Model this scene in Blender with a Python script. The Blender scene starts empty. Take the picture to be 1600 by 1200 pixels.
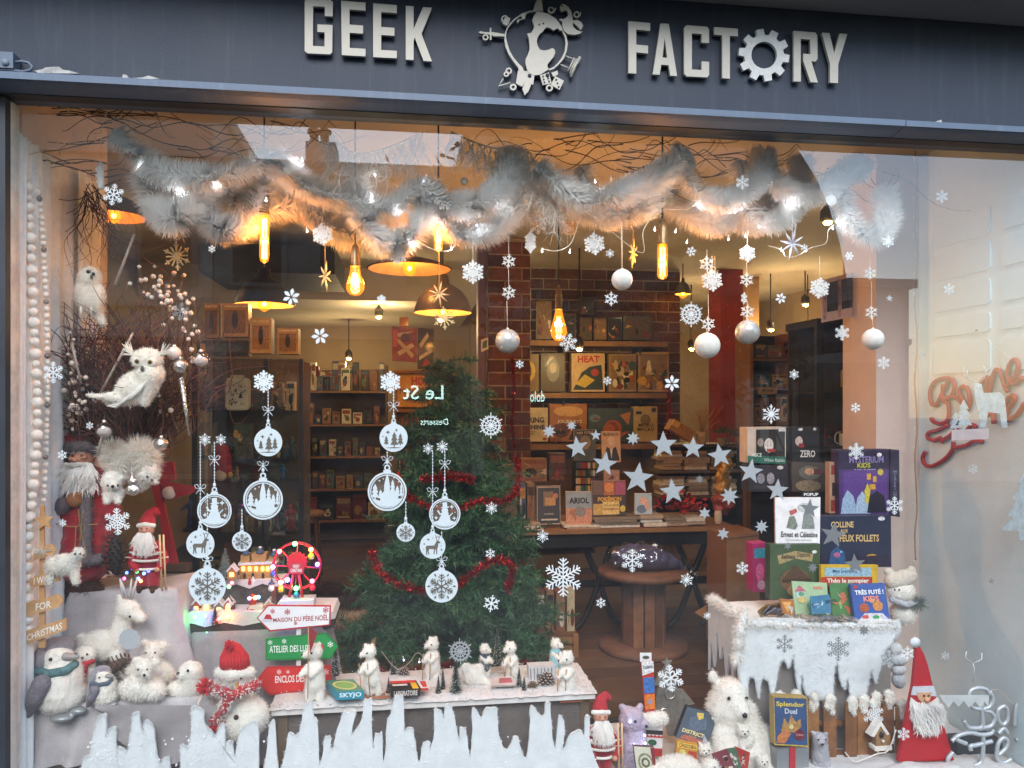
import bpy, math, random, bmesh
from mathutils import Vector, Matrix, noise as mnoise
random.seed(7)
R = math.radians
sc = bpy.context.scene
col = sc.collection
# ------------------------------------------------------------------ camera, sky, sun, exposure
CAM = Vector((0.0, -3.0, 1.6)); YAW = 7.8; FPX = 1200.0; HOR = 630.0
cd = bpy.data.cameras.new('camera'); cam = bpy.data.objects.new('camera', cd); col.objects.link(cam)
cam.location = CAM; cam.rotation_euler = (R(90), 0, R(-YAW))
cd.sensor_width = 36; cd.lens = 27; cd.shift_y = 30/1600; cd.clip_start = .05; cd.clip_end = 500
sc.camera = cam
w = bpy.data.worlds.new('World'); sc.world = w; w.use_nodes = True
nt = w.node_tree; bg = nt.nodes['Background']
sky = nt.nodes.new('ShaderNodeTexSky'); sky.sky_type = 'NISHITA'; sky.sun_disc = False
SUN_EL, SUN_AZ = 43, 184       # azimuth: from the street side
sky.sun_elevation = R(SUN_EL); sky.sun_rotation = R(SUN_AZ); sky.air_density = 1.2; sky.dust_density = 1.2
hs = nt.nodes.new('ShaderNodeHueSaturation'); hs.inputs['Saturation'].default_value = 1.05
nt.links.new(sky.outputs[0], hs.inputs['Color']); nt.links.new(hs.outputs[0], bg.inputs['Color'])
bg.inputs['Strength'].default_value = .15
sl = bpy.data.lights.new('sun', 'SUN'); sl.energy = 1.15; sl.angle = R(40); sl.color = (.95, .98, 1)
so = bpy.data.objects.new('sun', sl); col.objects.link(so)
sd = Vector((math.sin(R(SUN_AZ))*math.cos(R(SUN_EL)), math.cos(R(SUN_AZ))*math.cos(R(SUN_EL)), math.sin(R(SUN_EL))))
so.rotation_euler = sd.to_track_quat('Z', 'Y').to_euler(); so.location = sd*30
vs = sc.view_settings; vs.view_transform = 'Standard'; vs.look = 'None'; vs.gamma = 1; vs.exposure = 1.42; vs.use_curve_mapping = False
sc.cycles.max_bounces = 8; sc.cycles.transparent_max_bounces = 24; sc.cycles.glossy_bounces = 3; sc.cycles.transmission_bounces = 6
sc.cycles.diffuse_bounces = 5; sc.cycles.sample_clamp_indirect = 6; sc.cycles.caustics_reflective = False; sc.cycles.caustics_refractive = False
sc.cycles.use_denoising = True
# ------------------------------------------------------------------ helpers
_s, _c = math.sin(R(YAW)), math.cos(R(YAW))
def ray(px, py):
    a = (px-800)/FPX
    return Vector((_s+_c*a, _c-_s*a, (HOR-py)/FPX))
def P(px, py, Y=0.0):            # the point of the plane y = Y that the photograph shows at a pixel
    d = ray(px, py); return CAM + d*((Y-CAM.y)/d.y)
def K(px, Y=0.0):                # metres per pixel there
    return (Y-CAM.y)/ray(px, HOR).y/FPX
def PM(px, py, D):               # the real point whose mirror image in the glass stands at D behind it
    p = P(px, py, D); return Vector((p.x, -D, p.z))
PEND = []
def link(o): PEND.append(o)      # objects join the scene together at the end, which keeps the script fast
def V(*a): return Vector(a)
def lin(h):
    h = h.lstrip('#'); o = []
    for i in (0, 2, 4):
        c = int(h[i:i+2], 16)/255; o.append(c/12.92 if c <= .04045 else ((c+.055)/1.055)**2.4)
    return tuple(o)+(1,)
_mats = {}
def mat(color, rough=.6, metal=0, var=.12, scale=12, bump=0, bscale=60, emit=0, ecol=None, alpha=1, trans=0, coat=0, sheen=0, sss=0, name=None):
    key = (color, rough, metal, var, scale, bump, bscale, emit, ecol, alpha, trans, coat, sheen, sss)
    if key in _mats: return _mats[key]
    m = bpy.data.materials.new(name or 'm_'+str(color).strip('#')); m.use_nodes = True; t = m.node_tree; b = t.nodes['Principled BSDF']
    c = lin(color) if isinstance(color, str) else tuple(color)+(1,)
    b.inputs['Roughness'].default_value = rough; b.inputs['Metallic'].default_value = metal
    b.inputs['Base Color'].default_value = c
    if var or bump: tc = t.nodes.new('ShaderNodeTexCoord')
    if var:
        n = t.nodes.new('ShaderNodeTexNoise'); n.inputs['Scale'].default_value = scale; n.inputs['Detail'].default_value = 5; n.inputs['Roughness'].default_value = .65
        t.links.new(tc.outputs['Object'], n.inputs['Vector'])
        mr = t.nodes.new('ShaderNodeMapRange'); mr.inputs[1].default_value = .3; mr.inputs[2].default_value = .7; mr.inputs[3].default_value = 1-var*1.6; mr.inputs[4].default_value = 1+var
        t.links.new(n.outputs[0], mr.inputs[0])
        mx = t.nodes.new('ShaderNodeVectorMath'); mx.operation = 'SCALE'; mx.inputs[0].default_value = c[:3]
        t.links.new(mr.outputs[0], mx.inputs['Scale']); t.links.new(mx.outputs[0], b.inputs['Base Color'])
        r2 = t.nodes.new('ShaderNodeMapRange'); r2.inputs[3].default_value = max(.02, rough-.12); r2.inputs[4].default_value = min(1, rough+.12)
        t.links.new(n.outputs[0], r2.inputs[0]); t.links.new(r2.outputs[0], b.inputs['Roughness'])
    if bump:
        n2 = t.nodes.new('ShaderNodeTexNoise'); n2.inputs['Scale'].default_value = bscale; n2.inputs['Detail'].default_value = 4
        t.links.new(tc.outputs['Object'], n2.inputs['Vector'])
        bp = t.nodes.new('ShaderNodeBump'); bp.inputs['Strength'].default_value = min(1, bump); bp.inputs['Distance'].default_value = .01
        t.links.new(n2.outputs[0], bp.inputs['Height']); t.links.new(bp.outputs[0], b.inputs['Normal'])
    if emit:
        b.inputs['Emission Color'].default_value = lin(ecol) if ecol else c; b.inputs['Emission Strength'].default_value = emit
    if alpha < 1: b.inputs['Alpha'].default_value = alpha
    if trans: b.inputs['Transmission Weight'].default_value = trans
    if coat: b.inputs['Coat Weight'].default_value = coat; b.inputs['Coat Roughness'].default_value = .1
    if sheen: b.inputs['Sheen Weight'].default_value = sheen
    if sss: b.inputs['Subsurface Weight'].default_value = sss; b.inputs['Subsurface Radius'].default_value = (.01, .01, .01)
    _mats[key] = m; return m
def streaky(color, dark, rough):     # painted metal with run marks and dust
    m = mat(color, rough, var=.07, scale=1.3, bump=.12, bscale=219); t = m.node_tree; b = t.nodes['Principled BSDF']; tc = t.nodes.new('ShaderNodeTexCoord'); mp = t.nodes.new('ShaderNodeMapping'); mp.inputs['Scale'].default_value = (14, 1, .9)
    n = t.nodes.new('ShaderNodeTexNoise'); n.inputs['Scale'].default_value = 2.2; n.inputs['Detail'].default_value = 7; n.inputs['Roughness'].default_value = .7; t.links.new(tc.outputs['Object'], mp.inputs[0]); t.links.new(mp.outputs[0], n.inputs['Vector'])
    mr = t.nodes.new('ShaderNodeMapRange'); mr.inputs[1].default_value = .52; mr.inputs[2].default_value = .8; t.links.new(n.outputs[0], mr.inputs[0]); mx = t.nodes.new('ShaderNodeMix'); mx.data_type = 'RGBA'; src = b.inputs['Base Color'].links[0].from_socket
    t.links.new(mr.outputs[0], mx.inputs[0]); t.links.new(src, mx.inputs[6]); mx.inputs[7].default_value = lin(dark); t.links.new(mx.outputs[2], b.inputs['Base Color']); return m
def glass_mat(name, tint=(1, 1, 1), refl=.08, rough=0, edge=.85, glow=None):
    m = bpy.data.materials.new(name); m.use_nodes = True; t = m.node_tree; t.nodes.remove(t.nodes['Principled BSDF'])
    o = t.nodes['Material Output']; tr = t.nodes.new('ShaderNodeBsdfTransparent'); tr.inputs[0].default_value = tint+(1,)
    g = t.nodes.new('ShaderNodeBsdfGlossy'); g.inputs['Roughness'].default_value = rough
    lw = t.nodes.new('ShaderNodeLayerWeight'); pw = t.nodes.new('ShaderNodeMath'); pw.operation = 'POWER'; pw.inputs[1].default_value = 5
    ma = t.nodes.new('ShaderNodeMath'); ma.operation = 'MULTIPLY_ADD'; ma.inputs[1].default_value = edge; ma.inputs[2].default_value = refl
    mx = t.nodes.new('ShaderNodeMixShader')
    t.links.new(lw.outputs['Facing'], pw.inputs[0]); t.links.new(pw.outputs[0], ma.inputs[0]); t.links.new(ma.outputs[0], mx.inputs[0])
    t.links.new(tr.outputs[0], mx.inputs[1]); t.links.new(g.outputs[0], mx.inputs[2]); t.links.new(mx.outputs[0], o.inputs['Surface'])
    if glow:
        em_ = t.nodes.new('ShaderNodeEmission'); em_.inputs[0].default_value = lin(glow[0]); em_.inputs[1].default_value = glow[1]; ad = t.nodes.new('ShaderNodeAddShader')
        t.links.new(mx.outputs[0], ad.inputs[0]); t.links.new(em_.outputs[0], ad.inputs[1]); t.links.new(ad.outputs[0], o.inputs['Surface'])
    return m
def glitter(color, scale=900, rough=.35, base=.7):
    m = bpy.data.materials.new('glitter'); m.use_nodes = True; t = m.node_tree; b = t.nodes['Principled BSDF']
    tc = t.nodes.new('ShaderNodeTexCoord'); v = t.nodes.new('ShaderNodeTexVoronoi'); v.inputs['Scale'].default_value = scale
    t.links.new(tc.outputs['Object'], v.inputs['Vector'])
    mr = t.nodes.new('ShaderNodeMapRange'); mr.inputs[3].default_value = base; mr.inputs[4].default_value = 1.2
    t.links.new(v.outputs['Color'], mr.inputs[0])
    mx = t.nodes.new('ShaderNodeVectorMath'); mx.operation = 'SCALE'; mx.inputs[0].default_value = lin(color)[:3]
    t.links.new(mr.outputs[0], mx.inputs['Scale']); t.links.new(mx.outputs[0], b.inputs['Base Color'])
    b.inputs['Metallic'].default_value = .35; b.inputs['Roughness'].default_value = rough
    return m
class MB:
    def __init__(s): s.v = []; s.f = []; s.mi = []; s.cur = 0; s.sm = []; s.smooth = False
    def add(s, vs, fs):
        o = len(s.v); s.v.extend([Vector(q) for q in vs])
        for f in fs: s.f.append([i+o for i in f]); s.mi.append(s.cur); s.sm.append(s.smooth)
        return s
    def box(s, c, d, rot=None):
        c = Vector(c); vs = []
        for x in (-.5, .5):
            for y in (-.5, .5):
                for z in (-.5, .5):
                    q = Vector((x*d[0], y*d[1], z*d[2]))
                    if rot: q = rot @ q
                    vs.append(c+q)
        return s.add(vs, [(0, 1, 3, 2), (4, 6, 7, 5), (0, 4, 5, 1), (2, 3, 7, 6), (0, 2, 6, 4), (1, 5, 7, 3)])
    def bounds(s, x0, x1, y0, y1, z0, z1): return s.box(((x0+x1)/2, (y0+y1)/2, (z0+z1)/2), (x1-x0, y1-y0, z1-z0))
    def tube(s, pts, r, n=6, caps=True):
        pts = [Vector(p) for p in pts]; k = len(pts); rs = r if isinstance(r, (list, tuple)) else [r]*k
        vs, fs = [], []; up = Vector((.13, .31, .94)); prev = None
        for i, p in enumerate(pts):
            d = (pts[min(i+1, k-1)]-pts[max(i-1, 0)])
            d = d.normalized() if d.length > 1e-9 else Vector((0, 0, 1))
            a = d.cross(up) if prev is None else (prev - d*prev.dot(d))
            if a.length < 1e-5: a = d.orthogonal()
            a.normalize(); prev = a; b = d.cross(a)
            for j in range(n):
                t = 2*math.pi*j/n; vs.append(p+(a*math.cos(t)+b*math.sin(t))*rs[i])
        for i in range(k-1):
            for j in range(n):
                fs.append((i*n+j, i*n+(j+1) % n, (i+1)*n+(j+1) % n, (i+1)*n+j))
        if caps: fs.append(tuple(range(n-1, -1, -1))); fs.append(tuple((k-1)*n+j for j in range(n)))
        sm = s.smooth; s.smooth = n > 4; s.add(vs, fs); s.smooth = sm; return s
    def cyl(s, a, b, r0, r1=None, n=10): return s.tube([a, b], [r0, r0 if r1 is None else r1], n)
    def ell(s, c, r, n=12, m=8, rot=None):
        c = Vector(c); r = (r, r, r) if not isinstance(r, (tuple, list)) else r; vs, fs = [], []
        for i in range(m+1):
            ph = math.pi*i/m
            for j in range(n):
                th = 2*math.pi*j/n; q = Vector((math.sin(ph)*math.cos(th)*r[0], math.sin(ph)*math.sin(th)*r[1], math.cos(ph)*r[2]))
                if rot: q = rot @ q
                vs.append(c+q)
        for i in range(m):
            for j in range(n): fs.append((i*n+j, (i+1)*n+j, (i+1)*n+(j+1) % n, i*n+(j+1) % n))
        sm = s.smooth; s.smooth = True; s.add(vs, fs); s.smooth = sm; return s
    def lathe(s, c, prof, n=16, sy=1):
        c = Vector(c); vs, fs = [], []; k = len(prof)
        for r_, z in prof:
            for j in range(n):
                t = 2*math.pi*j/n; vs.append(c+Vector((r_*math.cos(t), r_*math.sin(t)*sy, z)))
        for i in range(k-1):
            for j in range(n): fs.append((i*n+j, i*n+(j+1) % n, (i+1)*n+(j+1) % n, (i+1)*n+j))
        sm = s.smooth; s.smooth = True; s.add(vs, fs); s.smooth = sm; return s
    def prism(s, pts, d):         # planar outline (3d points, any winding), extruded by vector d
        pts = [Vector(p) for p in pts]; n = len(pts); d = Vector(d)
        vs = pts+[p+d for p in pts]
        fs = [tuple(range(n)), tuple(range(2*n-1, n-1, -1))]+[(i, i+n, (i+1) % n+n, (i+1) % n) for i in range(n)]
        return s.add(vs, fs)
    def ring(s, outer, inner, d): # band between two outlines of equal length, extruded
        n = len(outer); d = Vector(d); o = [Vector(p) for p in outer]; i_ = [Vector(p) for p in inner]
        vs = o+i_+[p+d for p in o]+[p+d for p in i_]; fs = []
        for a in range(n):
            b = (a+1) % n
            fs += [(a, b, n+b, n+a), (2*n+a, 3*n+a, 3*n+b, 2*n+b), (a, 2*n+a, 2*n+b, b), (n+a, n+b, 3*n+b, 3*n+a)]
        return s.add(vs, fs)
    def flat(s, pts): return s.add(pts, [tuple(range(len(pts)))])
    def ppoly(s, pp, Y, th=.004): return s.prism([P(x, y, Y) for x, y in pp], (0, th, 0))    # outline seen at pixels pp, standing in plane Y
    def fuzz(s, n, length, wid, me_v, me_f, droop=0, seed=1):
        rnd = random.Random(seed); ar = []; tot = 0
        for f in me_f:
            a = (me_v[f[1]]-me_v[f[0]]).cross(me_v[f[2]]-me_v[f[0]]).length; tot += a; ar.append(tot)
        import bisect
        for _ in range(n):
            f = me_f[min(len(me_f)-1, bisect.bisect(ar, rnd.random()*tot))]
            a, b, c = me_v[f[0]], me_v[f[1]], me_v[f[2]]
            u, q = rnd.random(), rnd.random()
            if u+q > 1: u, q = 1-u, 1-q
            p = a+(b-a)*u+(c-a)*q; nn = (b-a).cross(c-a)
            if nn.length < 1e-12: continue
            nn.normalize(); t = Vector((rnd.gauss(0, 1), rnd.gauss(0, 1), rnd.gauss(0, 1)-droop)).normalized()
            dr = (nn+t*.7).normalized()*length*rnd.uniform(.5, 1.2); sd_ = dr.cross(t)
            if sd_.length < 1e-9: continue
            sd_ = sd_.normalized()*wid*.5
            s.add([p-sd_, p+sd_, p+dr], [(0, 1, 2)])
        return s
    def build(s, name, mats, parent=None, base=None):
        if not isinstance(mats, (list, tuple)): mats = [mats]
        if base is None:
            if parent is not None: base = wloc(parent)
            elif s.v:
                xs = [q.x for q in s.v]; ys = [q.y for q in s.v]; base = Vector(((min(xs)+max(xs))/2, (min(ys)+max(ys))/2, min(q.z for q in s.v)))
            else: base = Vector()
        me = bpy.data.meshes.new(name); me.from_pydata([q-base for q in s.v], [], s.f)
        for m in mats: me.materials.append(m)
        if s.f:
            me.polygons.foreach_set('material_index', s.mi); me.polygons.foreach_set('use_smooth', s.sm)
        me.update(); o = bpy.data.objects.new(name, me); link(o)
        if parent is not None:
            o.parent = parent; o.location = base-wloc(parent)
        else: o.location = base
        return o
def wloc(o):
    p = Vector(o.location)
    return p if o.parent is None else p+wloc(o.parent)
def T(name, label, cat, loc, group=None):
    o = bpy.data.objects.new(name, None); link(o); o.location = loc; o.empty_display_size = .05
    return tag(o, label, cat, group)
def tag(o, label, cat, group=None):
    o['label'] = label; o['category'] = cat
    if group: o['group'] = group
    return o
def struct(name, mb, m, parent=None):
    o = mb.build(name, m, parent)
    if parent is None: o['kind'] = 'structure'
    return o
dg = None
def to_mesh(o):
    d = bpy.context.evaluated_depsgraph_get(); return bpy.data.meshes.new_from_object(o.evaluated_get(d))
_fonts = {}
def glyphs(txt, bold=0):          # flat text as (verts in the unit square, faces)
    if (txt, bold) in _fonts: return _fonts[(txt, bold)]
    cu = bpy.data.curves.new('txt', 'FONT'); cu.body = txt; cu.resolution_u = 2; cu.offset = bold; cu.space_line = .85; cu.align_x = 'CENTER'
    o = bpy.data.objects.new('txt', cu); col.objects.link(o); me = to_mesh(o)
    vs = [v.co.copy() for v in me.vertices]; fs = [tuple(p.vertices) for p in me.polygons]
    bpy.data.objects.remove(o); bpy.data.curves.remove(cu); bpy.data.meshes.remove(me)
    x0, x1 = min(v.x for v in vs), max(v.x for v in vs); y0, y1 = min(v.y for v in vs), max(v.y for v in vs)
    r = ([((v.x-x0)/(x1-x0 or 1), (y1-v.y)/(y1-y0 or 1)) for v in vs], fs); _fonts[(txt, bold)] = r; return r
def quadmap(q):                   # uv (v downwards) -> point of the world quad tl, tr, br, bl
    tl, tr, br, bl = [Vector(p) for p in q]
    return lambda u, v: (tl*(1-u)+tr*u)*(1-v)+(bl*(1-u)+br*u)*v
def write(mb, q, txt, u0, v0, u1, v1, off, bold=0):
    f = quadmap(q); vs, fs = glyphs(txt, bold)
    mb.add([f(u0+(u1-u0)*a, v0+(v1-v0)*b)+off for a, b in vs], fs)
def blob(name, m, parent, parts, Y, k, vox=2.2, smooth=6, fuzz=None, fm=None, warp=0):
    """one continuous body: ellipsoids/capsules given in pixels (px, py, towards the viewer), merged into one skin"""
    mb = MB()
    def pt(p): return P(p[0], p[1], Y)+Vector((0, -p[2]*k, 0))
    for q in parts:
        if q[0] == 'e':
            _, c, r = q[:3]; rot = Matrix.Rotation(R(q[3]), 3, 'Y') if len(q) > 3 else None
            mb.ell(pt(c), (r[0]*k, r[2]*k, r[1]*k), 16, 10, rot)
        else:
            _, cs, rs = q
            pts, rr = [], []
            for i in range(len(cs)-1):
                for j in range(6):
                    t = j/6; pts.append(pt(cs[i]).lerp(pt(cs[i+1]), t)); rr.append((rs[i]*(1-t)+rs[i+1]*t)*k)
            pts.append(pt(cs[-1])); rr.append(rs[-1]*k)
            mb.tube(pts, rr, 12); mb.ell(pts[0], rr[0], 10, 6); mb.ell(pts[-1], rr[-1], 10, 6)
    o = mb.build(name, m, parent)
    md = o.modifiers.new('r', 'REMESH'); md.mode = 'VOXEL'; md.voxel_size = vox*k
    sm = o.modifiers.new('s', 'SMOOTH'); sm.iterations = smooth; sm.factor = .5
    par = o.parent; o.parent = None; col.objects.link(o); me = to_mesh(o); col.objects.unlink(o); o.parent = par; o.modifiers.clear(); old = o.data; o.data = me; bpy.data.meshes.remove(old)
    if not me.materials: me.materials.append(m)
    for p in me.polygons: p.use_smooth = True
    if warp:
        for v in me.vertices:
            v.co += Vector(v.normal)*warp*k*mnoise.noise((v.co+o.location)*(.09/k))
    if fuzz:
        n, ln, wd = int(fuzz[0]*2.2), fuzz[1]*1.45, fuzz[2]; b = wloc(o); vs_ = [v.co+b for v in me.vertices]; fs_ = [tuple(p.vertices) for p in me.polygons]
        fz = MB().fuzz(n, ln*k, wd*k, vs_, fs_, droop=.4, seed=len(name)+n); fz.build('fur', fm or m, o)
    return o
# ------------------------------------------------------------------ ground and street
asphalt = mat('#3a3b3d', .9, var=.2, scale=3, bump=.5, bscale=80); paving = mat('#5c5c5b', .85, var=.15, scale=2.5, bump=.3, bscale=40)
struct('ground', MB().bounds(-60, 60, -80, .0, -.3, -.16), asphalt)
struct('pavement', MB().bounds(-30, 30, -3.6, -.2, -.16, -.02), paving)
struct('far_pavement', MB().bounds(-30, 30, -14.2, -11.5, -.16, -.02), paving)
# ------------------------------------------------------------------ shop shell
XL = P(9, 600, 0).x; XR = P(1437, 600, .78).x; ZT = 2.7
slate = streaky('#232c3b', '#343d4a', .6); slate2 = streaky('#546376', '#667280', .5)
darkm = mat('#23262b', .5); whitew = mat('#d6e6e8', .6, var=.06, scale=3, bump=.2, bscale=30); pinkw = mat('#cfbcb3', .8, var=.06, scale=3, bump=.1)
f = T('shop_fascia', 'dark slate blue fascia board with steel letters above the shop window', 'shop fascia', (.6, -.06, ZT))
MB().bounds(XL-3, XR+3, -.1, .1, 2.7345, 3.18).build('board', slate, f)
lg = MB().bounds(XL-3, P(1405, 200, -.13).x, -.17, .08, 2.709, 2.733); lg.build('ledge', slate2, f)
lg = MB().bounds(P(1405, 200, -.13).x+.004, XR+3, -.169, .08, 2.7095, 2.7325); lg.build('ledge', slate2, f)
for x0, x1 in ((XL-3, P(1403, 210, -.13).x-.002), (P(1403, 210, -.13).x+.002, XR+3)):
    cv = MB(); pr = [(-.16, 2.7085), (-.155, 2.706), (-.14, 2.7005), (-.115, 2.697), (-.08, 2.693), (-.08, 2.7085)]
    cv.prism([V(x0, a, b) for a, b in pr], (x1-x0, 0, 0)); cv.build('cove_moulding', slate2, f)
MB().bounds(XL-3, XR+3, -.079, -.02, 2.69, 2.7).build('drip_rail', darkm, f)
plaster = mat('#8d8781', .9, var=.08, scale=2)
struct('wall_above_shop', MB().bounds(-14, 16, .001, .4, 3.18, 9), plaster)
so_ = MB().bounds(-14, 16, -.36, .001, 3.182, 3.4); struct('balcony_soffit', so_, plaster)
struct('pilaster', MB().bounds(XL-3, P(8, 600, -.06).x, -.06, -.022, -.1, ZT-.014), mat('#2b2f36', .5, var=.2, scale=4))
struct('pillar_beyond', MB().bounds(XR+.62, XR+3, -.06, .1, -.1, ZT-.014), slate)
fr = T('window_frame', 'cream painted window frame around the shop glass', 'window frame', (XL, .02, .05))
MB().bounds(P(0, 600, -.02).x, P(16, 600, -.02).x, -.02, .045, -.05, ZT-.014).build('stile', mat('#dcd8d0', .7, var=.15, scale=14, bump=.4), fr)
MB().bounds(XL-.012, XR+.62, -.04, .05, -.2, -.03).build('sill', slate, fr)
gl = MB(); XG = P(16, 600, -.02).x+.001; gl.add([(XG, .0, -.028), (XR+.6, .0, -.028), (XR+.6, .0, ZT-.013), (XG, .0, ZT-.013)], [(0, 1, 2, 3)])
gm_ = glass_mat('shop_glass', (.96, .97, .96), .125); gt_ = gm_.node_tree; o_ = gt_.nodes['Material Output']; src = o_.inputs['Surface'].links[0].from_socket
tc = gt_.nodes.new('ShaderNodeTexCoord'); mp = gt_.nodes.new('ShaderNodeMapping'); mp.inputs['Scale'].default_value = (1.2, 1, 2.6); mp.inputs['Rotation'].default_value = (0, .5, 0); n_ = gt_.nodes.new('ShaderNodeTexNoise'); n_.inputs['Scale'].default_value = 2.4; n_.inputs['Detail'].default_value = 9; n_.inputs['Roughness'].default_value = .72
mr = gt_.nodes.new('ShaderNodeMapRange'); mr.inputs[1].default_value = .42; mr.inputs[2].default_value = .8; mr.inputs[3].default_value = .004; mr.inputs[4].default_value = .022; df = gt_.nodes.new('ShaderNodeBsdfDiffuse'); df.inputs[0].default_value = (.8, .8, .8, 1); mx = gt_.nodes.new('ShaderNodeMixShader')
gt_.links.new(tc.outputs['Object'], mp.inputs[0]); gt_.links.new(mp.outputs[0], n_.inputs['Vector']); gt_.links.new(n_.outputs[0], mr.inputs[0]); gt_.links.new(mr.outputs[0], mx.inputs[0]); gt_.links.new(src, mx.inputs[1]); gt_.links.new(df.outputs[0], mx.inputs[2]); gt_.links.new(mx.outputs[0], o_.inputs['Surface'])
go = gl.build('pane', gm_, fr)
# small fittings on the fascia
jb = T('junction_box', 'grey junction box with looped cable on the fascia ledge', 'junction box', P(10, 100, -.13))
gm = mat('#566171', .5)
MB().box(P(9, 98, -.135), (.07, .05, .055)).build('box', gm, jb)
MB().cyl(P(9, 98, -.158)+V(0, -.006, 0), P(9, 98, -.158), .012, n=12).build('knockout', mat('#67727f'), jb)
MB().tube([P(x, y, -.15) for x, y in ((24, 97), (34, 96), (44, 98), (51, 104), (47, 110), (36, 112), (10, 109), (-20, 107))], .005).build('cable', gm, jb)
ch = mat('#a5a39f', .8, var=.3, scale=40)
for pp, lb in ((((52, 111), (66, 108), (72, 105), (92, 104), (98, 109), (108, 110), (124, 115), (60, 114)), 'white chipped bracket end on the ledge beside the junction box'),
               (((191, 122), (192, 116), (198, 117), (201, 122), (222, 121), (232, 118), (250, 123), (200, 124)), 'pale flaked fitting on the ledge above the window corner')):
    tag(MB().ppoly(pp, -.13, .02).build('broken_bracket', ch), lb, 'bracket')
tag(MB().ppoly(((1459, 193), (1464, 189), (1471, 187), (1472, 194)), -.13, .02).build('paint_chip', ch), 'small pale chip of mortar lying on the fascia ledge', 'chip')
# ------------------------------------------------------------------ shop interior shell
YB = 7.2; XW = -2.5; XE = 4.6; ZC = 2.92
cream = mat('#bfb2a0', .75, var=.08, scale=2); taupe = mat('#8a7458', .8, var=.1, scale=2)
struct('interior_wall_left', MB().bounds(XW-.1, XW, .8, YB, 0, ZC), mat('#8c7a66', .8, var=.1, scale=2))
struct('interior_wall_back', MB().bounds(XW, XE, YB, YB+.1, 0, ZC), taupe)
struct('interior_wall_right', MB().bounds(XE, XE+.1, .8, YB, 0, ZC), taupe)
struct('ceiling', MB().bounds(XW-.1, XE+.1, .03, YB+.1, ZC, ZC+.08), cream)
struct('display_ceiling_wall', MB().bounds(XL-.2, XR+.7, .04, .06, ZT+.03, ZC), pinkw)
struct('ceiling_bulkhead', MB().bounds(XW+.002, P(745, 500, 4.6).x, 4.6, YB-.002, 2.6, ZC-.002), cream)
struct('ceiling_duct', MB().bounds(P(310, 470, 3.2).x, P(523, 470, 3.2).x, 3.2, 4.2, 2.62, 2.84), mat('#2a2622', .6))
struct('reveal_left', MB().bounds(XL-.12, XL, .05, .8, -.1, ZC), pinkw)
struct('reveal_pier_left', MB().bounds(XW-.1, XL, .8, .95, 0, ZC), pinkw)
struct('pier_right', MB().bounds(P(1369, 600, .785).x, XR, .785, 1.1, 0, ZC), pinkw)
rv = struct('reveal_right', MB().bounds(XR, XR+.12, .05, 1.1, -.1, ZC), whitew)
def rounded(x0, x1, y0, y1, r, n=4):
    o = []
    for cx, cy, a0 in ((x1-r, y1-r, 0), (x0+r, y1-r, 90), (x0+r, y0+r, 180), (x1-r, y0+r, 270)):
        for i in range(n+1): a = R(a0+90*i/n); o.append((cx+r*math.cos(a), cy+r*math.sin(a)))
    return o
def on_reveal(px, py):            # pixel -> point on the right reveal (plane x = XR)
    d = ray(px, py); return CAM+d*((XR-CAM.x)/d.x)
ribm = mat('#d2e2e4', .55, var=.04, scale=2)
zs = [2.55, 2.38, 2.21, 2.05, 1.92, 1.73]
for i in range(5):
    for ya, yb in ((.27, .66), (-.0, .2)):
        o_ = rounded(max(ya, .06), yb, zs[i+1]+.02, zs[i]-.02, .02)
        MB().prism([V(XR, a, b) for a, b in o_], (-.008, 0, 0)).build('panel', ribm, rv)
# beech-brown floor boards
wd = [mat(c, .55, var=.22, scale=7, bump=.15) for c in ('#553a26', '#49321f', '#60432b', '#4f3626')]
fl = struct('shop_floor', MB().bounds(XW-.1, XE+.1, .8, YB, -.1, -.012), mat('#2a1d14', .8))
yy = .82; r_ = 0
while yy < 6.3:
    x = -2.2+random.random()*.9
    while x < 3.2:
        ln = random.choice((1.2, 1.5, 1.8)); a = MB(); a.bounds(x+.002, x+ln-.002, yy+.002, yy+.176, -.011, random.uniform(-.001, .001)); a.build('plank', random.choice(wd), fl); x += ln
    yy += .178
# display platform
struct('display_platform', MB().bounds(XL+.002, XR-.002, .052, .784, -.09, -.02), mat('#b9b5b0', .9))
# bricks
mort = mat('#b0a596', .9, var=.1)
def brick_wall(name, px0, px1, Y, z0, z1, bw, bh, cols, depth=.3):
    a, b = P(px0, 600, Y).x, P(px1, 600, Y).x
    st = struct(name, MB().bounds(a, b, Y, Y+depth, z0, z1), mort)
    z = z0; row = 0
    while z < z1-bh:
        x = a-(bw/2 if row % 2 else 0)
        while x < b:
            q0, q1 = max(a, x+.006), min(b, x+bw-.006)
            if q1-q0 > .03: MB().bounds(q0, q1, Y-random.uniform(.006, .014), Y+.01, z+.006, z+bh-.006).build('brick', random.choice(cols), st)
            x += bw
        z += bh; row += 1
    return st
bc = [mat(c, .85, var=.2, scale=20, bump=.3) for c in ('#6e4334', '#5d382c', '#7a4c3a', '#54332a')]
bc2 = [mat(c, .85, var=.2, scale=20, bump=.3) for c in ('#5b3a2c', '#4c3025', '#664133')]
brick_wall('brick_column', 763, 828, 3.1, .9, ZC-.002, .27, .105, bc)
struct('column_base', MB().bounds(P(763, 600, 3.1).x, P(828, 600, 3.1).x, 3.1, 3.4, 0, .898), mort)
bw_ = brick_wall('brick_wall', 829, 1062, 4.3, 1.2, ZC-.002, .25, .1, bc2, .15)
struct('wall_under_bricks', MB().bounds(P(829, 600, 4.3).x, P(1062, 600, 4.3).x, 4.3, 4.45, 0, 1.198), taupe)
struct('door_post', MB().bounds(P(747, 600, 3.05).x, P(761, 600, 3.05).x, 3.05, 3.2, 0, ZC-.002), mat('#5a2f24', .6))
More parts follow.
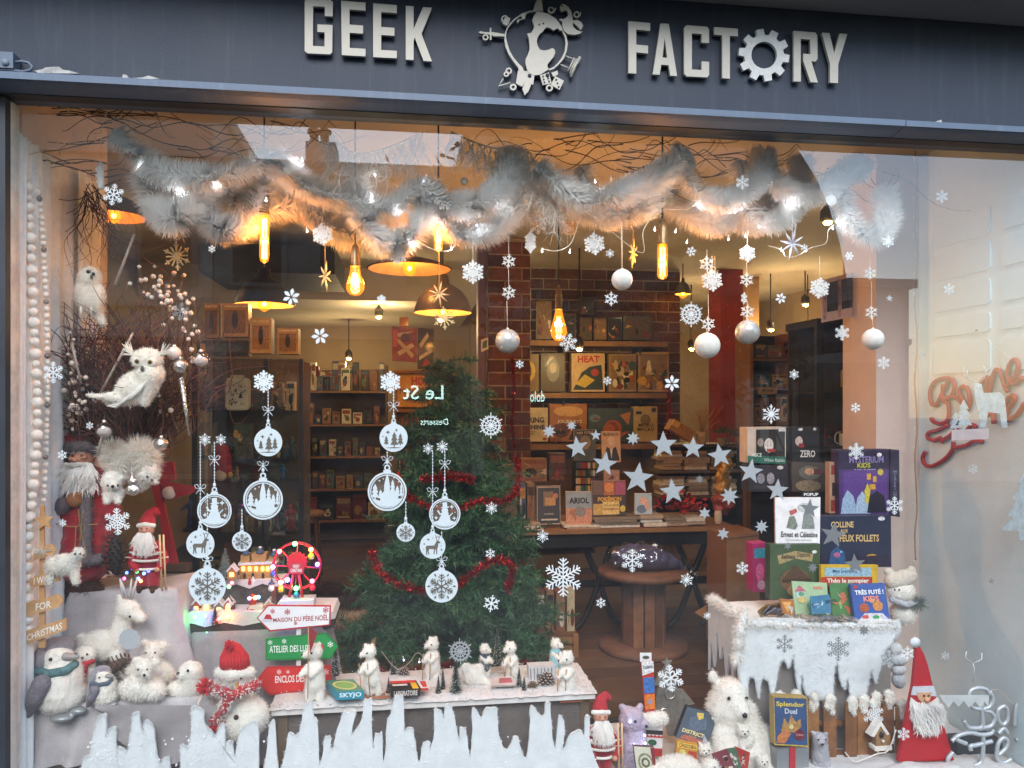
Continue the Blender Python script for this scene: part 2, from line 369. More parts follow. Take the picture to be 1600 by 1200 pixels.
struct('red_pillar', MB().bounds(P(1126, 600, 4.2).x, P(1161, 600, 4.2).x, 4.2, 4.5, 0, ZC-.002), mat('#a5392a', .6, var=.15, scale=5))
struct('cream_partition', MB().bounds(P(1166, 600, 4.6).x, P(1186, 600, 4.6).x, 4.6, 5.2, 0, ZC-.002), mat('#a07c52', .7))
# ------------------------------------------------------------------ the street seen mirrored in the glass
D1 = 14.2
stone = mat('#cfcac0', .85, var=.15, scale=.6, bump=.2, bscale=6); stone2 = mat('#a8a39b', .85, var=.15, scale=.6); roofm = mat('#4b4f57', .7, var=.1, scale=.5)
wing = mat('#23282e', .15, var=.1); shut = mat('#a39c92', .7)
def street_house(label, px0, px1, pyroof, wm, D=D1, nwin=4, hz=(.5, 4.2, 7.4, 10.4, 13.2)):
    a, b = PM(px0, 600, D).x, PM(px1, 600, D).x; zt = PM((px0+px1)/2, pyroof, D).z
    t = T('street_house', label, 'house', ((a+b)/2, -D-4, -.02))
    MB().bounds(a, b, -D-8, -D, -.1, zt).build('wall', wm, t)
    MB().bounds(a-.1, b+.1, -D-8.2, -D+.35, zt, zt+.3).build('cornice', wm, t)
    for z in hz[1:]:
        if z < zt-.4: MB().bounds(a-.02, b+.02, -D, -D+.14, z-.55, z-.35).build('string_course', wm, t)
        for i in range(nwin):
            x = a+(b-a)*(i+.5)/nwin
            if z+1.9 < zt:
                wnd = MB().bounds(x-.62, x+.62, -D, -D+.1, z-.08, z+2.0).build('window', shut, t)
                MB().bounds(x-.5, x+.5, -D+.101, -D+.115, z, z+1.9).build('pane', wing, wnd)
    sf = MB().bounds(a+.3, b-.3, -D, -D+.15, .1, 3.0).build('shop_front', mat('#3d4650', .4), t)
    for i in range(3):
        x = a+.3+(b-a-.6)*(i+.5)/3; MB().bounds(x-(b-a)*.13, x+(b-a)*.13, -D+.151, -D+.17, .5, 2.4).build('shop_window', wing, sf)
    return t, a, b, zt
street_house('tall beige stone house mirrored at the upper left of the glass', -260, 332, 150, stone, nwin=4)
t, a, b, zt = street_house('lower stone house with tall chimney mirrored below the pale sky', 334, 733, 282, stone2, nwin=3)
for px in (490,):
    cx = PM(px, 600, D1).x; c = MB().bounds(cx-.35, cx+.35, -D1-2.2, -D1-1.4, zt, zt+1.3).build('chimney', stone, t)
    for q in (-.2, .05): MB().lathe((cx+q, -D1-1.8, zt+1.3), [(.1, 0), (.1, .3), (.16, .32), (.16, .4), (.08, .42), (.12, .6)], 10).build('chimney_pot', mat('#8d5a3e'), c)
t, a, b, zt = street_house('tall house with rounded roof end mirrored behind the pendant bulbs', 736, 1165, 205, stone, nwin=4)
rf = MB(); rf.prism([V(b+3.0*math.sin(R(q)) if 0 else b+.1+2.6*math.sin(R(q)), -D1, zt-5+5.4*math.cos(R(q))) for q in range(0, 91, 10)]+[V(b+.1, -D1, zt-5)], (0, -6, 0)); rf.build('roof', roofm, t)
t, a, b, zt = street_house('low far house under scaffolding mirrored at the upper right', 1235, 1420, 450, stone2, D=22, nwin=3)
sca = T('scaffolding', 'steel scaffolding mirrored in front of the far house', 'scaffolding', PM(1215, 600, 16))
x0, x1 = PM(1185, 600, 16).x, PM(1235, 600, 16).x; stl = mat('#3a3c40', .5, metal=.5)
for x in (x0, (x0+x1)/2, x1):
    for dy in (0, -1.1): MB().cyl((x, -16+dy, -.1), (x, -16+dy, 10.5), .05, n=6).build('standard', stl, sca)
for z in range(1, 6):
    MB().cyl((x0, -16, z*1.9), (x1, -16, z*1.9), .04, n=6).build('ledger', stl, sca)
    MB().bounds(x0, x1, -17.1, -16.05, z*1.9-.06, z*1.9).build('deck', mat('#6b5a44'), sca)
    MB().cyl((x0, -16, z*1.9), (x1, -16, z*1.9-1.9), .03, n=6).build('brace', stl, sca)
def street_tree(label, px, D, h, seed):
    rnd = random.Random(seed); base = PM(px, 600, D); base.z = -.05
    t = T('street_tree', label, 'tree', base)
    tr = MB(); tr.tube([base, base+V(.1, 0, h*.3), base+V(-.05, .1, h*.6)], [.16, .12, .06], 8)
    for i in range(9):
        a_ = rnd.random()*6.28; st = base+V(0, 0, h*rnd.uniform(.3, .6)); tr.tube([st, st+V(math.cos(a_)*h*.12, math.sin(a_)*h*.12, h*.12), st+V(math.cos(a_)*h*.22, math.sin(a_)*h*.22, h*.3)], [.05, .03, .012], 5)
    tr.build('trunk', mat('#3a2e26', .9), t)
    lv = MB()
    for c in range(60):
        q = base+V(rnd.gauss(0, h*.14), rnd.gauss(0, h*.14), h*rnd.uniform(.36, .98))
        for i in range(70):
            p = q+V(rnd.gauss(0, .28), rnd.gauss(0, .28), rnd.gauss(0, .25)); d1 = V(rnd.gauss(0, 1), rnd.gauss(0, 1), rnd.gauss(0, 1)).normalized()*.1; d2 = V(rnd.gauss(0, 1), rnd.gauss(0, 1), rnd.gauss(0, 1)).normalized()*.07
            lv.add([p-d1, p+d2, p+d1, p-d2], [(0, 1, 2, 3)])
    lv.build('crown', mat('#39452a', .8, var=.3, scale=1), t)
street_tree('leafy street tree mirrored among the pendant bulbs', 905, 11.5, 7.2, 3)
street_tree('leafy street tree mirrored beside the red pillar', 1120, 12.2, 5.6, 5)
sg = T('cafe_sign', 'pale lit cafe lettering mirrored above the fir tree', 'sign', PM(690, 612, D1-.4))
for txt, px0, px1, py0, py1 in (('Le St', 630, 693, 602, 624), ('Desserts', 657, 700, 654, 664), ('dolo', 828, 851, 611, 628)):
    q = [PM(px1, py0, D1-.3), PM(px0, py0, D1-.3), PM(px0, py1, D1-.3), PM(px1, py1, D1-.3)]
    m_ = MB(); write(m_, q, txt, 0, 0, 1, 1, V(0, .02, 0), .01); m_.build('lettering', mat('#bfe8e0', .5, var=0, emit=4), sg)
# ------------------------------------------------------------------ lamps
def light(name, loc, energy, color, parent, r=.03):
    l = bpy.data.lights.new(name, 'POINT'); l.energy = energy*.56; l.color = color; l.shadow_soft_size = r
    o = bpy.data.objects.new(name, l); link(o); o.location = Vector(loc)-wloc(parent); o.parent = parent; return o
AMB = (1, .56, .24); WRM = (1, .74, .36)
bulbg = glass_mat('amber_bulb', (1, .78, .4), .06, glow=('#ff8a1c', .4)); brass = mat('#8c7a5c', .3, metal=.8); cordm = mat('#15130f', .7)
fila = mat('#ffb040', .5, var=0, emit=55, ecol='#ff9a28'); fila2 = mat('#ffc060', .5, var=0, emit=30, ecol='#ffab30')
def bulb(label, px, pytop, pybot, wpx, Y, kind='drop', en=5, cordtop=ZC):
    k = K(px, Y); a, b = P(px, pytop, Y), P(px, pybot, Y); h = a.z-b.z; r_ = wpx*k/2
    t = T('pendant_bulb', label, 'pendant lamp', b, 'filament bulbs hanging behind the glass')
    MB().cyl(V(a.x, Y, a.z), V(a.x, Y, cordtop), .004, n=6).build('cord', cordm, t)
    MB().lathe((a.x, Y, 0), [(.006, a.z+.01), (.014, a.z), (.019, a.z-h*.1), (.021, a.z-h*.13), (.021, a.z-h*.38), (.024, a.z-h*.4)], 12).build('socket', brass, t)
    z0 = a.z-h*.4; L = z0-b.z
    if kind == 'drop': pr = [(.018, 0), (.02, .06), (r_*.62, .3), (r_*.95, .6), (r_, .72), (r_*.85, .86), (r_*.5, .97), (.001, 1)]
    else: pr = [(.016, 0), (r_*.9, .06), (r_, .12), (r_, .85), (r_*.8, .95), (.001, 1)]
    MB().lathe((a.x, Y, 0), [(q, z0-L*v) for q, v in pr], 16).build('glass', bulbg, t)
    fm = MB()
    if kind == 'drop':
        for j in range(6):
            an = j*math.pi/3; fm.tube([(a.x+.008*math.cos(an), Y+.008*math.sin(an), z0-L*.25), (a.x+.016*math.cos(an+.4), Y+.016*math.sin(an+.4), z0-L*.72)], .0022, 5)
    else:
        for j in range(4):
            an = j*math.pi/2+.4; fm.tube([(a.x+r_*.4*math.cos(an), Y+r_*.4*math.sin(an), z0-L*.1), (a.x+r_*.4*math.cos(an+.6), Y+r_*.4*math.sin(an+.6), z0-L*.48)], .0032, 5); fm.tube([(a.x+r_*.4*math.cos(an+.6), Y+r_*.4*math.sin(an+.6), z0-L*.53), (a.x+r_*.4*math.cos(an), Y+r_*.4*math.sin(an), z0-L*.9)], .0032, 5)
    fm.build('filament', fila, t)
    light('bulb_light', (a.x, Y, z0-L*.5), en*.8*(1 if Y < .5 else 6), AMB, t)
bulb('teardrop filament bulb on black cord under the white fringe, lowest pair\'s left one'.replace("'s left one", ' beside the dome lamp'), 555, 385, 462, 29, .3, 'drop', 6)
bulb('teardrop filament bulb on long black cord beside the brick column', 873, 450, 533, 26, 1.3, 'drop', 5)
bulb('long tubular bulb glowing in front of the tall fringe loop above a dome lamp', 413, 282, 412, 15, .27, 'tube', 6)
bulb('tubular bulb in brass socket between two fringe loops, far from the dome lamps', 1035, 345, 437, 16, .28, 'tube', 6)
bulb('tubular bulb inside the fringe above the dome lamp with the straw star', 685, 318, 394, 14, .28, 'tube', 5)
shm = mat('#201c19', .35, var=.1); shin = mat('#e8c49a', .5)
def dome(label, px, pytop, pybot, wpx, Y, en=9, m=shm, saucer=False):
    k = K(px, Y); b = P(px, pybot, Y); a = P(px, pytop, Y); h = a.z-b.z; r_ = wpx*k/2
    t = T('dome_pendant', label, 'pendant lamp', b, 'metal shade pendants')
    pr = [(r_, 0), (r_*.97, .12), (r_*.86, .34), (r_*.66, .54), (r_*.4, .68), (r_*.22, .74), (r_*.2, .95), (r_*.1, 1)] if not saucer else [(r_, 0), (r_*.8, .3), (r_*.4, .6), (r_*.18, .7), (r_*.15, 1)]
    MB().lathe((b.x, Y, b.z), [(q, v*h) for q, v in pr], 28).build('shade', m, t)
    MB().lathe((b.x, Y, b.z), [(q*.985, v*h-.004) for q, v in pr[:5]], 28).build('lining', shin, t)
    MB().lathe((b.x, Y, b.z), [(r_*1.0, -.004), (r_*1.025, 0), (r_*1.0, .006)], 28).build('rim', m, t)
    MB().cyl((b.x, Y, a.z), (b.x, Y, ZC), .005, n=6).build('cord', cordm, t)
    MB().lathe((b.x, Y, b.z), [(.001, -.045), (.03, -.03), (.042, 0), (.035, .035), (.015, .07)], 14).build('bulb', bulbg, t)
    MB().ell((b.x, Y, b.z+.002), .014, 8, 6).build('filament', fila, t)
    light('lamp_light', (b.x, Y, b.z-.005), en, AMB, t, .02)
dome('black dome pendant lamp under the long tubular bulb', 413, 418, 476, 92, 1.9, 7)
dome('dark grey dome pendant lamp with a straw star hanging before it', 692, 428, 488, 90, 1.9, 7, mat('#4a4644', .35))
dome('flat copper saucer pendant lamp behind the felt snowflake', 640, 395, 420, 130, 1.7, 5, mat('#4c2c1c', .5), True)
dome('small grey cone pendant lamp near the large glitter snowflake sticker', 1067, 434, 459, 25, 4.0, 2, mat('#6b6864', .5))
dome('grey metal pendant lamp half hidden by the left twigs', 178, 295, 338, 95, 2.0, 1, mat('#6a6662', .4))
spotm = mat('#ffd890', .5, var=0, emit=30, ecol='#ffc860')
for px, py, Y, en, lb in ((592, 495, 4.9, 14, 'bright ceiling spot above the red game posters'), (545, 560, 6.3, 14, 'bright ceiling spot above the back bookcase'), (689, 499, 3.4, 7, 'bright ceiling spot beneath the dark dome lamp'),
        (1080, 545, 5.2, 10, 'ceiling spot left of the plain white ball near the red pillar'), (1127, 536, 5.2, 8, 'ceiling spot above the red pillar, nearer the plain ball'), (1143, 536, 5.4, 8, 'ceiling spot above the red pillar, nearer the glitter ball'), (1183, 531, 4.8, 7, 'ceiling spot right of the glitter ball near the pale partition'), (1204, 515, 4.4, 7, 'ceiling spot before the mirrored scaffolding'),
        (149, 399, 2.6, 2, 'bright spot above the perched owl'), (122, 323, 2.8, 1.5, 'bright spot beside the curtain top'), (1292, 347, 1.6, 2, 'ceiling spot between star and end of fringe'), (1258, 476, 4.2, 5, 'flat ceiling lamp at the mirrored stone gable'), (1262, 555, 4.4, 5, 'small spot inside the glass cabinet'), (905, 545, 3.4, 6, 'small spot at the end of the upper game shelf')):
    p = P(px, py, Y); t = T('ceiling_spot', lb, 'spotlight', p, 'spotlights in the shop')
    MB().lathe(p, [(.001, .002), (.035, 0), (.042, .02), (.042, .07), (.02, .1), (.008, .11)], 14).build('housing', mat('#3a332a', .4), t)
    MB().ell(p+V(0, -.01, -.004), (.027, .027, .018), 10, 6).build('lens', spotm, t)
    MB().cyl(p+V(0, 0, .1), (p.x, Y, ZC if Y < 4.6 or px > 745 else 2.6), .006, n=6).build('stem', cordm, t)
    light('spot_light', p+V(0, -.02, -.06), en*1.35, WRM, t, .04)
# ------------------------------------------------------------------ steel letters and emblem on the fascia
steel = mat('#a9a498', .5, metal=.15, var=.06, scale=30); steelg = mat('#b9bab6', .5, metal=.1, var=.1, scale=60)
YS = -.125
def quad_letter(name, q, polys, label):
    tl, tr, br, bl = q
    def mp(u, v): return ((tl[0]*(1-u)+tr[0]*u)*(1-v)+(bl[0]*(1-u)+br[0]*u)*v, (tl[1]*(1-u)+tr[1]*u)*(1-v)+(bl[1]*(1-u)+br[1]*u)*v)
    m_ = MB()
    for pl in polys: m_.ppoly([mp(u, v) for u, v in pl], YS, .014)
    tag(m_.build(name, steel), label, 'sign letter', 'steel letters on the fascia')
def rect(a, b, c, d): return [(a, b), (c, b), (c, d), (a, d)]
L_G = [[(0, .04), (.1, 0), (.92, 0), (1, .04), (1, .3), (.72, .3), (.72, .13), (.3, .13), (.3, .86), (.72, .86), (.72, .6), (.46, .6), (.46, .46), (1, .46), (1, .96), (.92, 1), (.1, 1), (0, .96)]]
L_E = [[(0, 0), (1, 0), (1, .15), (.34, .15), (.34, .43), (.9, .43), (.9, .58), (.34, .58), (.34, .86), (1, .86), (1, 1), (0, 1)]]
L_K = [[(0, 0), (.3, 0), (.3, .42), (.66, 0), (1, 0), (.6, .5), (1, 1), (.68, 1), (.34, .58), (.3, .64), (.3, 1), (0, 1)]]
L_F = [[(0, 0), (1, 0), (1, .15), (.36, .15), (.36, .44), (.9, .44), (.9, .59), (.36, .59), (.36, 1), (0, 1)]]
L_A = [[(.32, 0), (.66, 0), (1, 1), (.72, 1), (.65, .8), (.35, .8), (.28, 1), (0, 1)]]
L_A2 = [[(.32, 0), (.49, 0), (.49, .28), (.4, .66), (.49, .66), (.49, .8), (.35, .8), (.28, 1), (0, 1)], [(.49, 0), (.66, 0), (1, 1), (.72, 1), (.65, .8), (.49, .8), (.49, .66), (.59, .66), (.49, .28)]]
L_C = [[(0, .05), (.1, 0), (.92, 0), (1, .05), (1, .32), (.7, .32), (.7, .15), (.31, .15), (.31, .86), (.7, .86), (.7, .69), (1, .69), (1, .95), (.92, 1), (.1, 1), (0, .95)]]
L_T = [[(0, 0), (1, 0), (1, .15), (.66, .15), (.66, 1), (.34, 1), (.34, .15), (0, .15)]]
L_R = [[(0, 0), (.3, 0), (.3, 1), (0, 1)], [(.301, 0), (.92, 0), (1, .05), (1, .52), (.92, .58), (.74, .58), (1, 1), (.7, 1), (.4, .58), (.4, .44), (.7, .44), (.7, .15), (.301, .15)]]
L_Y = [[(0, 0), (.3, 0), (.5, .4), (.7, 0), (1, 0), (.66, .62), (.66, 1), (.34, 1), (.34, .62)]]
for nm, q, pl, lb in (('letter_g', ((476, -2), (520, 0), (519, 85), (476, 83)), L_G, 'steel letter G starting the word GEEK'),
    ('letter_e', ((533, 1), (571, 4), (571, 88), (534, 86)), L_E, 'first steel letter E of GEEK'), ('letter_e', ((583, 5), (620, 8), (620, 91), (583, 89)), L_E, 'second steel letter E of GEEK'),
    ('letter_k', ((634, 9), (675, 12), (675, 96), (634, 93)), L_K, 'steel letter K ending the word GEEK'),
    ('letter_f', ((982, 33), (1016, 36), (1016, 117), (982, 114)), L_F, 'steel letter F starting the word FACTORY'), ('letter_a', ((1020, 36), (1058, 38), (1058, 119), (1020, 116)), L_A2, 'steel letter A of FACTORY'),
    ('letter_c', ((1069, 39), (1108, 42), (1108, 121), (1069, 119)), L_C, 'steel letter C of FACTORY'), ('letter_t', ((1116, 42), (1153, 45), (1153, 124), (1116, 121)), L_T, 'steel letter T of FACTORY before the gear'),
    ('letter_r', ((1240, 48), (1277, 51), (1278, 129), (1240, 127)), L_R, 'steel letter R of FACTORY after the gear'), ('letter_y', ((1284, 51), (1324, 53), (1323, 131), (1283, 128)), L_Y, 'steel letter Y ending the word FACTORY')):
    quad_letter(nm, q, pl, lb)
oo, ii = [], []
for i in range(10):
    for da, rr in ((-12, 31), (-8, 40), (8, 40), (12, 31)):
        a = R(i*36+da+8); oo.append(P(1194+rr*math.cos(a), 86+rr*1.03*math.sin(a), YS)); ii.append(P(1194+20*math.cos(a), 86+21*math.sin(a), YS))
tag(MB().ring(oo, ii, (0, .014, 0)).build('letter_gear', steelg), 'bright steel gear wheel forming the letter O of FACTORY', 'sign letter', 'steel letters on the fascia')
em = T('emblem', 'steel globe emblem ringed with sword, dice, castle and sea monster', 'emblem', P(842, 140, YS))
def zz(pts): return [(740+x/8, y/8) for x, y in pts]
_q = [0]
def epart(nm, pts, m=None, raw=False, dy=0):
    _q[0] += 1; MB().ppoly(zz(pts), YS+dy+.00012*_q[0], .012).build(nm, m or steel, em)
def eline(nm, pts, r): MB().tube([P(x, y, YS+.006) for x, y in zz(pts)], r*K(840, YS)/8, 6).build(nm, steel, em)
def ering(nm, c, r, r2):
    _q[0] += 1; n = 20
    o_ = [P(*zz([(c[0]+r*math.cos(6.283*i/n), c[1]+r*math.sin(6.283*i/n))])[0], YS+.00012*_q[0]) for i in range(n)]
    i_ = [P(*zz([(c[0]+r2*math.cos(6.283*i/n), c[1]+r2*math.sin(6.283*i/n))])[0], YS+.00012*_q[0]) for i in range(n)]
    MB().ring(o_, i_, (0, .012, 0)).build(nm, steel, em)
epart('continent', [(790, 140), (870, 150), (960, 185), (1040, 245), (1095, 320), (1120, 385), (1080, 380), (1050, 350), (1000, 380), (960, 350), (915, 340), (885, 360), (870, 390), (830, 420), (800, 470), (790, 520), (800, 570), (830, 620), (880, 632), (940, 620), (985, 600), (1015, 620), (1020, 660), (1000, 710), (960, 760), (925, 800), (925, 840), (945, 862), (900, 890), (830, 935), (760, 940), (690, 910), (670, 870), (650, 800), (650, 740), (680, 680), (700, 620), (700, 560), (690, 480), (668, 420), (720, 410), (745, 370), (760, 330), (745, 290), (735, 250), (750, 200), (780, 165)])
epart('globe_rim', [(790, 130), (700, 135), (600, 170), (500, 240), (430, 320), (395, 400), (385, 500), (400, 590), (440, 680), (500, 770), (560, 850), (570, 900), (640, 900), (680, 905), (672, 880), (650, 892), (625, 880), (610, 840), (560, 790), (500, 720), (450, 630), (425, 550), (405, 470), (412, 390), (445, 325), (510, 255), (600, 190), (700, 150), (790, 142)])
epart('globe_rim', [(1120, 385), (1160, 450), (1178, 540), (1165, 640), (1130, 730), (1070, 800), (1000, 860), (940, 880), (945, 862), (1000, 835), (1050, 790), (1105, 715), (1138, 640), (1150, 540), (1140, 460), (1112, 395)])
epart('land', [(540, 280), (545, 250), (600, 235), (610, 215), (580, 195), (620, 175), (665, 158), (650, 200), (640, 235), (590, 243), (565, 258), (560, 280)])
epart('sword', [(65, 400), (90, 390), (130, 400), (200, 405), (205, 345), (220, 345), (222, 400), (250, 402), (390, 425), (395, 455), (250, 452), (225, 435), (222, 500), (205, 500), (200, 430), (130, 420), (75, 415)])
epart('sea_monster', [(1085, 100), (1085, 70), (1105, 50), (1140, 55), (1190, 90), (1220, 140), (1235, 200), (1240, 255), (1300, 250), (1345, 275), (1370, 320), (1340, 375), (1300, 330), (1250, 285), (1237, 300), (1250, 340), (1290, 375), (1340, 395), (1365, 390), (1330, 420), (1260, 435), (1180, 425), (1130, 385), (1110, 330), (1110, 270), (1065, 245), (1090, 232), (1120, 240), (1170, 210), (1190, 170), (1170, 130), (1140, 125), (1110, 140), (1085, 120)])
epart('rocket', [(745, 132), (755, 95), (765, 60), (780, 20), (795, 0), (850, -10), (860, 60), (868, 135)])
epart('castle', [(555, 880), (620, 895), (660, 895), (760, 940), (745, 1062), (722, 1050), (690, 1135), (640, 1190), (610, 1110), (640, 1020), (608, 1082), (560, 1060), (530, 1040)])
epart('die', [(830, 940), (940, 905), (975, 1040), (865, 1062)]); epart('die', [(1020, 950), (1130, 1010), (1075, 1122), (965, 1060)])
epart('shield', [(970, 910), (1050, 880), (1055, 930), (1000, 960)])
for c, r, r2 in (((970, 125), 42, 26), ((390, 235), 46, 28), ((1290, 180), 40, 24), ((150, 465), 38, 20), ((495, 1088), 42, 20), ((948, 1098), 44, 24), ((440, 885), 40, 22), ((410, 925), 34, 16)): ering('ring', c, r, r2)
epart('petal', [(400, 195), (460, 230), (440, 290), (410, 320), (360, 290)])
for pts, r in ((((460, 1035), (310, 1080), (370, 985)), 12), (((1150, 700), (1255, 745)), 10), (((1085, 808), (1205, 858)), 10), (((1258, 725), (1180, 890)), 12), (((1330, 715), (1265, 830), (1215, 965)), 22), (((1285, 735), (1235, 830), (1200, 925)), 10), (((1030, 100), (1000, 160)), 8), (((1340, 150), (1330, 195), (1300, 215)), 8)): eline('rod', pts, r)
pipm = mat('#2b313b', .7)
for x, y in ((868, 955), (876, 992), (885, 1028), (922, 940), (932, 978), (942, 1015), (1032, 995), (1048, 1040), (1064, 1085), (820, 308), (872, 295), (700, 945), (1105, 75)):
    MB().cyl(P(*zz([(x, y)])[0], YS), P(*zz([(x, y)])[0], YS)+V(0, -.0012, 0), (11 if y < 940 or y > 950 else 24)*K(840, YS)/8, n=10).build('pip', pipm, em)
# ------------------------------------------------------------------ snowflakes, stars and bauble stickers
vinyl = mat('#e9edee', .5, var=.04, scale=60); felt = mat('#efece6', .9, var=.06, scale=80, bump=.5, bscale=400, sheen=.3); straw = mat('#e0bf86', .6, var=.15, scale=60)
silv = glitter('#c9ced2', 1200, .4, .62); silvd = glitter('#9a9da0', 1400, .35, .5); crystal = mat('#dfe6ea', .15, var=.05, trans=.4)
wood = mat('#d8b58a', .6, var=.15, scale=25)
def flake_mesh(px, py, Rp, Y, style, rot=0, th=.0015, sx=1):
    m_ = MB(); cnt = [0]
    def bar(r0, a0, r1, a1, wd):
        cnt[0] += 1; yy = Y-.00011*cnt[0]
        p = (px+Rp*r0*math.sin(R(a0))*sx, py-Rp*r0*math.cos(R(a0))); q = (px+Rp*r1*math.sin(R(a1))*sx, py-Rp*r1*math.cos(R(a1)))
        dx, dy = q[0]-p[0], q[1]-p[1]; l = math.hypot(dx, dy) or 1; nx, ny = -dy/l*wd*Rp/2, dx/l*wd*Rp/2; ex, ey = dx/l*wd*Rp*.3, dy/l*wd*Rp*.3
        m_.ppoly([(p[0]+nx, p[1]+ny), (q[0]+nx, q[1]+ny), (q[0]+ex, q[1]+ey), (q[0]-nx, q[1]-ny), (p[0]-nx, p[1]-ny)], yy, th)
    def at(r, a): return r, a
    def arm(a, L, wd, br):
        bar(0, a, L, a, wd)
        for r0, l, sp in br:
            for s in (-1, 1):
                x = r0+l*math.cos(R(sp)); y = l*math.sin(R(sp)); bar(r0, a, math.hypot(x, y), a+s*math.degrees(math.atan2(y, x)), wd*.85)
    if style == 'fine':
        for i in range(6): arm(rot+i*60, 1, .09, ((.35, .3, 55), (.58, .32, 52), (.78, .22, 50)))
    elif style == 'felt':
        for i in range(6): arm(rot+i*60, .93, .2, ((.52, .36, 52),)); bar(.28, rot+i*60-30, .62, rot+i*60-30, .12)
        for i in range(6): bar(.4, rot+i*60, .4, rot+i*60+60, .16)
    elif style == 'six':
        for i in range(6): arm(rot+i*60, 1, .15, ((.5, .34, 50),))
    elif style == 'petal':
        for i in range(6):
            a = rot+i*60; cnt[0] += 1
            m_.ppoly([(px+Rp*r*math.sin(R(a+d))*sx, py-Rp*r*math.cos(R(a+d))) for r, d in ((.12, 0), (.45, -22), (.72, -18), (1, 0), (.72, 18), (.45, 22))], Y-.00011*cnt[0], th)
    elif style == 'lace':
        for i in range(12):
            a = rot+i*30; arm(a, 1 if i % 2 == 0 else .86, .07, ((.6, .24, 50),)); bar(.42, a, .42, a+30, .07); bar(.66, a, .66, a+30, .06)
    elif style == 'twelve':
        for i in range(12): arm(rot+i*30, 1 if i % 2 == 0 else .75, .1, ((.68, .2, 50),) if i % 2 == 0 else ())
    elif style == 'big':
        for i in range(6):
            a = rot+i*60; arm(a, 1, .075, ((.4, .26, 55), (.6, .33, 52), (.8, .22, 48))); bar(.2, a, .38, a+30, .07); bar(.38, a+30, .2, a+60, .07); bar(.38, a+30, .56, a+30, .08)
    return m_
def flake(lb, px, py, Rp, style='fine', Y=.012, m=None, rot=0, hang=None, th=.0015, sx=1, name='snowflake_sticker', cat='snowflake'):
    if hang is None:
        tag(flake_mesh(px, py, Rp, Y, style, rot, th, sx).build(name, m or vinyl), lb, cat, 'snowflake stickers on the glass'); return
    t = T('snowflake_ornament', lb, 'snowflake', P(px, py+Rp, Y), 'snowflake ornaments hung from the fringe')
    flake_mesh(px, py, Rp, Y, style, rot, th, sx).build('flake', m or felt, t)
    if hang: MB().tube([P(px, py-Rp*.8, Y), P(px-.5, hang, Y)], .0011, 4).build('thread', mat('#e9e2d6', .8), t)
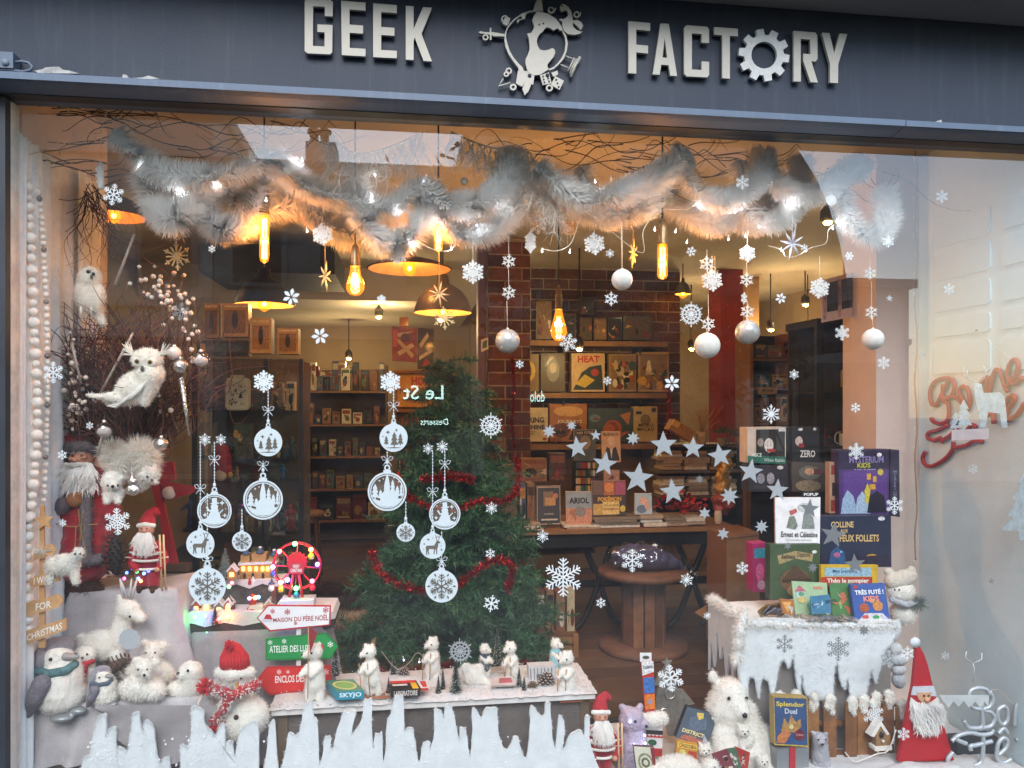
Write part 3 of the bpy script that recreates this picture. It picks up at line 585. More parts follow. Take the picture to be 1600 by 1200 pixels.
FL = [  # stickers: label tail, px, py, radius, style, rot
 ('white crystal snowflake sticker below the hanging white mitten', 177, 304, 17, 'fine', 10), ('silver grey snowflake sticker below the gold snowflake and above the owl head', 282, 487, 14, 'fine', 8),
 ('tiny white snowflake sticker alone on the mirrored facade', 331, 389, 6, 'six', 0), ('white six petal sticker over the dome lamp edge', 455, 464, 14, 'petal', 10), ('white six petal sticker over the dark duct', 500, 525, 14, 'petal', 25),
 ('small cream snowflake sticker under the saucer lamp', 596, 468, 8, 'felt', 0), ('pinkish white lace snowflake sticker beside the fir top', 767, 665, 20, 'lace', 0), ('lace snowflake sticker at the lower teardrop bulb', 888, 535, 14, 'fine', 15),
 ('tiny snowflake sticker over the brown game box left of HEAT', 812, 569, 7, 'six', 0), ('tiny six point snowflake sticker on the shelf under HEAT', 949, 595, 7, 'six', 10), ('white petal snowflake sticker at the end of the game shelves', 1050, 599, 13, 'petal', 0),
 ('large white lace medallion snowflake left of the hung white ball', 1080, 491, 20, 'lace', 0), ('small white snowflake by the grey cone lamp', 1080, 393, 8, 'six', 20), ('round white snowflake sticker under the wide fringe', 953, 396, 7, 'twelve', 0),
 ('six arm snowflake sticker below the plain hung ball on its thick cord', 955, 467, 11, 'six', 0), ('white snowflake sticker before the mirrored scaffolding', 1220, 466, 9, 'petal', 15), ('small fine snowflake sticker above the cabinet plants', 1241, 585, 8, 'twelve', 0),
 ('bright round fine snowflake sticker above the white book of two animals', 1205, 647, 15, 'twelve', 0), ('hexagon centred snowflake sticker under the window poster', 1316, 520, 12, 'big', 0), ('pale snowflake sticker in the mirrored sky at the fringe', 1160, 285, 11, 'fine', 0),
 ('round lace snowflake sticker high in the mirrored sky', 1299, 313, 10, 'lace', 0), ('round looped snowflake sticker at the fringe end on the pink wall', 1388, 377, 10, 'twelve', 0), ('small snowflake sticker left of the fringe end', 1327, 400, 7, 'six', 30),
 ('pale snowflake sticker on the pink pier below the hung ball', 1381, 567, 10, 'fine', 0), ('bright snowflake sticker at the dark corner above the purple game box', 1338, 705, 13, 'big', 0), ('white snowflake sticker on the lower corner of the purple game', 1398, 790, 14, 'fine', 0),
 ('small snowflake sticker in the right cabinet', 1337, 637, 8, 'six', 0), ('white starburst snowflake sticker below the table edge by the fir', 848, 838, 10, 'twelve', 0), ('largest white snowflake sticker with scrolls beside the fir', 880, 902, 30, 'big', 0),
 ('crisp white snowflake sticker on the purple bag', 988, 876, 18, 'fine', 0), ('round white snowflake sticker near the table leg', 1073, 906, 11, 'twelve', 10), ('small white snowflake sticker by the trestle rope', 1160, 888, 10, 'fine', 0),
 ('thin six arm snowflake sticker over the wooden drum', 939, 942, 8, 'six', 0), ('smallest white snowflake sticker by the cardboard flap', 1105, 962, 6, 'twelve', 0), ('white snowflake sticker low on the fir', 768, 943, 13, 'six', 10),
 ('white starburst snowflake sticker on the upper red tinsel', 768, 794, 10, 'twelve', 0), ('small white snowflake sticker on the lower red tinsel', 766, 865, 8, 'six', 0), ('small white snowflake sticker on the red hat of the tall Santa', 97, 711, 8, 'six', 0),
 ('small white snowflake sticker on the red coat of the tall Santa', 98, 817, 6, 'six', 0), ('small pale snowflake sticker above the Santa beside the curtain', 140, 665, 6, 'fine', 0), ('pale snowflake sticker on the curtain beside the beads', 83, 582, 17, 'fine', 0),
 ('white snowflake sticker on the edge of the red paper gnome', 1412, 1147, 10, 'fine', 0), ('thin snowflake sticker at the gnome hat tip', 1418, 1021, 11, 'six', 0), ('sticker snowflake on the picket fence tops', 1365, 1117, 17, 'big', 0), ('dark silver snowflake sticker on the white fleece', 1310, 1014, 19, 'big', 0), ('smaller dark silver snowflake sticker at the fleece slit', 1226, 1006, 14, 'fine', 0),
 ('faint grey snowflake sticker on the white reveal under the red script', 1520, 733, 8, 'six', 0), ('faint snowflake sticker on the white reveal above the silver script', 1477, 1025, 7, 'six', 0), ('faint large snowflake sticker on the reveal corner top', 1472, 307, 10, 'fine', 0), ('faint snowflake sticker on the reveal near the red script hook', 1483, 452, 9, 'fine', 0),
 ('small bright snowflake sticker under the blinking star', 1257, 387, 6, 'six', 0)]
for lb, px, py, r_, st_, ro in FL:
    m_ = silvd if 'dark silver' in lb or 'silver grey' in lb else (mat('#b9bdbd', .5) if 'faint' in lb else None)
    flake(lb, px, py, r_, st_, .012, m_, ro)
HG = [ # ornaments: label, px, py, radius, style, hang-from, Y, mat
 ('thick white felt snowflake hung at the fringe above the star of straw', 504, 366, 18, 'felt', 300, .25, None), ('gold tinted snowflake hung with a straw star at the left twigs', 276, 400, 22, 'twelve', 350, .35, straw),
 ('white felt snowflake hung before the saucer lamp', 621, 397, 17, 'felt', 348, .2, None), ('plump white felt snowflake hung beside the brick column', 739, 425, 19, 'felt', 358, .2, None), ('golden wire flower hung under the dark dome lamp', 694, 497, 18, 'twelve', None, .3, straw),
 ('upper felt snowflake on the cord of the glitter ball by the bricks', 795, 408, 11, 'six', 370, .22, None), ('lower felt snowflake on the cord of the glitter ball by the bricks', 795, 457, 11, 'six', 420, .222, None), ('pink lit felt snowflake turned edge on below the small beads', 829, 378, 18, 'felt', 340, .3, None),
 ('glitter snowflake behind the pink lit one at the fringe', 840, 353, 13, 'fine', None, .4, None), ('pale gold snowflake hidden in the fringe right of the column', 890, 356, 15, 'lace', None, .45, straw), ('thick white felt snowflake hung above the lower bulb', 929, 381, 18, 'felt', 340, .2, None),
 ('upper felt snowflake on the cord of the plain white ball', 1105, 412, 12, 'six', 390, .2, None), ('felt snowflake doubled behind the cord of the plain white ball', 1113, 438, 18, 'felt', 400, .28, None), ('lower felt snowflake just above the plain white ball', 1107, 506, 11, 'six', 460, .2, None),
 ('top felt snowflake on the cord of the silver ball', 1168, 396, 14, 'felt', 360, .2, None), ('second felt snowflake on the cord of the silver ball', 1167, 437, 11, 'six', 410, .202, None), ('third snowflake, turned sideways, on the cord of the silver ball', 1163, 466, 9, 'six', None, .204, None), ('lowest felt snowflake on the cord of the silver ball', 1168, 487, 11, 'six', 470, .206, None),
 ('upper felt snowflake on the cord of the ball at the poster', 1360, 427, 10, 'six', 400, .25, None), ('lower felt snowflake on the cord of the ball at the poster', 1362, 488, 10, 'six', 440, .252, None), ('big white plush snowflake in the fringe over the hung ball', 955, 313, 24, 'felt', 270, .16, None), ('white twig snowflake in the fringe above the saucer lamp', 667, 317, 20, 'fine', None, .3, None),
 ('large white glitter snowflake stuck on the snowy shelf among the bears', 719, 1018, 20, 'lace', None, .2, silv), ('white plastic snowflake on the small silver tree', 1048, 1060, 21, 'fine', None, .3, vinyl), ('white filigree snowflake over the small Santa sleeve', 183, 815, 21, 'big', None, .15, vinyl), ('thick white felt fir cone snowflake hung before the window poster', 1281, 450, 17, 'felt', 400, .22, None), ('crystal snowflake pinned low on the reveal bead string', 1390, 1030, 14, 'fine', None, .15, crystal)]
for lb, px, py, r_, st_, hg, Y, m_ in HG:
    flake(lb, px, py, r_, st_, Y, m_ or felt, random.uniform(-8, 8), hg or 0, .006, .55 if 'turned' in lb else 1)
def star(px, py, r_, n, ratio, rot=0):
    return [(px+r_*(1 if i % 2 == 0 else ratio)*math.sin(R(rot+180*i/n)), py-r_*(1 if i % 2 == 0 else ratio)*math.cos(R(rot+180*i/n))) for i in range(2*n)]
ST = [(902, 699, 18, 5, -8, 'silver star sticker before the standing green manga'), (945, 725, 20, 5, 8, 'silver star sticker over the blond manga cover'), (997, 747, 25, 5, 6, 'largest silver star sticker above the red ribbon pile'), (1037, 695, 22, 5, -2, 'large silver star sticker by the straw basket'),
 (1083, 700, 18, 5, 2, 'silver star sticker below the dried grasses'), (1125, 712, 20, 5, -10, 'silver star sticker below the potted plant'), (1173, 737, 20, 5, 8, 'silver star sticker left of the figure boxes'), (1215, 766, 18, 5, 4, 'silver star sticker at the corner of the white picture book'), (1051, 768, 21, 5, -6, 'silver star sticker on the red ribbon pile'),
 (931, 680, 9, 5, 0, 'small pale star sticker above the manga'), (989, 685, 11, 8, 0, 'pale eight point star sticker right of the manga'), (858, 674, 11, 8, 10, 'pale eight point star sticker on the beige TURING box'), (893, 665, 8, 8, 0, 'small eight point star sticker at the journey box'), (1093, 749, 7, 6, 0, 'tiny star sticker in the dark shelf'), (1101, 802, 10, 6, 0, 'bright small star sticker at the table edge'),
 (1140, 775, 15, 8, 8, 'pale eight point star sticker on the cellophane gift'), (1130, 834, 10, 6, 10, 'small star sticker just under the table edge'), (1190, 823, 11, 8, 0, 'pale eight point star sticker on the table leg'), (1302, 836, 21, 5, 10, 'grey star sticker on the COLLINE box corner'), (1336, 882, 17, 5, -5, 'grey star sticker above the fireman book'), (1265, 795, 16, 5, 5, 'pale grey star sticker on the white picture book'),
 (1350, 985, 9, 8, 0, 'small dark eight point star sticker on the fleece'), (1270, 887, 8, 8, 0, 'small grey star sticker on the green detective box'), (1231, 853, 6, 6, 0, 'tiny grey star sticker on the green box ribbon'), (1549, 908, 5, 5, 0, 'tiny dark star sticker on the white reveal'), (1443, 552, 4, 5, 0, 'tiny grey star sticker beside the fairy light cord'), (1390, 466, 6, 5, 0, 'small white star sticker on the pink pier')]
for px, py, r_, n, ro, lb in ST:
    m_ = silvd if 'grey' in lb or 'dark' in lb else silv
    tag(MB().ppoly(star(px, py, r_, n, .42 if n == 5 else .5, ro), .013, .0015).build('star_sticker', m_), lb, 'star', 'star stickers on the glass')
def spike_star(lb, px, py, r_, Y, m_, n=8, hang=None, sx=1):
    t = T('straw_star', lb, 'star', P(px, py+r_, Y)); k = K(px, Y); c = P(px, py, Y); a_ = MB()
    for i in range(n):
        a = 2*math.pi*i/n+.2; rr = r_*(1.25 if i == 0 or i == n//2 else 1)
        a_.tube([c, c+V(math.sin(a)*rr*k*.5*sx, 0, math.cos(a)*rr*k*.5), c+V(math.sin(a)*rr*k*sx, 0, math.cos(a)*rr*k)], [r_*k*.06, r_*k*.1, r_*k*.012], 5)
    a_.build('rays', m_, t)
    if hang: MB().tube([c, P(px, hang, Y)], .0012, 4).build('thread', m_, t)
spike_star('slim straw star hung between bulb and felt snowflake', 508, 432, 20, .3, straw, 7, 378, .5)
spike_star('gold straw star hung before the dark dome lamp', 686, 460, 17, .3, straw, 9, 395)
spike_star('narrow gold straw star hung under the wide fringe', 989, 396, 20, .4, straw, 8, 360, .4)
spike_star('white eight ray star hung in the mirrored sky', 1238, 381, 21, .15, mat('#e3e2ee', .4), 8, 335)
spike_star('small straw star hung above the gold snowflake', 284, 370, 10, .34, straw, 5, 355)
spike_star('small white star dangling among the fringe twigs', 1117, 425, 8, .3, straw, 6, 400)
# balls
ballf = mat('#eeebe4', .95, var=.05, scale=50, bump=.4, bscale=300); ballg = glitter('#cfccc6', 900, .3, .55); cord = mat('#e8d9c4', .8)
for px, py, r_, hang, Y, m_, cr, lb in ((972, 437, 16.5, 345, .2, ballf, .003, 'plain white felt ball hung on a thick cord'), (793, 533, 19, 470, .22, ballg, .0012, 'glitter white ball hung before the brick column'), (1105, 540, 20, 515, .2, ballf, .0015, 'largest plain white felt ball hung near the ceiling spots'),
        (1168, 519, 19, 500, .206, ballg, .0012, 'silver glitter ball hung under four snowflakes'), (1364, 530, 16.5, 495, .25, ballf, .0015, 'white felt ball hung at the pink pier')):
    k = K(px, Y); c = P(px, py, Y); t = T('hanging_ball', lb, 'bauble', c+V(0, 0, -r_*k), 'balls hung from the fringe')
    MB().ell(c, r_*k, 28, 18).build('ball', m_, t)
    MB().lathe(c+V(0, 0, r_*k*.96), [(.006, 0), (.006, .006), (.001, .009)], 8).build('cap', mat('#c9c4ba', .4, metal=.5), t)
    MB().tube([c+V(0, 0, r_*k), P(px-1, hang, Y)], cr, 5).build('cord', cord, t)
for px, py, r_, lb in ((842, 266, 6, 'small pompom bead at the top of the twig above the column'), (842, 341, 4.5, 'lowest small pompom bead above the column'), (843, 306, 5.5, 'middle small pompom bead above the column'), (557, 327, 5.5, 'small pompom bead in front of the teardrop bulb cord'), (718, 308, 5, 'small pompom bead in the fringe right of the plush snowflake'), (690, 325, 5, 'small pompom bead in the fringe above the tubular bulb'), (725, 283, 6, 'small pompom bead on the frosted twig')):
    c = P(px, py, .24); tag(MB().ell(c, r_*K(px, .24), 12, 8).build('pompom', ballf), lb, 'pompom', 'pompom beads in the fringe')
# bauble stickers
cut = mat('#6d655a', .8, var=.1); vin2 = mat('#dbe4e9', .5, var=.03, scale=30)
def circ(px, py, r_, n=36, sx=1): return [(px+r_*math.sin(6.28318*i/n)*sx, py-r_*math.cos(6.28318*i/n)) for i in range(n)]
def tree_pp(x, y, h, wd):
    return [(x, y-h), (x+wd*.3, y-h*.68), (x+wd*.16, y-h*.68), (x+wd*.42, y-h*.42), (x+wd*.2, y-h*.42), (x+wd*.5, y-h*.12), (x+.08*wd, y-h*.12), (x+.08*wd, y), (x-.08*wd, y), (x-.08*wd, y-h*.12), (x-wd*.5, y-h*.12), (x-wd*.2, y-h*.42), (x-wd*.42, y-h*.42), (x-wd*.16, y-h*.68), (x-wd*.3, y-h*.68)]
def bauble(lb, px, py, r_, motif, top, bow):
    Y = .012; t = T('bauble_sticker', lb, 'bauble sticker', P(px, py+r_, Y), 'white bauble stickers on the glass')
    openw = motif in ('church', 'snowman')
    if openw:
        m_ = MB(); m_.ring([P(x, y, Y) for x, y in circ(px, py, r_)], [P(x, y, Y) for x, y in circ(px, py, r_*.91)], (0, .001, 0)); m_.ring([P(x, y, Y) for x, y in circ(px, py, r_*.87)], [P(x, y, Y) for x, y in circ(px, py, r_*.82)], (0, .001, 0)); m_.build('rim', vin2, t)
        MB().ppoly(circ(px, py, r_*.995), Y+.002, .0005).build('tinted_film', mat('#8f7f70', .6, alpha=.28), t)
    else: MB().ppoly(circ(px, py, r_), Y, .001).build('disc', vin2, t)
    h = MB(); h.ppoly([(px-r_*.2, py-r_*.95), (px+r_*.2, py-r_*.95), (px+r_*.2, py-r_*1.1), (px-r_*.2, py-r_*1.1)], Y-.0002, .001)
    h.ring([P(x, y, Y-.0003) for x, y in circ(px, py-r_*1.22, r_*.16, 14)], [P(x, y, Y-.0003) for x, y in circ(px, py-r_*1.22, r_*.08, 14)], (0, .001, 0)); h.build('cap', vin2, t)
    s_ = MB(); s_.tube([P(px, py-r_*1.35, Y), P(px, top, Y)], .0011, 4); y = py-r_*1.5
    while y > top: s_.ell(P(px, y, Y), (.003, .0012, .003), 8, 4); y -= 5
    s_.ell(P(px, py-r_*1.5, Y), (.006, .0014, .008), 8, 6); s_.build('bead_string', vin2, t)
    if bow:
        b = MB()
        for s in (-1, 1): b.tube([P(px, bow, Y), P(px+s*5, bow-6, Y), P(px+s*9, bow-5, Y), P(px+s*7, bow, Y), P(px, bow, Y)], .0014, 5); b.tube([P(px, bow, Y), P(px+s*4, bow+5, Y), P(px+s*7, bow+9, Y)], .0014, 5)
        b.build('bow', vin2, t)
    mo = MB(); Ym = Y-.0012; fm = cut
    def pp(pts): mo.ppoly([(px+r_*u, py+r_*v) for u, v in pts], Ym-.0001*len(mo.f)*.02, .0006)
    def dots(l):
        for u, v, q in l: pp([(u+q*math.sin(a*.7854*1.0)*(1 if a % 2 == 0 else .4), v-q*math.cos(a*.7854)*(1 if a % 2 == 0 else .4)) for a in range(8)])
    if motif == 'trees':
        for x, y, h_, w_ in ((-.52, .5, .65, .36), (.05, .62, 1.05, .56), (.48, .52, .85, .42)): mo.ppoly([(px+r_*u, py+r_*v) for u, v in tree_pp(x, y, h_, w_)], Ym-.0001*len(mo.f)*.02, .0006)
        dots([(-.4, -.4, .16), (.2, -.55, .12), (-.75, -.1, .07)]); pp([(-.6, .72), (0, .66), (.6, .7), (0, .74)])
    elif motif == 'deer':
        pp([(-.45, -.02), (.1, -.03), (.22, -.2), (.3, -.38), (.42, -.42), (.62, -.3), (.58, -.22), (.45, -.2), (.42, .05), (.36, .22), (.36, .66), (.29, .66), (.27, .3), (.2, .25), (.14, .64), (.07, .64), (.1, .24), (-.28, .24), (-.32, .42), (-.25, .68), (-.32, .68), (-.42, .42), (-.46, .7), (-.53, .7), (-.5, .36), (-.55, .1)])
        for a in ((.34, -.4, .2, -.85), (.42, -.42, .62, -.85), (.27, -.62, .42, -.82), (.53, -.62, .4, -.8)): pp([(a[0]-.025, a[1]), (a[0]+.025, a[1]), (a[2]+.02, a[3]), (a[2]-.02, a[3])])
        dots([(-.35, -.5, .13), (-.65, -.15, .1), (.7, .3, .11), (-.7, .25, .06), (0, -.62, .06), (.65, .0, .05)])
    elif motif == 'flake':
        mo = flake_mesh(px, py, r_*.76, Ym, 'fine', 0, .0006)
        for i in range(6): a = R(30+60*i); u, v = .78*math.sin(a), -.78*math.cos(a); pp([(u+.12*math.sin(a), v-.12*math.cos(a)), (u+.06*math.cos(a), v+.06*math.sin(a)), (u-.12*math.sin(a), v+.12*math.cos(a)), (u-.06*math.cos(a), v-.06*math.sin(a))])
    else: fm = vin2
    if motif == 'church':
        pp([(-.75, .35), (-.3, .5), (.3, .42), (.75, .35), (.6, .6), (.3, .76), (0, .8), (-.3, .76), (-.6, .6)])
        pp([(-.16, .4), (-.16, -.3), (-.06, -.75), (0, -.9), (.06, -.75), (.14, -.3), (.14, .0), (.5, .05), (.58, .28), (.56, .5), (.15, .52), (-.16, .55), (-.36, .5), (-.36, .22), (-.16, -.02)])
        for x, y, h_, w_ in ((-.62, .4, .8, .42), (-.34, .4, .5, .3), (.28, .1, .72, .3), (.52, .3, .6, .32), (.72, .3, .72, .2)): pp(tree_pp(x, y, h_, w_))
        dots([(-.4, -.55, .07), (.35, -.7, .06), (-.2, -.65, .05), (.6, -.5, .06), (-.6, -.3, .05)])
    if motif == 'snowman':
        pp([(-.8, .55), (-.4, .42), (-.3, .2), (-.2, .0), (.2, .0), (.32, .2), (.36, .42), (.8, .55), (.5, .72), (0, .8), (-.5, .72)])
        pp([(-.17, -.05), (-.22, -.25), (-.12, -.4), (.12, -.4), (.22, -.25), (.17, -.05)]); pp([(-.22, -.38), (-.24, -.44), (-.13, -.46), (-.15, -.72), (.14, -.76), (.15, -.48), (.26, -.47), (.25, -.4)])
        pp([(-.2, -.06), (.22, -.1), (.24, 0), (-.1, .06), (-.35, .04), (-.5, -.2), (-.4, -.25), (-.3, -.05)]); pp([(.25, .12), (.5, -.08), (.52, -.03), (.28, .2)])
        dots([(.45, -.45, .16), (-.55, .25, .14), (.6, .28, .14), (-.5, -.5, .06), (.65, -.1, .05), (-.25, -.7, .05)])
    mo.build('motif', fm, t)
bauble('white bauble sticker of three firs left of the fir tree'.replace('left of the fir tree', 'over the glass cabinet'), 419, 691, 22, 'trees', 605, 641); bauble('large bauble sticker of a church above the lit village', 411, 781, 31, 'church', 720, 727)
bauble('bauble sticker of a snowman with scarf above the lit village', 335, 798, 27, 'snowman', 690, 718); bauble('white bauble sticker of a reindeer beside the small Santa', 313, 850, 22, 'deer', 690, 763); bauble('small bauble sticker with a snowflake above the village tree', 378, 846, 15.5, 'flake', 795, None)
bauble('large bauble sticker with a big snowflake over the village', 324, 916, 29, 'flake', 770, 876)
bauble('white bauble sticker of three firs beside the fir tree', 615, 684, 22, 'trees', 605, 634); bauble('large bauble sticker of a church beside the fir tree', 605, 768, 30.5, 'church', 705, 719); bauble('small bauble sticker with a snowflake on the fir tree', 634, 832, 14.5, 'flake', 783, None)
bauble('bauble sticker of a snowman with scarf on the fir tree', 695, 803, 24.5, 'snowman', 700, 725); bauble('white bauble sticker of a reindeer on the fir tree', 676, 853, 20, 'deer', 703, 768); bauble('large bauble sticker with a big snowflake on the fir tree', 690, 916, 25.5, 'flake', 830, 876)
for px, py, r_, lb in ((412, 596, 18, 'white looped snowflake sticker topping the strings over the cabinet'), (610, 597, 18, 'white looped snowflake sticker topping the strings beside the fir top'), (320, 687, 10, 'fine small snowflake topping the strings of the snowman bauble over the village'), (345, 687, 9, 'second small snowflake beside the red hen toy'), (669, 701, 9, 'small snowflake topping the reindeer string on the fir'), (691, 698, 10, 'small snowflake topping the snowman string on the fir')):
    flake(lb, px, py, r_, 'felt' if r_ > 15 else 'twelve', .0125, vinyl)
# ------------------------------------------------------------------ fringe, twigs and lights across the top of the window
def soft_mat(name, c, tl=.4):
    m = bpy.data.materials.new(name); m.use_nodes = True; t = m.node_tree; t.nodes.remove(t.nodes['Principled BSDF']); o = t.nodes['Material Output']
    a = t.nodes.new('ShaderNodeBsdfDiffuse'); b = t.nodes.new('ShaderNodeBsdfTranslucent'); x = t.nodes.new('ShaderNodeMixShader'); x.inputs[0].default_value = tl
    tc = t.nodes.new('ShaderNodeTexCoord'); n = t.nodes.new('ShaderNodeTexNoise'); n.inputs['Scale'].default_value = 40; t.links.new(tc.outputs['Object'], n.inputs['Vector'])
    mr = t.nodes.new('ShaderNodeMapRange'); mr.inputs[3].default_value = .85; mr.inputs[4].default_value = 1.1; t.links.new(n.outputs[0], mr.inputs[0])
    sc_ = t.nodes.new('ShaderNodeVectorMath'); sc_.operation = 'SCALE'; sc_.inputs[0].default_value = lin(c)[:3]; t.links.new(mr.outputs[0], sc_.inputs['Scale'])
    for q in (a, b): t.links.new(sc_.outputs[0], q.inputs['Color'])
    t.links.new(a.outputs[0], x.inputs[1]); t.links.new(b.outputs[0], x.inputs[2]); t.links.new(x.outputs[0], o.inputs['Surface']); return m
fibre = soft_mat('white_fibre', '#fdfbf8', .32); sheer = soft_mat('sheer_cloth', '#ffffff', .1); tulle = soft_mat('grey_tulle', '#a9a3a3', .3); fur = soft_mat('plush_fur', '#f0ece4', .25)
def spline(pts, n=10):
    pts = [Vector(p) for p in pts]; o = []
    for i in range(len(pts)-1):
        a, b, c, d = pts[max(i-1, 0)], pts[i], pts[i+1], pts[min(i+2, len(pts)-1)]
        for j in range(n):
            t = j/n; o.append(.5*((2*b)+(c-a)*t+(2*a-5*b+4*c-d)*t*t+(3*b-a-3*c+d)*t**3))
    o.append(pts[-1]); return o
def boa(label, pts, Y, r_px=26, dens=26, seed=0):
    rnd = random.Random(seed); k = K(800, Y); path = spline([P(x, y, Y)+V(0, rnd.uniform(-.03, .03), 0) for x, y in pts], 14)
    t = T('fringe_garland', label, 'garland', min(path, key=lambda p: p.z), 'white fringe garlands across the window top')
    MB().tube(path, [r_px*k*.2*(1+.12*math.sin(i*1.7)) for i in range(len(path))], 9).build('core', fibre, t); m_ = MB(); L = sum((path[i+1]-path[i]).length for i in range(len(path)-1)); r_px *= 1.1; n = int(L/k*dens*.85)
    for _ in range(n):
        i = rnd.randrange(len(path)-1); p = path[i].lerp(path[i+1], rnd.random()); d = (path[i+1]-path[i]).normalized()
        q = V(rnd.gauss(0, 1), rnd.gauss(0, 1), rnd.gauss(0, 1)); q -= d*q.dot(d); q.normalize(); ln = r_px*k*rnd.uniform(.7, 1.12)
        e = p+(q+d*rnd.uniform(.1, .35)).normalized()*ln; s = q.cross(d).normalized()*.0023; mid = p+(e-p)*.6+V(0, 0, .001)
        m_.add([p-s, p+s, mid+s*.9, mid-s*.9, e], [(0, 1, 2, 3), (3, 2, 4)])
    m_.build('fringe', fibre, t)
boa('white fringe garland sagging from the upper left twigs to the pale sky', [(178, 208), (215, 240), (255, 268), (320, 280), (380, 268), (425, 240)], 0.13, 26, 34, 1)
boa('pointed loop of white fringe hanging over the gold snowflake', [(222, 262), (238, 312), (268, 345), (298, 330), (325, 285)], 0.2, 28, 34, 2)
boa('white fringe loop lit orange around the long tubular bulb', [(348, 292), (372, 318), (415, 330), (465, 318), (500, 330), (520, 300)], 0.4, 30, 34, 3)
boa('low bright fringe loop behind the teardrop bulb', [(425, 262), (462, 300), (500, 340), (560, 372), (612, 355), (640, 315)], 0.42, 30, 34, 4)
boa('broad white fringe swag above the saucer lamp', [(420, 242), (470, 285), (540, 310), (610, 320), (655, 290), (700, 318), (750, 318), (792, 282), (800, 240)], 0.14, 27, 32, 5)
boa('orange lit fringe swag between saucer lamp and brick column', [(640, 330), (690, 352), (740, 352), (790, 342), (850, 318), (880, 290)], 0.4, 26, 30, 6)
boa('wide grey white fringe loop at the middle of the window top', [(835, 262), (868, 288), (915, 312), (965, 305), (1015, 285), (1055, 255), (1065, 246)], 0.13, 27, 36, 7)
boa('orange lit fringe under the wide middle loop', [(880, 318), (930, 335), (975, 338), (1030, 310)], 0.4, 24, 32, 8)
boa('white fringe loop dropping around the socket of the far tubular bulb', [(1040, 300), (1062, 330), (1105, 348), (1145, 335), (1175, 300), (1190, 262)], 0.38, 28, 36, 9)
boa('white fringe loop crossing the mirrored sky edge', [(1060, 252), (1095, 305), (1140, 312), (1180, 285), (1195, 240)], 0.14, 24, 30, 10)
boa('pale fringe loop in the mirrored sky', [(1190, 240), (1215, 285), (1255, 305), (1290, 295), (1330, 262), (1350, 268)], 0.15, 25, 34, 11)
boa('hanging end of the white fringe at the pink pier', [(1310, 258), (1320, 310), (1338, 355), (1362, 372), (1380, 345), (1378, 300)], 0.16, 26, 36, 12)
boa('white fringe loop hanging beside the star at the window end', [(1130, 330), (1175, 352), (1200, 330), (1215, 300)], 0.36, 22, 30, 13)
boa('deep fringe scallop above the gold snowflake and the dome lamp', [(300, 262), (315, 325), (348, 358), (388, 340), (418, 280)], .24, 27, 34, 14)
boa('deep fringe scallop before the saucer lamp', [(556, 280), (570, 345), (608, 382), (652, 358), (676, 290)], .2, 26, 34, 15)
boa('deep fringe scallop between saucer lamp and hung felt snowflake', [(668, 290), (698, 350), (745, 370), (795, 340), (815, 275)], .24, 25, 34, 16)
boa('tall fringe scallop over the plain hung ball', [(905, 260), (930, 320), (970, 335), (1012, 322), (1040, 262)], .3, 26, 34, 17)
boa('fringe scallop sagging over the snowflake cords', [(1150, 252), (1168, 325), (1205, 348), (1240, 318), (1252, 252)], .24, 25, 34, 18)
def curly(m_, p0, d, L, r0, rnd, amp=.03, n=14, taper=.25, seg=4):
    d = Vector(d).normalized(); a = d.orthogonal().normalized(); b = d.cross(a); ph = rnd.random()*6; fr = rnd.uniform(2.2, 4.5); pts = []
    for i in range(n+1):
        t = i/n; pts.append(Vector(p0)+d*L*t+(a*math.sin(ph+fr*t*2.4)+b*math.cos(ph*1.3+fr*t*1.9))*amp*t*(1.2-.3*t)*2)
    m_.tube(pts, [r0*(1-(1-taper)*i/n) for i in range(n+1)], seg); return pts
brk = mat('#4a2620', .8, var=.25, scale=20); brk2 = mat('#3a2620', .8, var=.25, scale=20)
rnd = random.Random(21); gt = T('twig_garland', 'dark curly twigs running along the top of the window behind the fringe', 'twigs', P(700, 300, .3))
for px, py, n in ((90, 165, 9), (200, 195, 10), (310, 225, 9), (420, 205, 8), (880, 230, 9), (1010, 235, 9), (1110, 245, 9), (1180, 260, 6), (1330, 280, 6), (120, 240, 6), (140, 280, 5), (960, 255, 6)):
    m_ = MB()
    for i in range(n): curly(m_, P(px+rnd.uniform(-50, 50), py+rnd.uniform(-18, 18), .3+rnd.uniform(-.08, .12)), (rnd.choice((-1, 1))*1, rnd.uniform(-.3, .3), rnd.uniform(-.35, .3)), rnd.uniform(.2, .55), .0032, rnd, .03)
    m_.build('twig', brk2 if px < 600 else mat('#38281f', .8), gt)
gt2 = T('fallen_rattan_twigs', 'tangle of dark red twigs hanging beside the upper left bell lamp', 'twigs', P(140, 400, .5)); m_ = MB()
for i in range(40): curly(m_, P(140+rnd.uniform(-12, 14), 300+rnd.uniform(-15, 20), .5), (rnd.uniform(-.5, .7), rnd.uniform(-.3, .3), rnd.uniform(-1.2, -.3)), rnd.uniform(.15, .42), .002, rnd, .025)
m_.build('twig', brk, gt2)
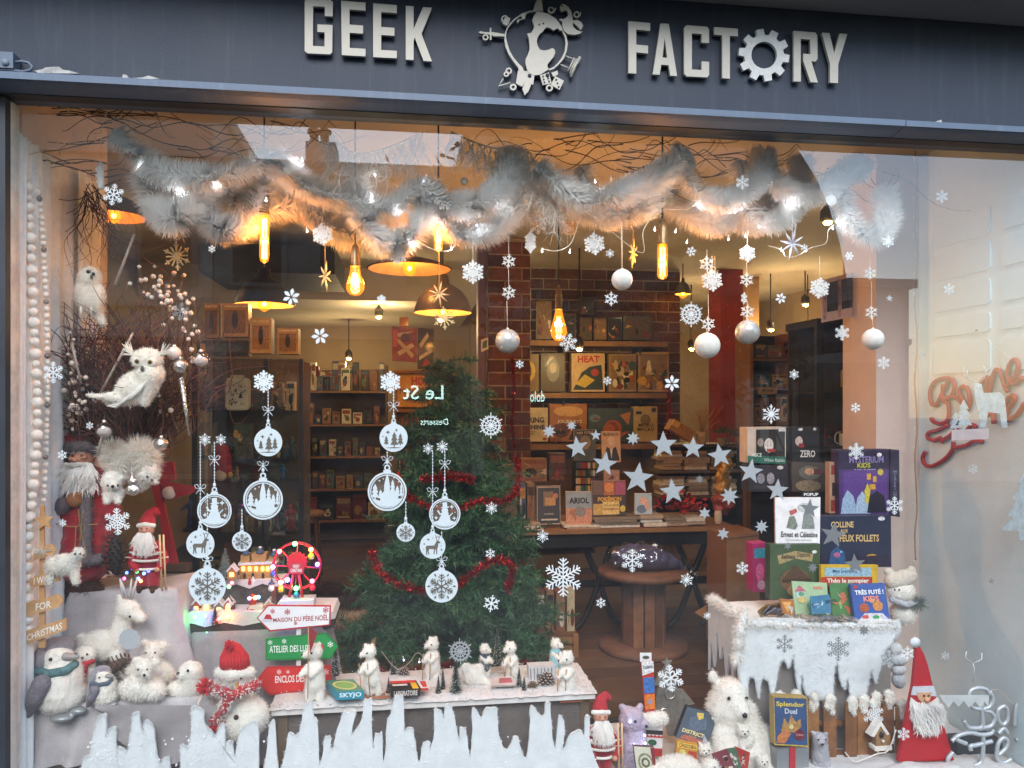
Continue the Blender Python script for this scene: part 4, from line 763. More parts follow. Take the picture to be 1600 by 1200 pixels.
# frosted pine garland
fp = T('frosted_pine_garland', 'frosted white pine garland with long needles across the mirrored pale sky', 'garland', P(660, 300, .12)); frost = mat('#d8d2c8', .6, var=.1)
for bi, bp in enumerate((((515, 205), (545, 236), (580, 238), (620, 225), (660, 207)), ((705, 206), (740, 222), (775, 232), (800, 228), (830, 240)), ((790, 235), (815, 255), (845, 290), (870, 320)))):
    pts = spline([P(x, y, .13+.02*bi) for x, y in bp], 8); m_ = MB(); m_.tube(pts, .0035, 6); m_.build('stem', frost, fp); nd = MB()
    for i in range(0, len(pts), 2):
        for s in range(3):
            d = V(rnd.uniform(-.6, .6), rnd.uniform(-.5, .2), -1).normalized(); L = rnd.uniform(.06, .16); tw = [pts[i], pts[i]+d*L*.5+V(rnd.uniform(-.01, .01), 0, 0), pts[i]+d*L]; nd.tube(tw, [.002, .0016, .001], 4)
            for q in range(14):
                b0 = pts[i]+d*L*rnd.uniform(.2, 1); e = b0+V(rnd.gauss(0, .5), rnd.gauss(0, .4), rnd.gauss(-.5, .4)).normalized()*rnd.uniform(.05, .09); nd.tube([b0, e], [.0009, .0004], 3, False)
    nd.build('needles', frost, fp)
# fairy lights
led = mat('#dfe4ff', .4, var=0, emit=9, ecol='#c9d2ff'); cw = mat('#d9cdb8', .5)
def fairy(label, pts, Y, bulbs, m_=cw, lm=led, r=.0016, name='fairy_lights'):
    t = T(name, label, 'fairy lights', P(pts[0][0], max(p[1] for p in pts), Y)); MB().tube(spline([P(x, y, Y) for x, y in pts], 6), r, 5).build('cord', m_, t)
    for x, y in bulbs:
        a = P(x, y, Y); b = MB().tube([a, a+V(rnd.uniform(-.006, .006), 0, .014)], [.0028, .002], 6).build('holder', cw, t); MB().ell(a+V(0, -.001, -.004), .003, 8, 6).build('bulb', lm, b)
        if lm is led and y < 420: light('led_light', a+V(0, -.006, -.012), .18, (.86, .92, 1), t, .006)
fairy('cord of lit white fairy lights looping under the middle fringe', [(845, 388), (870, 392), (892, 380), (905, 345), (915, 330), (1000, 395), (1005, 360), (1030, 330), (1080, 325), (1090, 300)], .17, [(847, 392), (890, 393), (1023, 358), (1073, 378), (1055, 361), (930, 283), (957, 307), (1090, 318), (1138, 373), (1148, 330), (1186, 353)])
fairy('cord of lit white fairy lights behind the hung star at the window end', [(1200, 384), (1221, 390), (1228, 401), (1245, 400), (1265, 388), (1290, 380), (1294, 360), (1302, 352)], .17, [(1221, 390), (1259, 391), (1301, 356), (1165, 368), (1232, 315), (1238, 310), (1307, 345)])
fairy('cord of lit white fairy lights among the upper left fringe', [(270, 250), (283, 295), (330, 300), (398, 250), (440, 240), (460, 245)], .16, [(221, 255), (283, 295), (339, 281), (400, 252), (416, 312), (480, 360), (581, 306), (621, 329), (662, 282), (777, 317), (745, 351), (586, 272), (472, 250), (690, 348)])
fairy('bare cream fairy light cord drooping from the fringe above the tubular bulb', [(618, 355), (650, 372), (672, 388), (700, 392), (712, 378), (706, 362)], .17, [(648, 378), (705, 388)])
fairy('cream fairy light cord climbing towards the curtain top', [(45, 242), (90, 228), (150, 206), (157, 201)], .15, [(64, 236), (90, 222), (115, 212), (148, 218), (107, 172), (165, 180), (189, 182)], cw, cw)
ys = list(range(290, 1200, 40)); fairy('fairy light cord hanging down the frame beside the curtain', [(17+3*math.sin(y*.03), y) for y in ys], .07, [(22, y) for y in range(310, 1190, 26)], cw, cw)
fairy('brown fairy light cord hanging down the white reveal edge', [(1431+2*math.sin(y*.05), y) for y in range(235, 900, 40)], .7, [(1428, y) for y in range(250, 890, 30)], mat('#9c8466', .6), mat('#d7c6a6', .5), .004)
# mitten
mt = T('felt_mitten', 'slim white felt strip hanging near the upper curtain', 'ornament', P(157, 298, .2)); blob('body', felt, mt, [('c', [(157, 258, 0), (158, 292, 0)], [5, 5]), ('e', (153, 265, 0), (4, 4, 3)), ('e', (153, 275, 0), (4, 4, 3)), ('e', (154, 285, 0), (4, 4, 3))], .2, K(157, .2), 1.2, 2); MB().tube([P(157, 256, .2), P(158, 215, .2)], .0015, 4).build('cord', cord, mt)
# ------------------------------------------------------------------ left corner: curtain, beads, willow
cu = T('sheer_curtain', 'sheer white curtain gathered down the left reveal', 'curtain', V(XL+.05, .4, .06))
for lay, (y0, y1, xo) in enumerate(((.06, .24, .0), (.2, .62, .0), (.5, .79, .03))):
    vs_, fs_ = [], []; nu, nv = 46, 26
    for j in range(nv+1):
        z = 2.6-(2.6-.07)*j/nv
        for i in range(nu+1):
            u = i/nu; y = y0+(y1-y0)*u; pinch = 1-.35*math.sin(min(1, j/nv*1.4)*math.pi)*(lay == 2)
            x = XL+xo+.012+.007*math.sin(u*26+lay+.4*math.sin(j*.3))+.005*math.sin(u*9+j*.13)+(.10*(j/nv)**2*u if lay == 2 else 0)
            vs_.append(V(x, y0+(y-y0)*pinch, z))
    for j in range(nv):
        for i in range(nu): a = j*(nu+1)+i; fs_.append((a, a+1, a+nu+2, a+nu+1))
    m_ = MB(); m_.smooth = True; m_.add(vs_, fs_); m_.build('panel', sheer, cu)
def beads(label, pts, Y, sizes, m_, name='bead_garland', shiny=None):
    t = T(name, label, 'bead garland', P(pts[-1][0], pts[-1][1], Y)); path = spline([P(x, y, Y) for x, y in pts], 30); MB().tube(path[::6], .001, 4).build('thread', cord, t)
    k = K(50, Y); i = 0; s = 0; acc = 0; need = sizes[0]*k
    for a, b in zip(path, path[1:]):
        acc += (b-a).length
        if acc >= need:
            r_ = sizes[i % len(sizes)]*k; MB().ell(b, r_, 14, 9).build('bead', shiny if shiny and i % 8 == 5 else m_, t); i += 1; acc = 0; need = r_+sizes[i % len(sizes)]*k
bm = mat('#efeae2', .7, var=.06, scale=60, bump=.2)
beads('string of large white wooden beads hanging in front of the curtain', [(40, 268), (46, 330), (50, 420), (54, 520), (58, 600), (58, 680), (52, 760), (44, 850), (42, 930), (44, 985)], .14, [7.5, 9, 6, 8.5, 6, 7, 9, 6.5], bm)
beads('string of small white beads hanging to the wooden star', [(54, 258), (60, 300), (66, 350), (70, 420), (73, 500), (74, 600), (72, 690), (68, 790)], .2, [4.6, 4.2, 4.8, 4, 4.6, 4.4], bm, 'bead_garland', mat('#8f8d8a', .3, metal=.7))
# willow bundle with berries
wb = T('willow_bundle', 'dense bundle of dark red curly willow behind the owls', 'twigs', P(190, 700, .5)); rw = random.Random(5)
for g in range(6):
    m_ = MB()
    for i in range(72):
        p = P(190+rw.gauss(0, 32), 690+rw.uniform(-30, 30), .5+rw.uniform(-.06, .12)); curly(m_, p, (rw.gauss(0, .55)+(p.x-P(190, 600, .5).x)*2, rw.gauss(0, .25), 1), rw.uniform(.22, .7), .0042, rw, .045, 16)
    m_.build('twig', brk if g % 3 else mat('#5c3026', .8, var=.2), wb)
m_ = MB()
for i in range(70): p = P(195+rw.gauss(0, 40), 560+rw.gauss(0, 34), .47+rw.uniform(-.06, .05)); curly(m_, p, (rw.gauss(0, 1), rw.gauss(0, .3), rw.gauss(0, 1)), rw.uniform(.12, .3), .0026, rw, .05, 14)
m_.build('twig', mat('#6b382c', .8, var=.2), wb)
for p0, p1, lb in (((152, 624), (208, 520), 'silver stick leaning across the willow'), ((180, 445), (210, 366), 'silvery bark stick standing above the perched owl'), ((112, 535), (127, 600), 'grey stick low beside the curtain'), ((152, 712), (160, 680), 'white stick above the tall Santa beard')):
    tag(MB().cyl(P(*p0, .36), P(*p1, .36), .006, .005, 8).build('stick', mat('#a89c94', .4, var=.3, scale=60)), lb, 'stick')
bb = T('berry_branch', 'branch of white berries arching over the willow', 'berries', P(250, 560, .4)); tw = MB(); bpts = []
for (cx, cy, n, sx, sy) in ((255, 460, 46, 34, 36), (115, 590, 34, 10, 60), (130, 630, 16, 18, 22), (300, 520, 14, 16, 50), (225, 620, 8, 60, 40)):
    for i in range(n): bpts.append((cx+rw.gauss(0, 1)*sx*.6, cy+rw.gauss(0, 1)*sy*.6, rw.uniform(-.06, .06)))
for x, y, dy in bpts:
    a = P(x, y, .42+dy); b = a+V(rw.uniform(-.04, .04), .01, rw.uniform(-.1, -.03)); tw.tube([a, (a+b)/2+V(rw.uniform(-.01, .01), 0, 0), b], .0012, 4)
tw.build('twig', mat('#7a5a48', .8), bb); bem = mat('#e3d5c9', .6, var=.05)
for x, y, dy in bpts: MB().ell(P(x, y, .42+dy), rw.uniform(2.6, 4.4)*K(x, .42), 10, 7).build('berry', bem, bb)
# ------------------------------------------------------------------ plush helpers
plush = mat('#efeae0', .95, var=.05, scale=30, bump=.6, bscale=260, sheen=.4); plushg = mat('#8d8790', .95, var=.15, scale=60, bump=.6, bscale=300, sheen=.3); plushb = mat('#efe8da', .95, var=.08, scale=20, bump=.5, bscale=200, sheen=.3); eyem = mat('#0c0a09', .08, var=0); beak = mat('#54504a', .5)
def dot(t, nm, px, py, r_, Y, w_, k, m_=eyem, sy=1): return MB().ell(P(px, py, Y)+V(0, -w_*k, 0), (r_*k, r_*k*.8, r_*k*sy), 10, 8).build(nm, m_, t)
# perched owl
Y = .36; k = K(140, Y); t = T('owl_figure', 'white owl perched upright on the willow beside the curtain', 'owl', P(150, 505, Y))
blob('body', plushb, t, [('e', (140, 460, 0), (21, 30, 18), -10), ('e', (142, 436, 4), (17, 18, 16)), ('c', [(150, 480, 0), (160, 505, -2)], [10, 5]), ('e', (157, 468, 6), (7, 22, 10), 8)], Y, k, 2, 6, (1500, 3, .8), fur)
for x in (145, 153): dot(t, 'eye', x, 428 if x < 150 else 431, 2.6, Y, 18, k); 
dot(t, 'beak', 151, 436, 2.2, Y, 20, k, beak, 1.5); MB().ell(P(145, 428, Y)+V(0, -17.2*k, 0), (4*k, 1.5*k, 4*k), 10, 6).build('eye_ring', mat('#8a765c', .9), t)
for x in (131, 147): MB().cyl(P(x, 480, Y)+V(0, -10*k, 0), P(x, 494, Y)+V(0, -10*k, 0), 2.2*k, 1.6*k, 6).build('leg', plushb, t)
MB().tube([P(139, 415, Y)+V(0, -8*k, 0), P(150, 424, Y)+V(0, -14*k, 0)], [.8*k, 2*k], 5).build('ear_tuft', plushb, t)
# eared owl
Y = .28; k = K(215, Y); t = T('owl_figure', 'white owl with feathered ear tufts and long wings before the willow', 'owl', P(210, 635, Y))
blob('body', plushb, t, [('e', (232, 562, 6), (24, 18, 18)), ('e', (215, 605, 0), (36, 26, 20), -28), ('c', [(200, 622, 2), (168, 628, 0)], [12, 5]), ('c', [(175, 622, 0), (140, 618, 0)], [6, 4]), ('c', [(236, 585, 4), (228, 628, 4)], [22, 8]), ('e', (186, 622, 8), (24, 9, 8), 8)], Y, k, 2.2, 6, (1600, 3, .8), fur)
for x, y in ((222, 566), (242, 567)):
    MB().ell(P(x, y, Y)+V(0, -18*k, 0), (9*k, 6*k, 9*k), 14, 8).build('facial_disc', plush, t); MB().ell(P(x, y, Y)+V(0, -22.5*k, 0), (4.4*k, 2*k, 4.4*k), 12, 6).build('eye_ring', mat('#a8803c', .3), t); dot(t, 'eye', x, y, 2.9, Y, 23, k)
dot(t, 'beak', 231, 577, 2.8, Y, 26, k, beak, 1.7); m_ = MB()
for s, cx in ((-1, 212), (1, 254)):
    for i in range(26): a = P(cx, 556, Y)+V(0, -10*k, 0); m_.tube([a, a+V(s*rw.uniform(.2, 1.3)*13*k, -rw.uniform(0, 8)*k, rw.uniform(0, 1.1)*19*k)], [1.5*k, .4*k], 3)
m_.build('ear_tuft', plushb, t); wf = MB()
for i in range(11): a = P(238-i*4, 590+i*2.6, Y)+V(0, -(20-i)*k, 0); wf.tube([a, a+V(-12*k, -.001, -20*k), a+V(-26*k, .004, -34*k+i*1.6*k)], [2*k, 3.2*k, .8*k], 5)
wf.build('wing_feathers', plush, t)
# glass baubles left
gb = glass_mat('clear_bauble', (.96, .95, .95), .16); cap = mat('#cfcac4', .25, metal=.8); sil = mat('#c9c2bc', .18, metal=.9, var=.1, bump=.5, bscale=120); fluff = mat('#d9cfc8', .9)
for px, py, r_, m_, lb in ((163, 672, 13, gb, 'clear glass bauble with white fluff above the tall Santa'), (314, 562, 13, gb, 'clear glass bauble with white fluff beside the eared owl'), (282, 572, 12, sil, 'silver cut glass bauble behind the eared owl'), (272, 552, 11, mat('#e6d7d0', .2), 'pearly white bauble above the eared owl'), (252, 694, 11, sil, 'small silver bauble under the willow'), (207, 757, 13, sil, 'silver mirrored guitar shaped bauble before the Santa')):
    c = P(px, py, .3); k = K(px, .3); t = T('glass_bauble', lb, 'bauble', c+V(0, 0, -r_*k), 'baubles in the willow')
    if 'guitar' in lb:
        blob('body', m_, t, [('e', (207, 766, 0), (11, 9, 5)), ('e', (207, 752, 0), (8, 7, 5)), ('c', [(207, 748, 0), (204, 722, 0)], [2.4, 1.6])], .3, k, 1.2, 2)
    else:
        MB().ell(c, r_*k, 20, 14).build('ball', m_, t)
        if m_ is gb: MB().ell(c+V(0, 0, -.2*r_*k), (r_*k*.82, r_*k*.82, r_*k*.6), 14, 9).build('filling', fluff, t)
        MB().lathe(c+V(0, 0, r_*k*.95), [(.28*r_*k, 0), (.28*r_*k, .25*r_*k), (.05*r_*k, .32*r_*k)], 10).build('cap', cap, t); MB().tube([c+V(0, 0, r_*k*1.2), c+V(0, 0, r_*k*2.4)], .0007, 4).build('thread', cap, t)
t = T('icicle_ornament', 'long silver glass icicle hanging beside the cabinet', 'ornament', P(293, 670, .3)); MB().tube([P(283, 590, .3), P(290, 640, .3), P(296, 682, .3)], [.012, .008, .003], 8).build('body', sil, t); MB().tube([P(283, 590, .3), P(282, 560, .3)], .0007, 4).build('thread', cap, t)
# ------------------------------------------------------------------ draped blocks on the left
def drape(label, px0, px1, pytop, pybot, Y0, Y1, m_, name='draped_block', folds=9, amp=.03, flare=.05):
    a0, a1 = P(px0, pytop, Y0), P(px1, pytop, Y0); z0 = a0.z; zb = max(-.018, P(px0, pybot, Y0).z); t = T(name, label, 'cloth', V((a0.x+a1.x)/2, (Y0+Y1)/2, zb)); vs_, fs_ = [], []
    per = [(a0.x, Y1), (a0.x, Y0), (a1.x, Y0), (a1.x, Y1)]; nu = 72; L = [Y1-Y0, a1.x-a0.x, Y1-Y0]; tot = sum(L); ring_ = []
    for i in range(nu+1):
        s = tot*i/nu; q = 0
        while q < 2 and s > L[q]: s -= L[q]; q += 1
        f_ = s/L[q]; x = per[q][0]+(per[q+1][0]-per[q][0])*f_; y = per[q][1]+(per[q+1][1]-per[q][1])*f_; nx, ny = ((-1, 0), (0, -1), (1, 0))[q]; ring_.append((x, y, nx, ny, i/nu))
    nv = 14
    for j in range(nv+1):
        v = j/nv; z = z0+(zb-z0)*v
        for x, y, nx, ny, u in ring_:
            d = amp*v**.7*(abs(math.sin(u*folds*3.14+.5*math.sin(v*4+u*9)))*1.6+.6*math.sin(u*folds*7.3+2+v*2))+flare*v; dz = .008*math.sin(u*17+j) if 0 < j < nv else 0
            vs_.append(V(x+nx*d, y+ny*d, z+dz))
    for j in range(nv):
        for i in range(nu): a = j*(nu+1)+i; fs_.append((a, a+nu+1, a+nu+2, a+1))
    c = len(vs_); vs_.append(V((a0.x+a1.x)/2, (Y0+Y1)/2, z0))
    for i in range(nu): fs_.append((i, i+1, c))
    b = MB(); b.smooth = True; b.add(vs_, fs_); b.build('cloth', m_, t); MB().bounds(a0.x+.012, a1.x-.012, Y0+.012, Y1-.004, -.018, z0-.006).build('box', mat('#77706a', .9), t)
    return z0
cl1 = mat('#b5b0b1', .95, var=.12, scale=8, bump=.4, bscale=150); cl2 = mat('#928c8d', .95, var=.12, scale=8, bump=.4, bscale=150)
drape('pale grey tulle draped over the tall block under the Santas', 108, 276, 926, 1110, .42, .77, cl1, folds=8)
drape('grey white cloth draped over the low corner ledge under the penguins', 36, 330, 1104, 1195, .19, .41, cl1, folds=9, amp=.02, flare=.015)
drape('grey cloth draped over the block under the lit village', 298, 508, 988, 1190, .5, .76, cl2, folds=10)
sw = MB(); vs_, fs_ = [], []
for j in range(9):
    for i in range(25):
        u = i/24; v = j/8; x = 150+190*u; y = 1102+8*v+34*math.sin(u*math.pi)*v*1.5+50*u*v; p = P(x, y, .14); vs_.append(p+V(0, -.02*math.sin(u*14+v*5)*v-.012*v, 0))
for j in range(8):
    for i in range(24): a = j*25+i; fs_.append((a, a+1, a+26, a+25))
sw.smooth = True; sw.add(vs_, fs_); tag(sw.build('grey_swag_cloth', tulle), 'grey tulle swag hanging before the corner ledge under the little deer', 'cloth')
# ------------------------------------------------------------------ wooden word post
ply = mat('#c79a68', .65, var=.15, scale=18); whp = mat('#f2efe8', .7, var=0)
Y = .12; t = T('word_post', 'plywood post of arrow boards reading I WANT FOR CHRISTMAS', 'sign post', P(65, 1010, Y)); MB().ppoly([(62, 790), (68, 790), (70, 1012), (60, 1012)], Y+.012, .012).build('post', ply, t)
MB().ppoly(star(68, 814, 17, 5, .42, -6), Y+.002, .008).build('star', ply, t)
for pp, tx, q in ((((53, 858), (80, 850), (88, 860), (82, 868), (52, 876)), 'ALL', None), (((44, 908), (53, 901), (92, 893), (93, 908), (52, 918)), 'I WANT', ((53, 903), (89, 895), (89, 907), (53, 914))), (((36, 943), (92, 929), (98, 938), (93, 948), (37, 965)), 'FOR', ((56, 943), (80, 938), (80, 949), (56, 955))), (((29, 1000), (38, 987), (103, 966), (104, 984), (38, 1008)), 'CHRISTMAS', ((42, 992), (97, 972), (97, 983), (42, 1002)))):
    b = MB().ppoly(pp, Y, .01).build('arrow_board', ply, t)
    if q: m_ = MB(); write(m_, [P(x, y, Y) for x, y in q], tx, 0, 0, 1, 1, V(0, -.0012, 0), .01); m_.build('lettering', whp, b)
m_ = MB()
for i in range(60): a = P(66, 862, Y-.005); m_.tube([a, a+V(rw.gauss(0, .03), -abs(rw.gauss(0, .015)), rw.gauss(0.005, .018))], [.0008, .0003], 3)
m_.build('feather', plush, t)
# ------------------------------------------------------------------ figures in the left corner
redv = mat('#a01824', .85, var=.25, scale=14, bump=.4, bscale=160, sheen=.4); greyf = mat('#6e6468', .95, var=.2, scale=40, bump=.6, bscale=200); skin = mat('#c98d72', .6, var=.1, scale=30); tan_ = mat('#8c5a34', .8, var=.2); brown = mat('#4a2c1e', .95, var=.3, scale=40, bump=.8, bscale=200); beard = soft_mat('beard_hair', '#efebe6', .2); redk = mat('#b32530', .9, var=.15, scale=40, bump=.5, bscale=250)
def hairs(t, nm, m_, pts, Y, k, n, L, wd, spread=.3, dn=1, seed=2):
    r2 = random.Random(seed); b = MB()
    for i in range(n):
        x, y, rx, ry, w_ = r2.choice(pts); a = P(x+r2.uniform(-rx, rx), y+r2.uniform(-ry, ry), Y)+V(0, -w_*k, 0); e = a+V(r2.gauss(0, spread), -abs(r2.gauss(0, spread)), -dn*r2.uniform(.6, 1.2)).normalized()*L*k*r2.uniform(.5, 1.1); s = V(wd*k*.5, 0, 0); m2 = (a+e)/2+V(r2.gauss(0, .08*L*k), 0, 0); b.add([a-s, a+s, m2+s, m2-s, e], [(0, 1, 2, 3), (3, 2, 4)])
    b.build(nm, m_, t)
Y = .5; k = K(140, Y); t = T('santa_figure', 'tall bearded Santa figure in dark red coat with grey fur trim', 'santa figure', P(130, 925, Y))
blob('body', redv, t, [('c', [(138, 760, 0), (135, 830, 0), (130, 868, 0)], [34, 40, 46]), ('c', [(108, 765, 4), (88, 790, 12), (112, 798, 24)], [20, 19, 15]), ('c', [(165, 765, 0), (180, 800, 10)], [18, 15]), ('e', (138, 748, 0), (30, 22, 22))], Y, k, 3, 8, warp=3)
blob('fur_trim', greyf, t, [('c', [(148, 760, 33), (150, 800, 38), (152, 865, 44)], [9, 9, 9]), ('c', [(88, 862, 30), (130, 872, 44), (170, 866, 36)], [9, 9, 9]), ('e', (114, 785, 36), (12, 16, 11), 20)], Y, k, 2.4, 4, (700, 4, .8), greyf)
blob('mitten', tan_, t, [('e', (134, 776, 40), (14, 12, 9)), ('e', (142, 768, 44), (6, 5, 5))], Y, k, 1.8, 4)
blob('boots', brown, t, [('c', [(118, 885, 6), (118, 915, 10)], [13, 12]), ('c', [(142, 885, 6), (146, 915, 10)], [13, 12]), ('e', (138, 918, 18), (32, 9, 12))], Y, k, 2.4, 4, (700, 5, .9), brown)
blob('head', skin, t, [('e', (134, 713, 14), (19, 20, 18)), ('e', (131, 716, 33), (4, 4, 4)), ('e', (124, 714, 28), (6, 4, 4)), ('e', (142, 712, 29), (6, 4, 4))], Y, k, 1.6, 3)
for x in (127, 141): dot(t, 'eye', x, 710, 1.6, Y, 32, k)
blob('hat', redv, t, [('c', [(128, 700, 4), (116, 688, 0), (104, 700, -4), (96, 718, -6)], [20, 18, 13, 8]), ('e', (100, 725, -2), (12, 14, 8))], Y, k, 2.2, 6); blob('hat_band', greyf, t, [('c', [(108, 712, 14), (122, 698, 26), (146, 696, 26), (154, 706, 14)], [9, 9, 8, 6])], Y, k, 2, 3, (500, 4, .8), greyf)
hairs(t, 'beard', beard, [(136, 728, 22, 8, 32), (140, 745, 20, 8, 36), (146, 728, 14, 5, 38)], Y, k, 1500, 26, 1.6, .35)
hairs(t, 'moustache', beard, [(126, 722, 8, 2, 38), (142, 721, 8, 2, 38)], Y, k, 160, 9, 1.5, .9, .4); hairs(t, 'eyebrows', beard, [(126, 706, 5, 1, 34), (142, 705, 5, 1, 34)], Y, k, 60, 5, 1.2, 1.2, -.2)
rp = MB()
for q in ([(100, 748, 30), (118, 758, 36), (138, 772, 48)], [(142, 790, 46), (146, 830, 48), (142, 855, 50)], [(150, 790, 46), (148, 820, 50), (156, 856, 50)], [(88, 808, 36), (130, 815, 48), (170, 812, 42)], [(140, 815, 50), (138, 880, 52)]): rp.tube(spline([P(a, b, Y)+V(0, -c*k, 0) for a, b, c in q], 5), .0022, 5)
rp.build('rope_belt', mat('#a57f4e', .9), t)
# hung polar bear, squirrels
Y = .34; k = K(180, Y); t = T('bear_ornament', 'small white polar bear toy hanging in front of the tall Santa', 'toy bear', P(183, 785, Y)); blob('body', plush, t, [('e', (178, 752, 10), (15, 17, 14)), ('e', (180, 770, 6), (16, 13, 13)), ('e', (186, 757, 22), (7, 6, 7)), ('e', (172, 745, 10), (5, 5, 4)), ('e', (193, 746, 10), (5, 5, 4)), ('c', [(172, 776, 12), (173, 782, 14)], [6, 5]), ('c', [(188, 776, 12), (190, 782, 14)], [6, 5])], Y, k, 1.8, 4, (900, 2.5, .7), fur)
for x in (178, 193): dot(t, 'eye', x, 756, 1.8, Y, 24, k)
dot(t, 'nose', 187, 757, 2.6, Y, 29, k)
for px, py, lb in ((182, 712, 'fluffy white squirrel tail above the hung polar bear'), (222, 708, 'fluffy white squirrel tail beside the silver guitar')):
    Y = .4; k = K(px, Y); t = T('plush_tail', lb, 'plush tail', P(px, py+25, Y)); blob('body', plush, t, [('c', [(px-8, py-6, 0), (px+4, py, 0), (px+6, py+22, 0)], [11, 14, 12])], Y, k, 2.4, 3, (1600, 12, .9), fur)
Y = .36; k = K(236, Y); t = T('squirrel_toy', 'grey white plush squirrel peering out below the willow', 'toy squirrel', P(232, 765, Y)); blob('body', mat('#cfc8c0', .95, var=.2, scale=30, bump=.5), t, [('e', (236, 742, 8), (15, 12, 12)), ('c', [(226, 750, 0), (218, 760, 0)], [12, 9]), ('e', (243, 730, 4), (4, 7, 3)), ('e', (230, 731, 4), (4, 6, 3)), ('c', [(244, 750, 12), (249, 753, 14)], [4, 3])], Y, k, 1.8, 4, (800, 3, .7), fur); dot(t, 'eye', 237, 743, 2, Y, 20, k); dot(t, 'nose', 244, 748, 1.6, Y, 20, k)
# polar bear on the boards
Y = .13; k = K(105, Y); t = T('bear_toy', 'grey white polar bear toy striding along the word post', 'toy bear', P(105, 912, Y)); blob('body', mat('#d6d2c8', .95, var=.2, scale=40, bump=.5, bscale=200), t, [('e', (100, 882, 4), (27, 17, 15)), ('c', [(115, 876, 6), (126, 864, 8)], [11, 8]), ('e', (128, 862, 10), (9, 8, 8)), ('e', (134, 865, 14), (5, 4, 4)), ('e', (121, 856, 6), (3, 3, 3)), ('c', [(82, 890, 4), (80, 910, 6)], [9, 6]), ('c', [(118, 890, 6), (122, 908, 8)], [8, 6])], Y, k, 1.8, 4, (900, 2.5, .7), fur)
for x in (125, 133): dot(t, 'eye', x, 862, 1.5, Y, 18, k)
dot(t, 'nose', 138, 864, 1.6, Y, 17, k)
# small knitted Santa
def knit_santa(lb, X0, Y0, Y, s, name='santa_doll'):
    k = K(X0, Y); t = T(name, lb, 'santa figure', P(X0, Y0, Y)); q = lambda dx, dy, w_=0: (X0+dx*s, Y0+dy*s, w_*s); e = lambda dx, dy, w_, rx, ry, rd: ('e', q(dx, dy, w_), (rx*s, ry*s, rd*s))
    blob('body', redk, t, [e(0, -62, 0, 22, 26, 17), ('c', [q(-16, -74), q(-26, -52, 6), q(-14, -42, 14)], [9*s, 8*s, 6*s]), ('c', [q(16, -74), q(28, -54, 6), q(22, -40, 12)], [9*s, 8*s, 6*s])], Y, k, 1.8*s, 4)
    b = MB()
    for dy, rr in ((-74, 20), (-64, 24), (-54, 24.5), (-40, 20)): b.tube([P(X0+rr*s*math.cos(a*.314), Y0+dy*s, Y)+V(0, -rr*s*k*.8*math.sin(a*.314), 0) for a in range(0, 11)], 2.2*s*k, 5)
    for sx in (-1, 1):
        for dy, dx in ((-66, 22), (-58, 27), (-50, 25)): b.ell(P(X0+sx*dx*s, Y0+dy*s, Y)+V(0, -8*s*k, 0), (9*s*k, 6*s*k, 1.8*s*k), 8, 4)
    b.build('knit_bands', plush, t)
    blob('trousers', redv, t, [('c', [q(-10, -38), q(-9, -14, 2)], [11*s, 9*s]), ('c', [q(10, -38), q(10, -14, 2)], [11*s, 9*s])], Y, k, 1.8*s, 3); blob('boots', brown, t, [('c', [q(-9, -14, 2), q(-10, -5, 8)], [8*s, 6*s]), ('c', [q(10, -14, 2), q(11, -5, 8)], [8*s, 6*s])], Y, k, 1.8*s, 3)
    blob('head', skin, t, [e(0, -102, 6, 12, 13, 12), e(0, -101, 18, 2.8, 2.6, 2.6)], Y, k, 1.4*s, 3)
    for dx in (-4, 4): dot(t, 'eye', X0+dx*s, Y0-105*s, 1.1*s, Y, 18*s, k)
    blob('hat', redk, t, [('c', [q(0, -112, 2), q(2, -124), q(10, -132, -2), q(16, -126, -2)], [13*s, 9*s, 6*s, 4*s])], Y, k, 1.6*s, 3); blob('hat_band', plush, t, [('c', [q(-12, -108, 8), q(0, -111, 15), q(12, -108, 8)], [4*s]*3)], Y, k, 1.4*s, 2)
    hairs(t, 'beard', beard, [(X0, Y0-96*s, 10*s, 3*s, 17*s), (X0+2*s, Y0-86*s, 11*s, 6*s, 20*s)], Y, k, 700, 24*s, 1.3*s, .3)
    for dx in (-13, 20): blob('hand', skin, t, [e(dx, -40, 15, 5, 4.5, 4)], Y, k, 1.2*s, 2)
    b = MB()
    for dx in (24, 30): b.tube([P(X0+dx*s, Y0-95*s, Y)+V(0, -16*s*k, 0), P(X0+(dx+3)*s, Y0-8*s, Y)+V(0, -14*s*k, 0)], 1.6*s*k, 5)
    b.build('skis', wood, t)
knit_santa('small Santa doll in red and white knitted jumper with wooden skis', 231, 926, .45, .98)
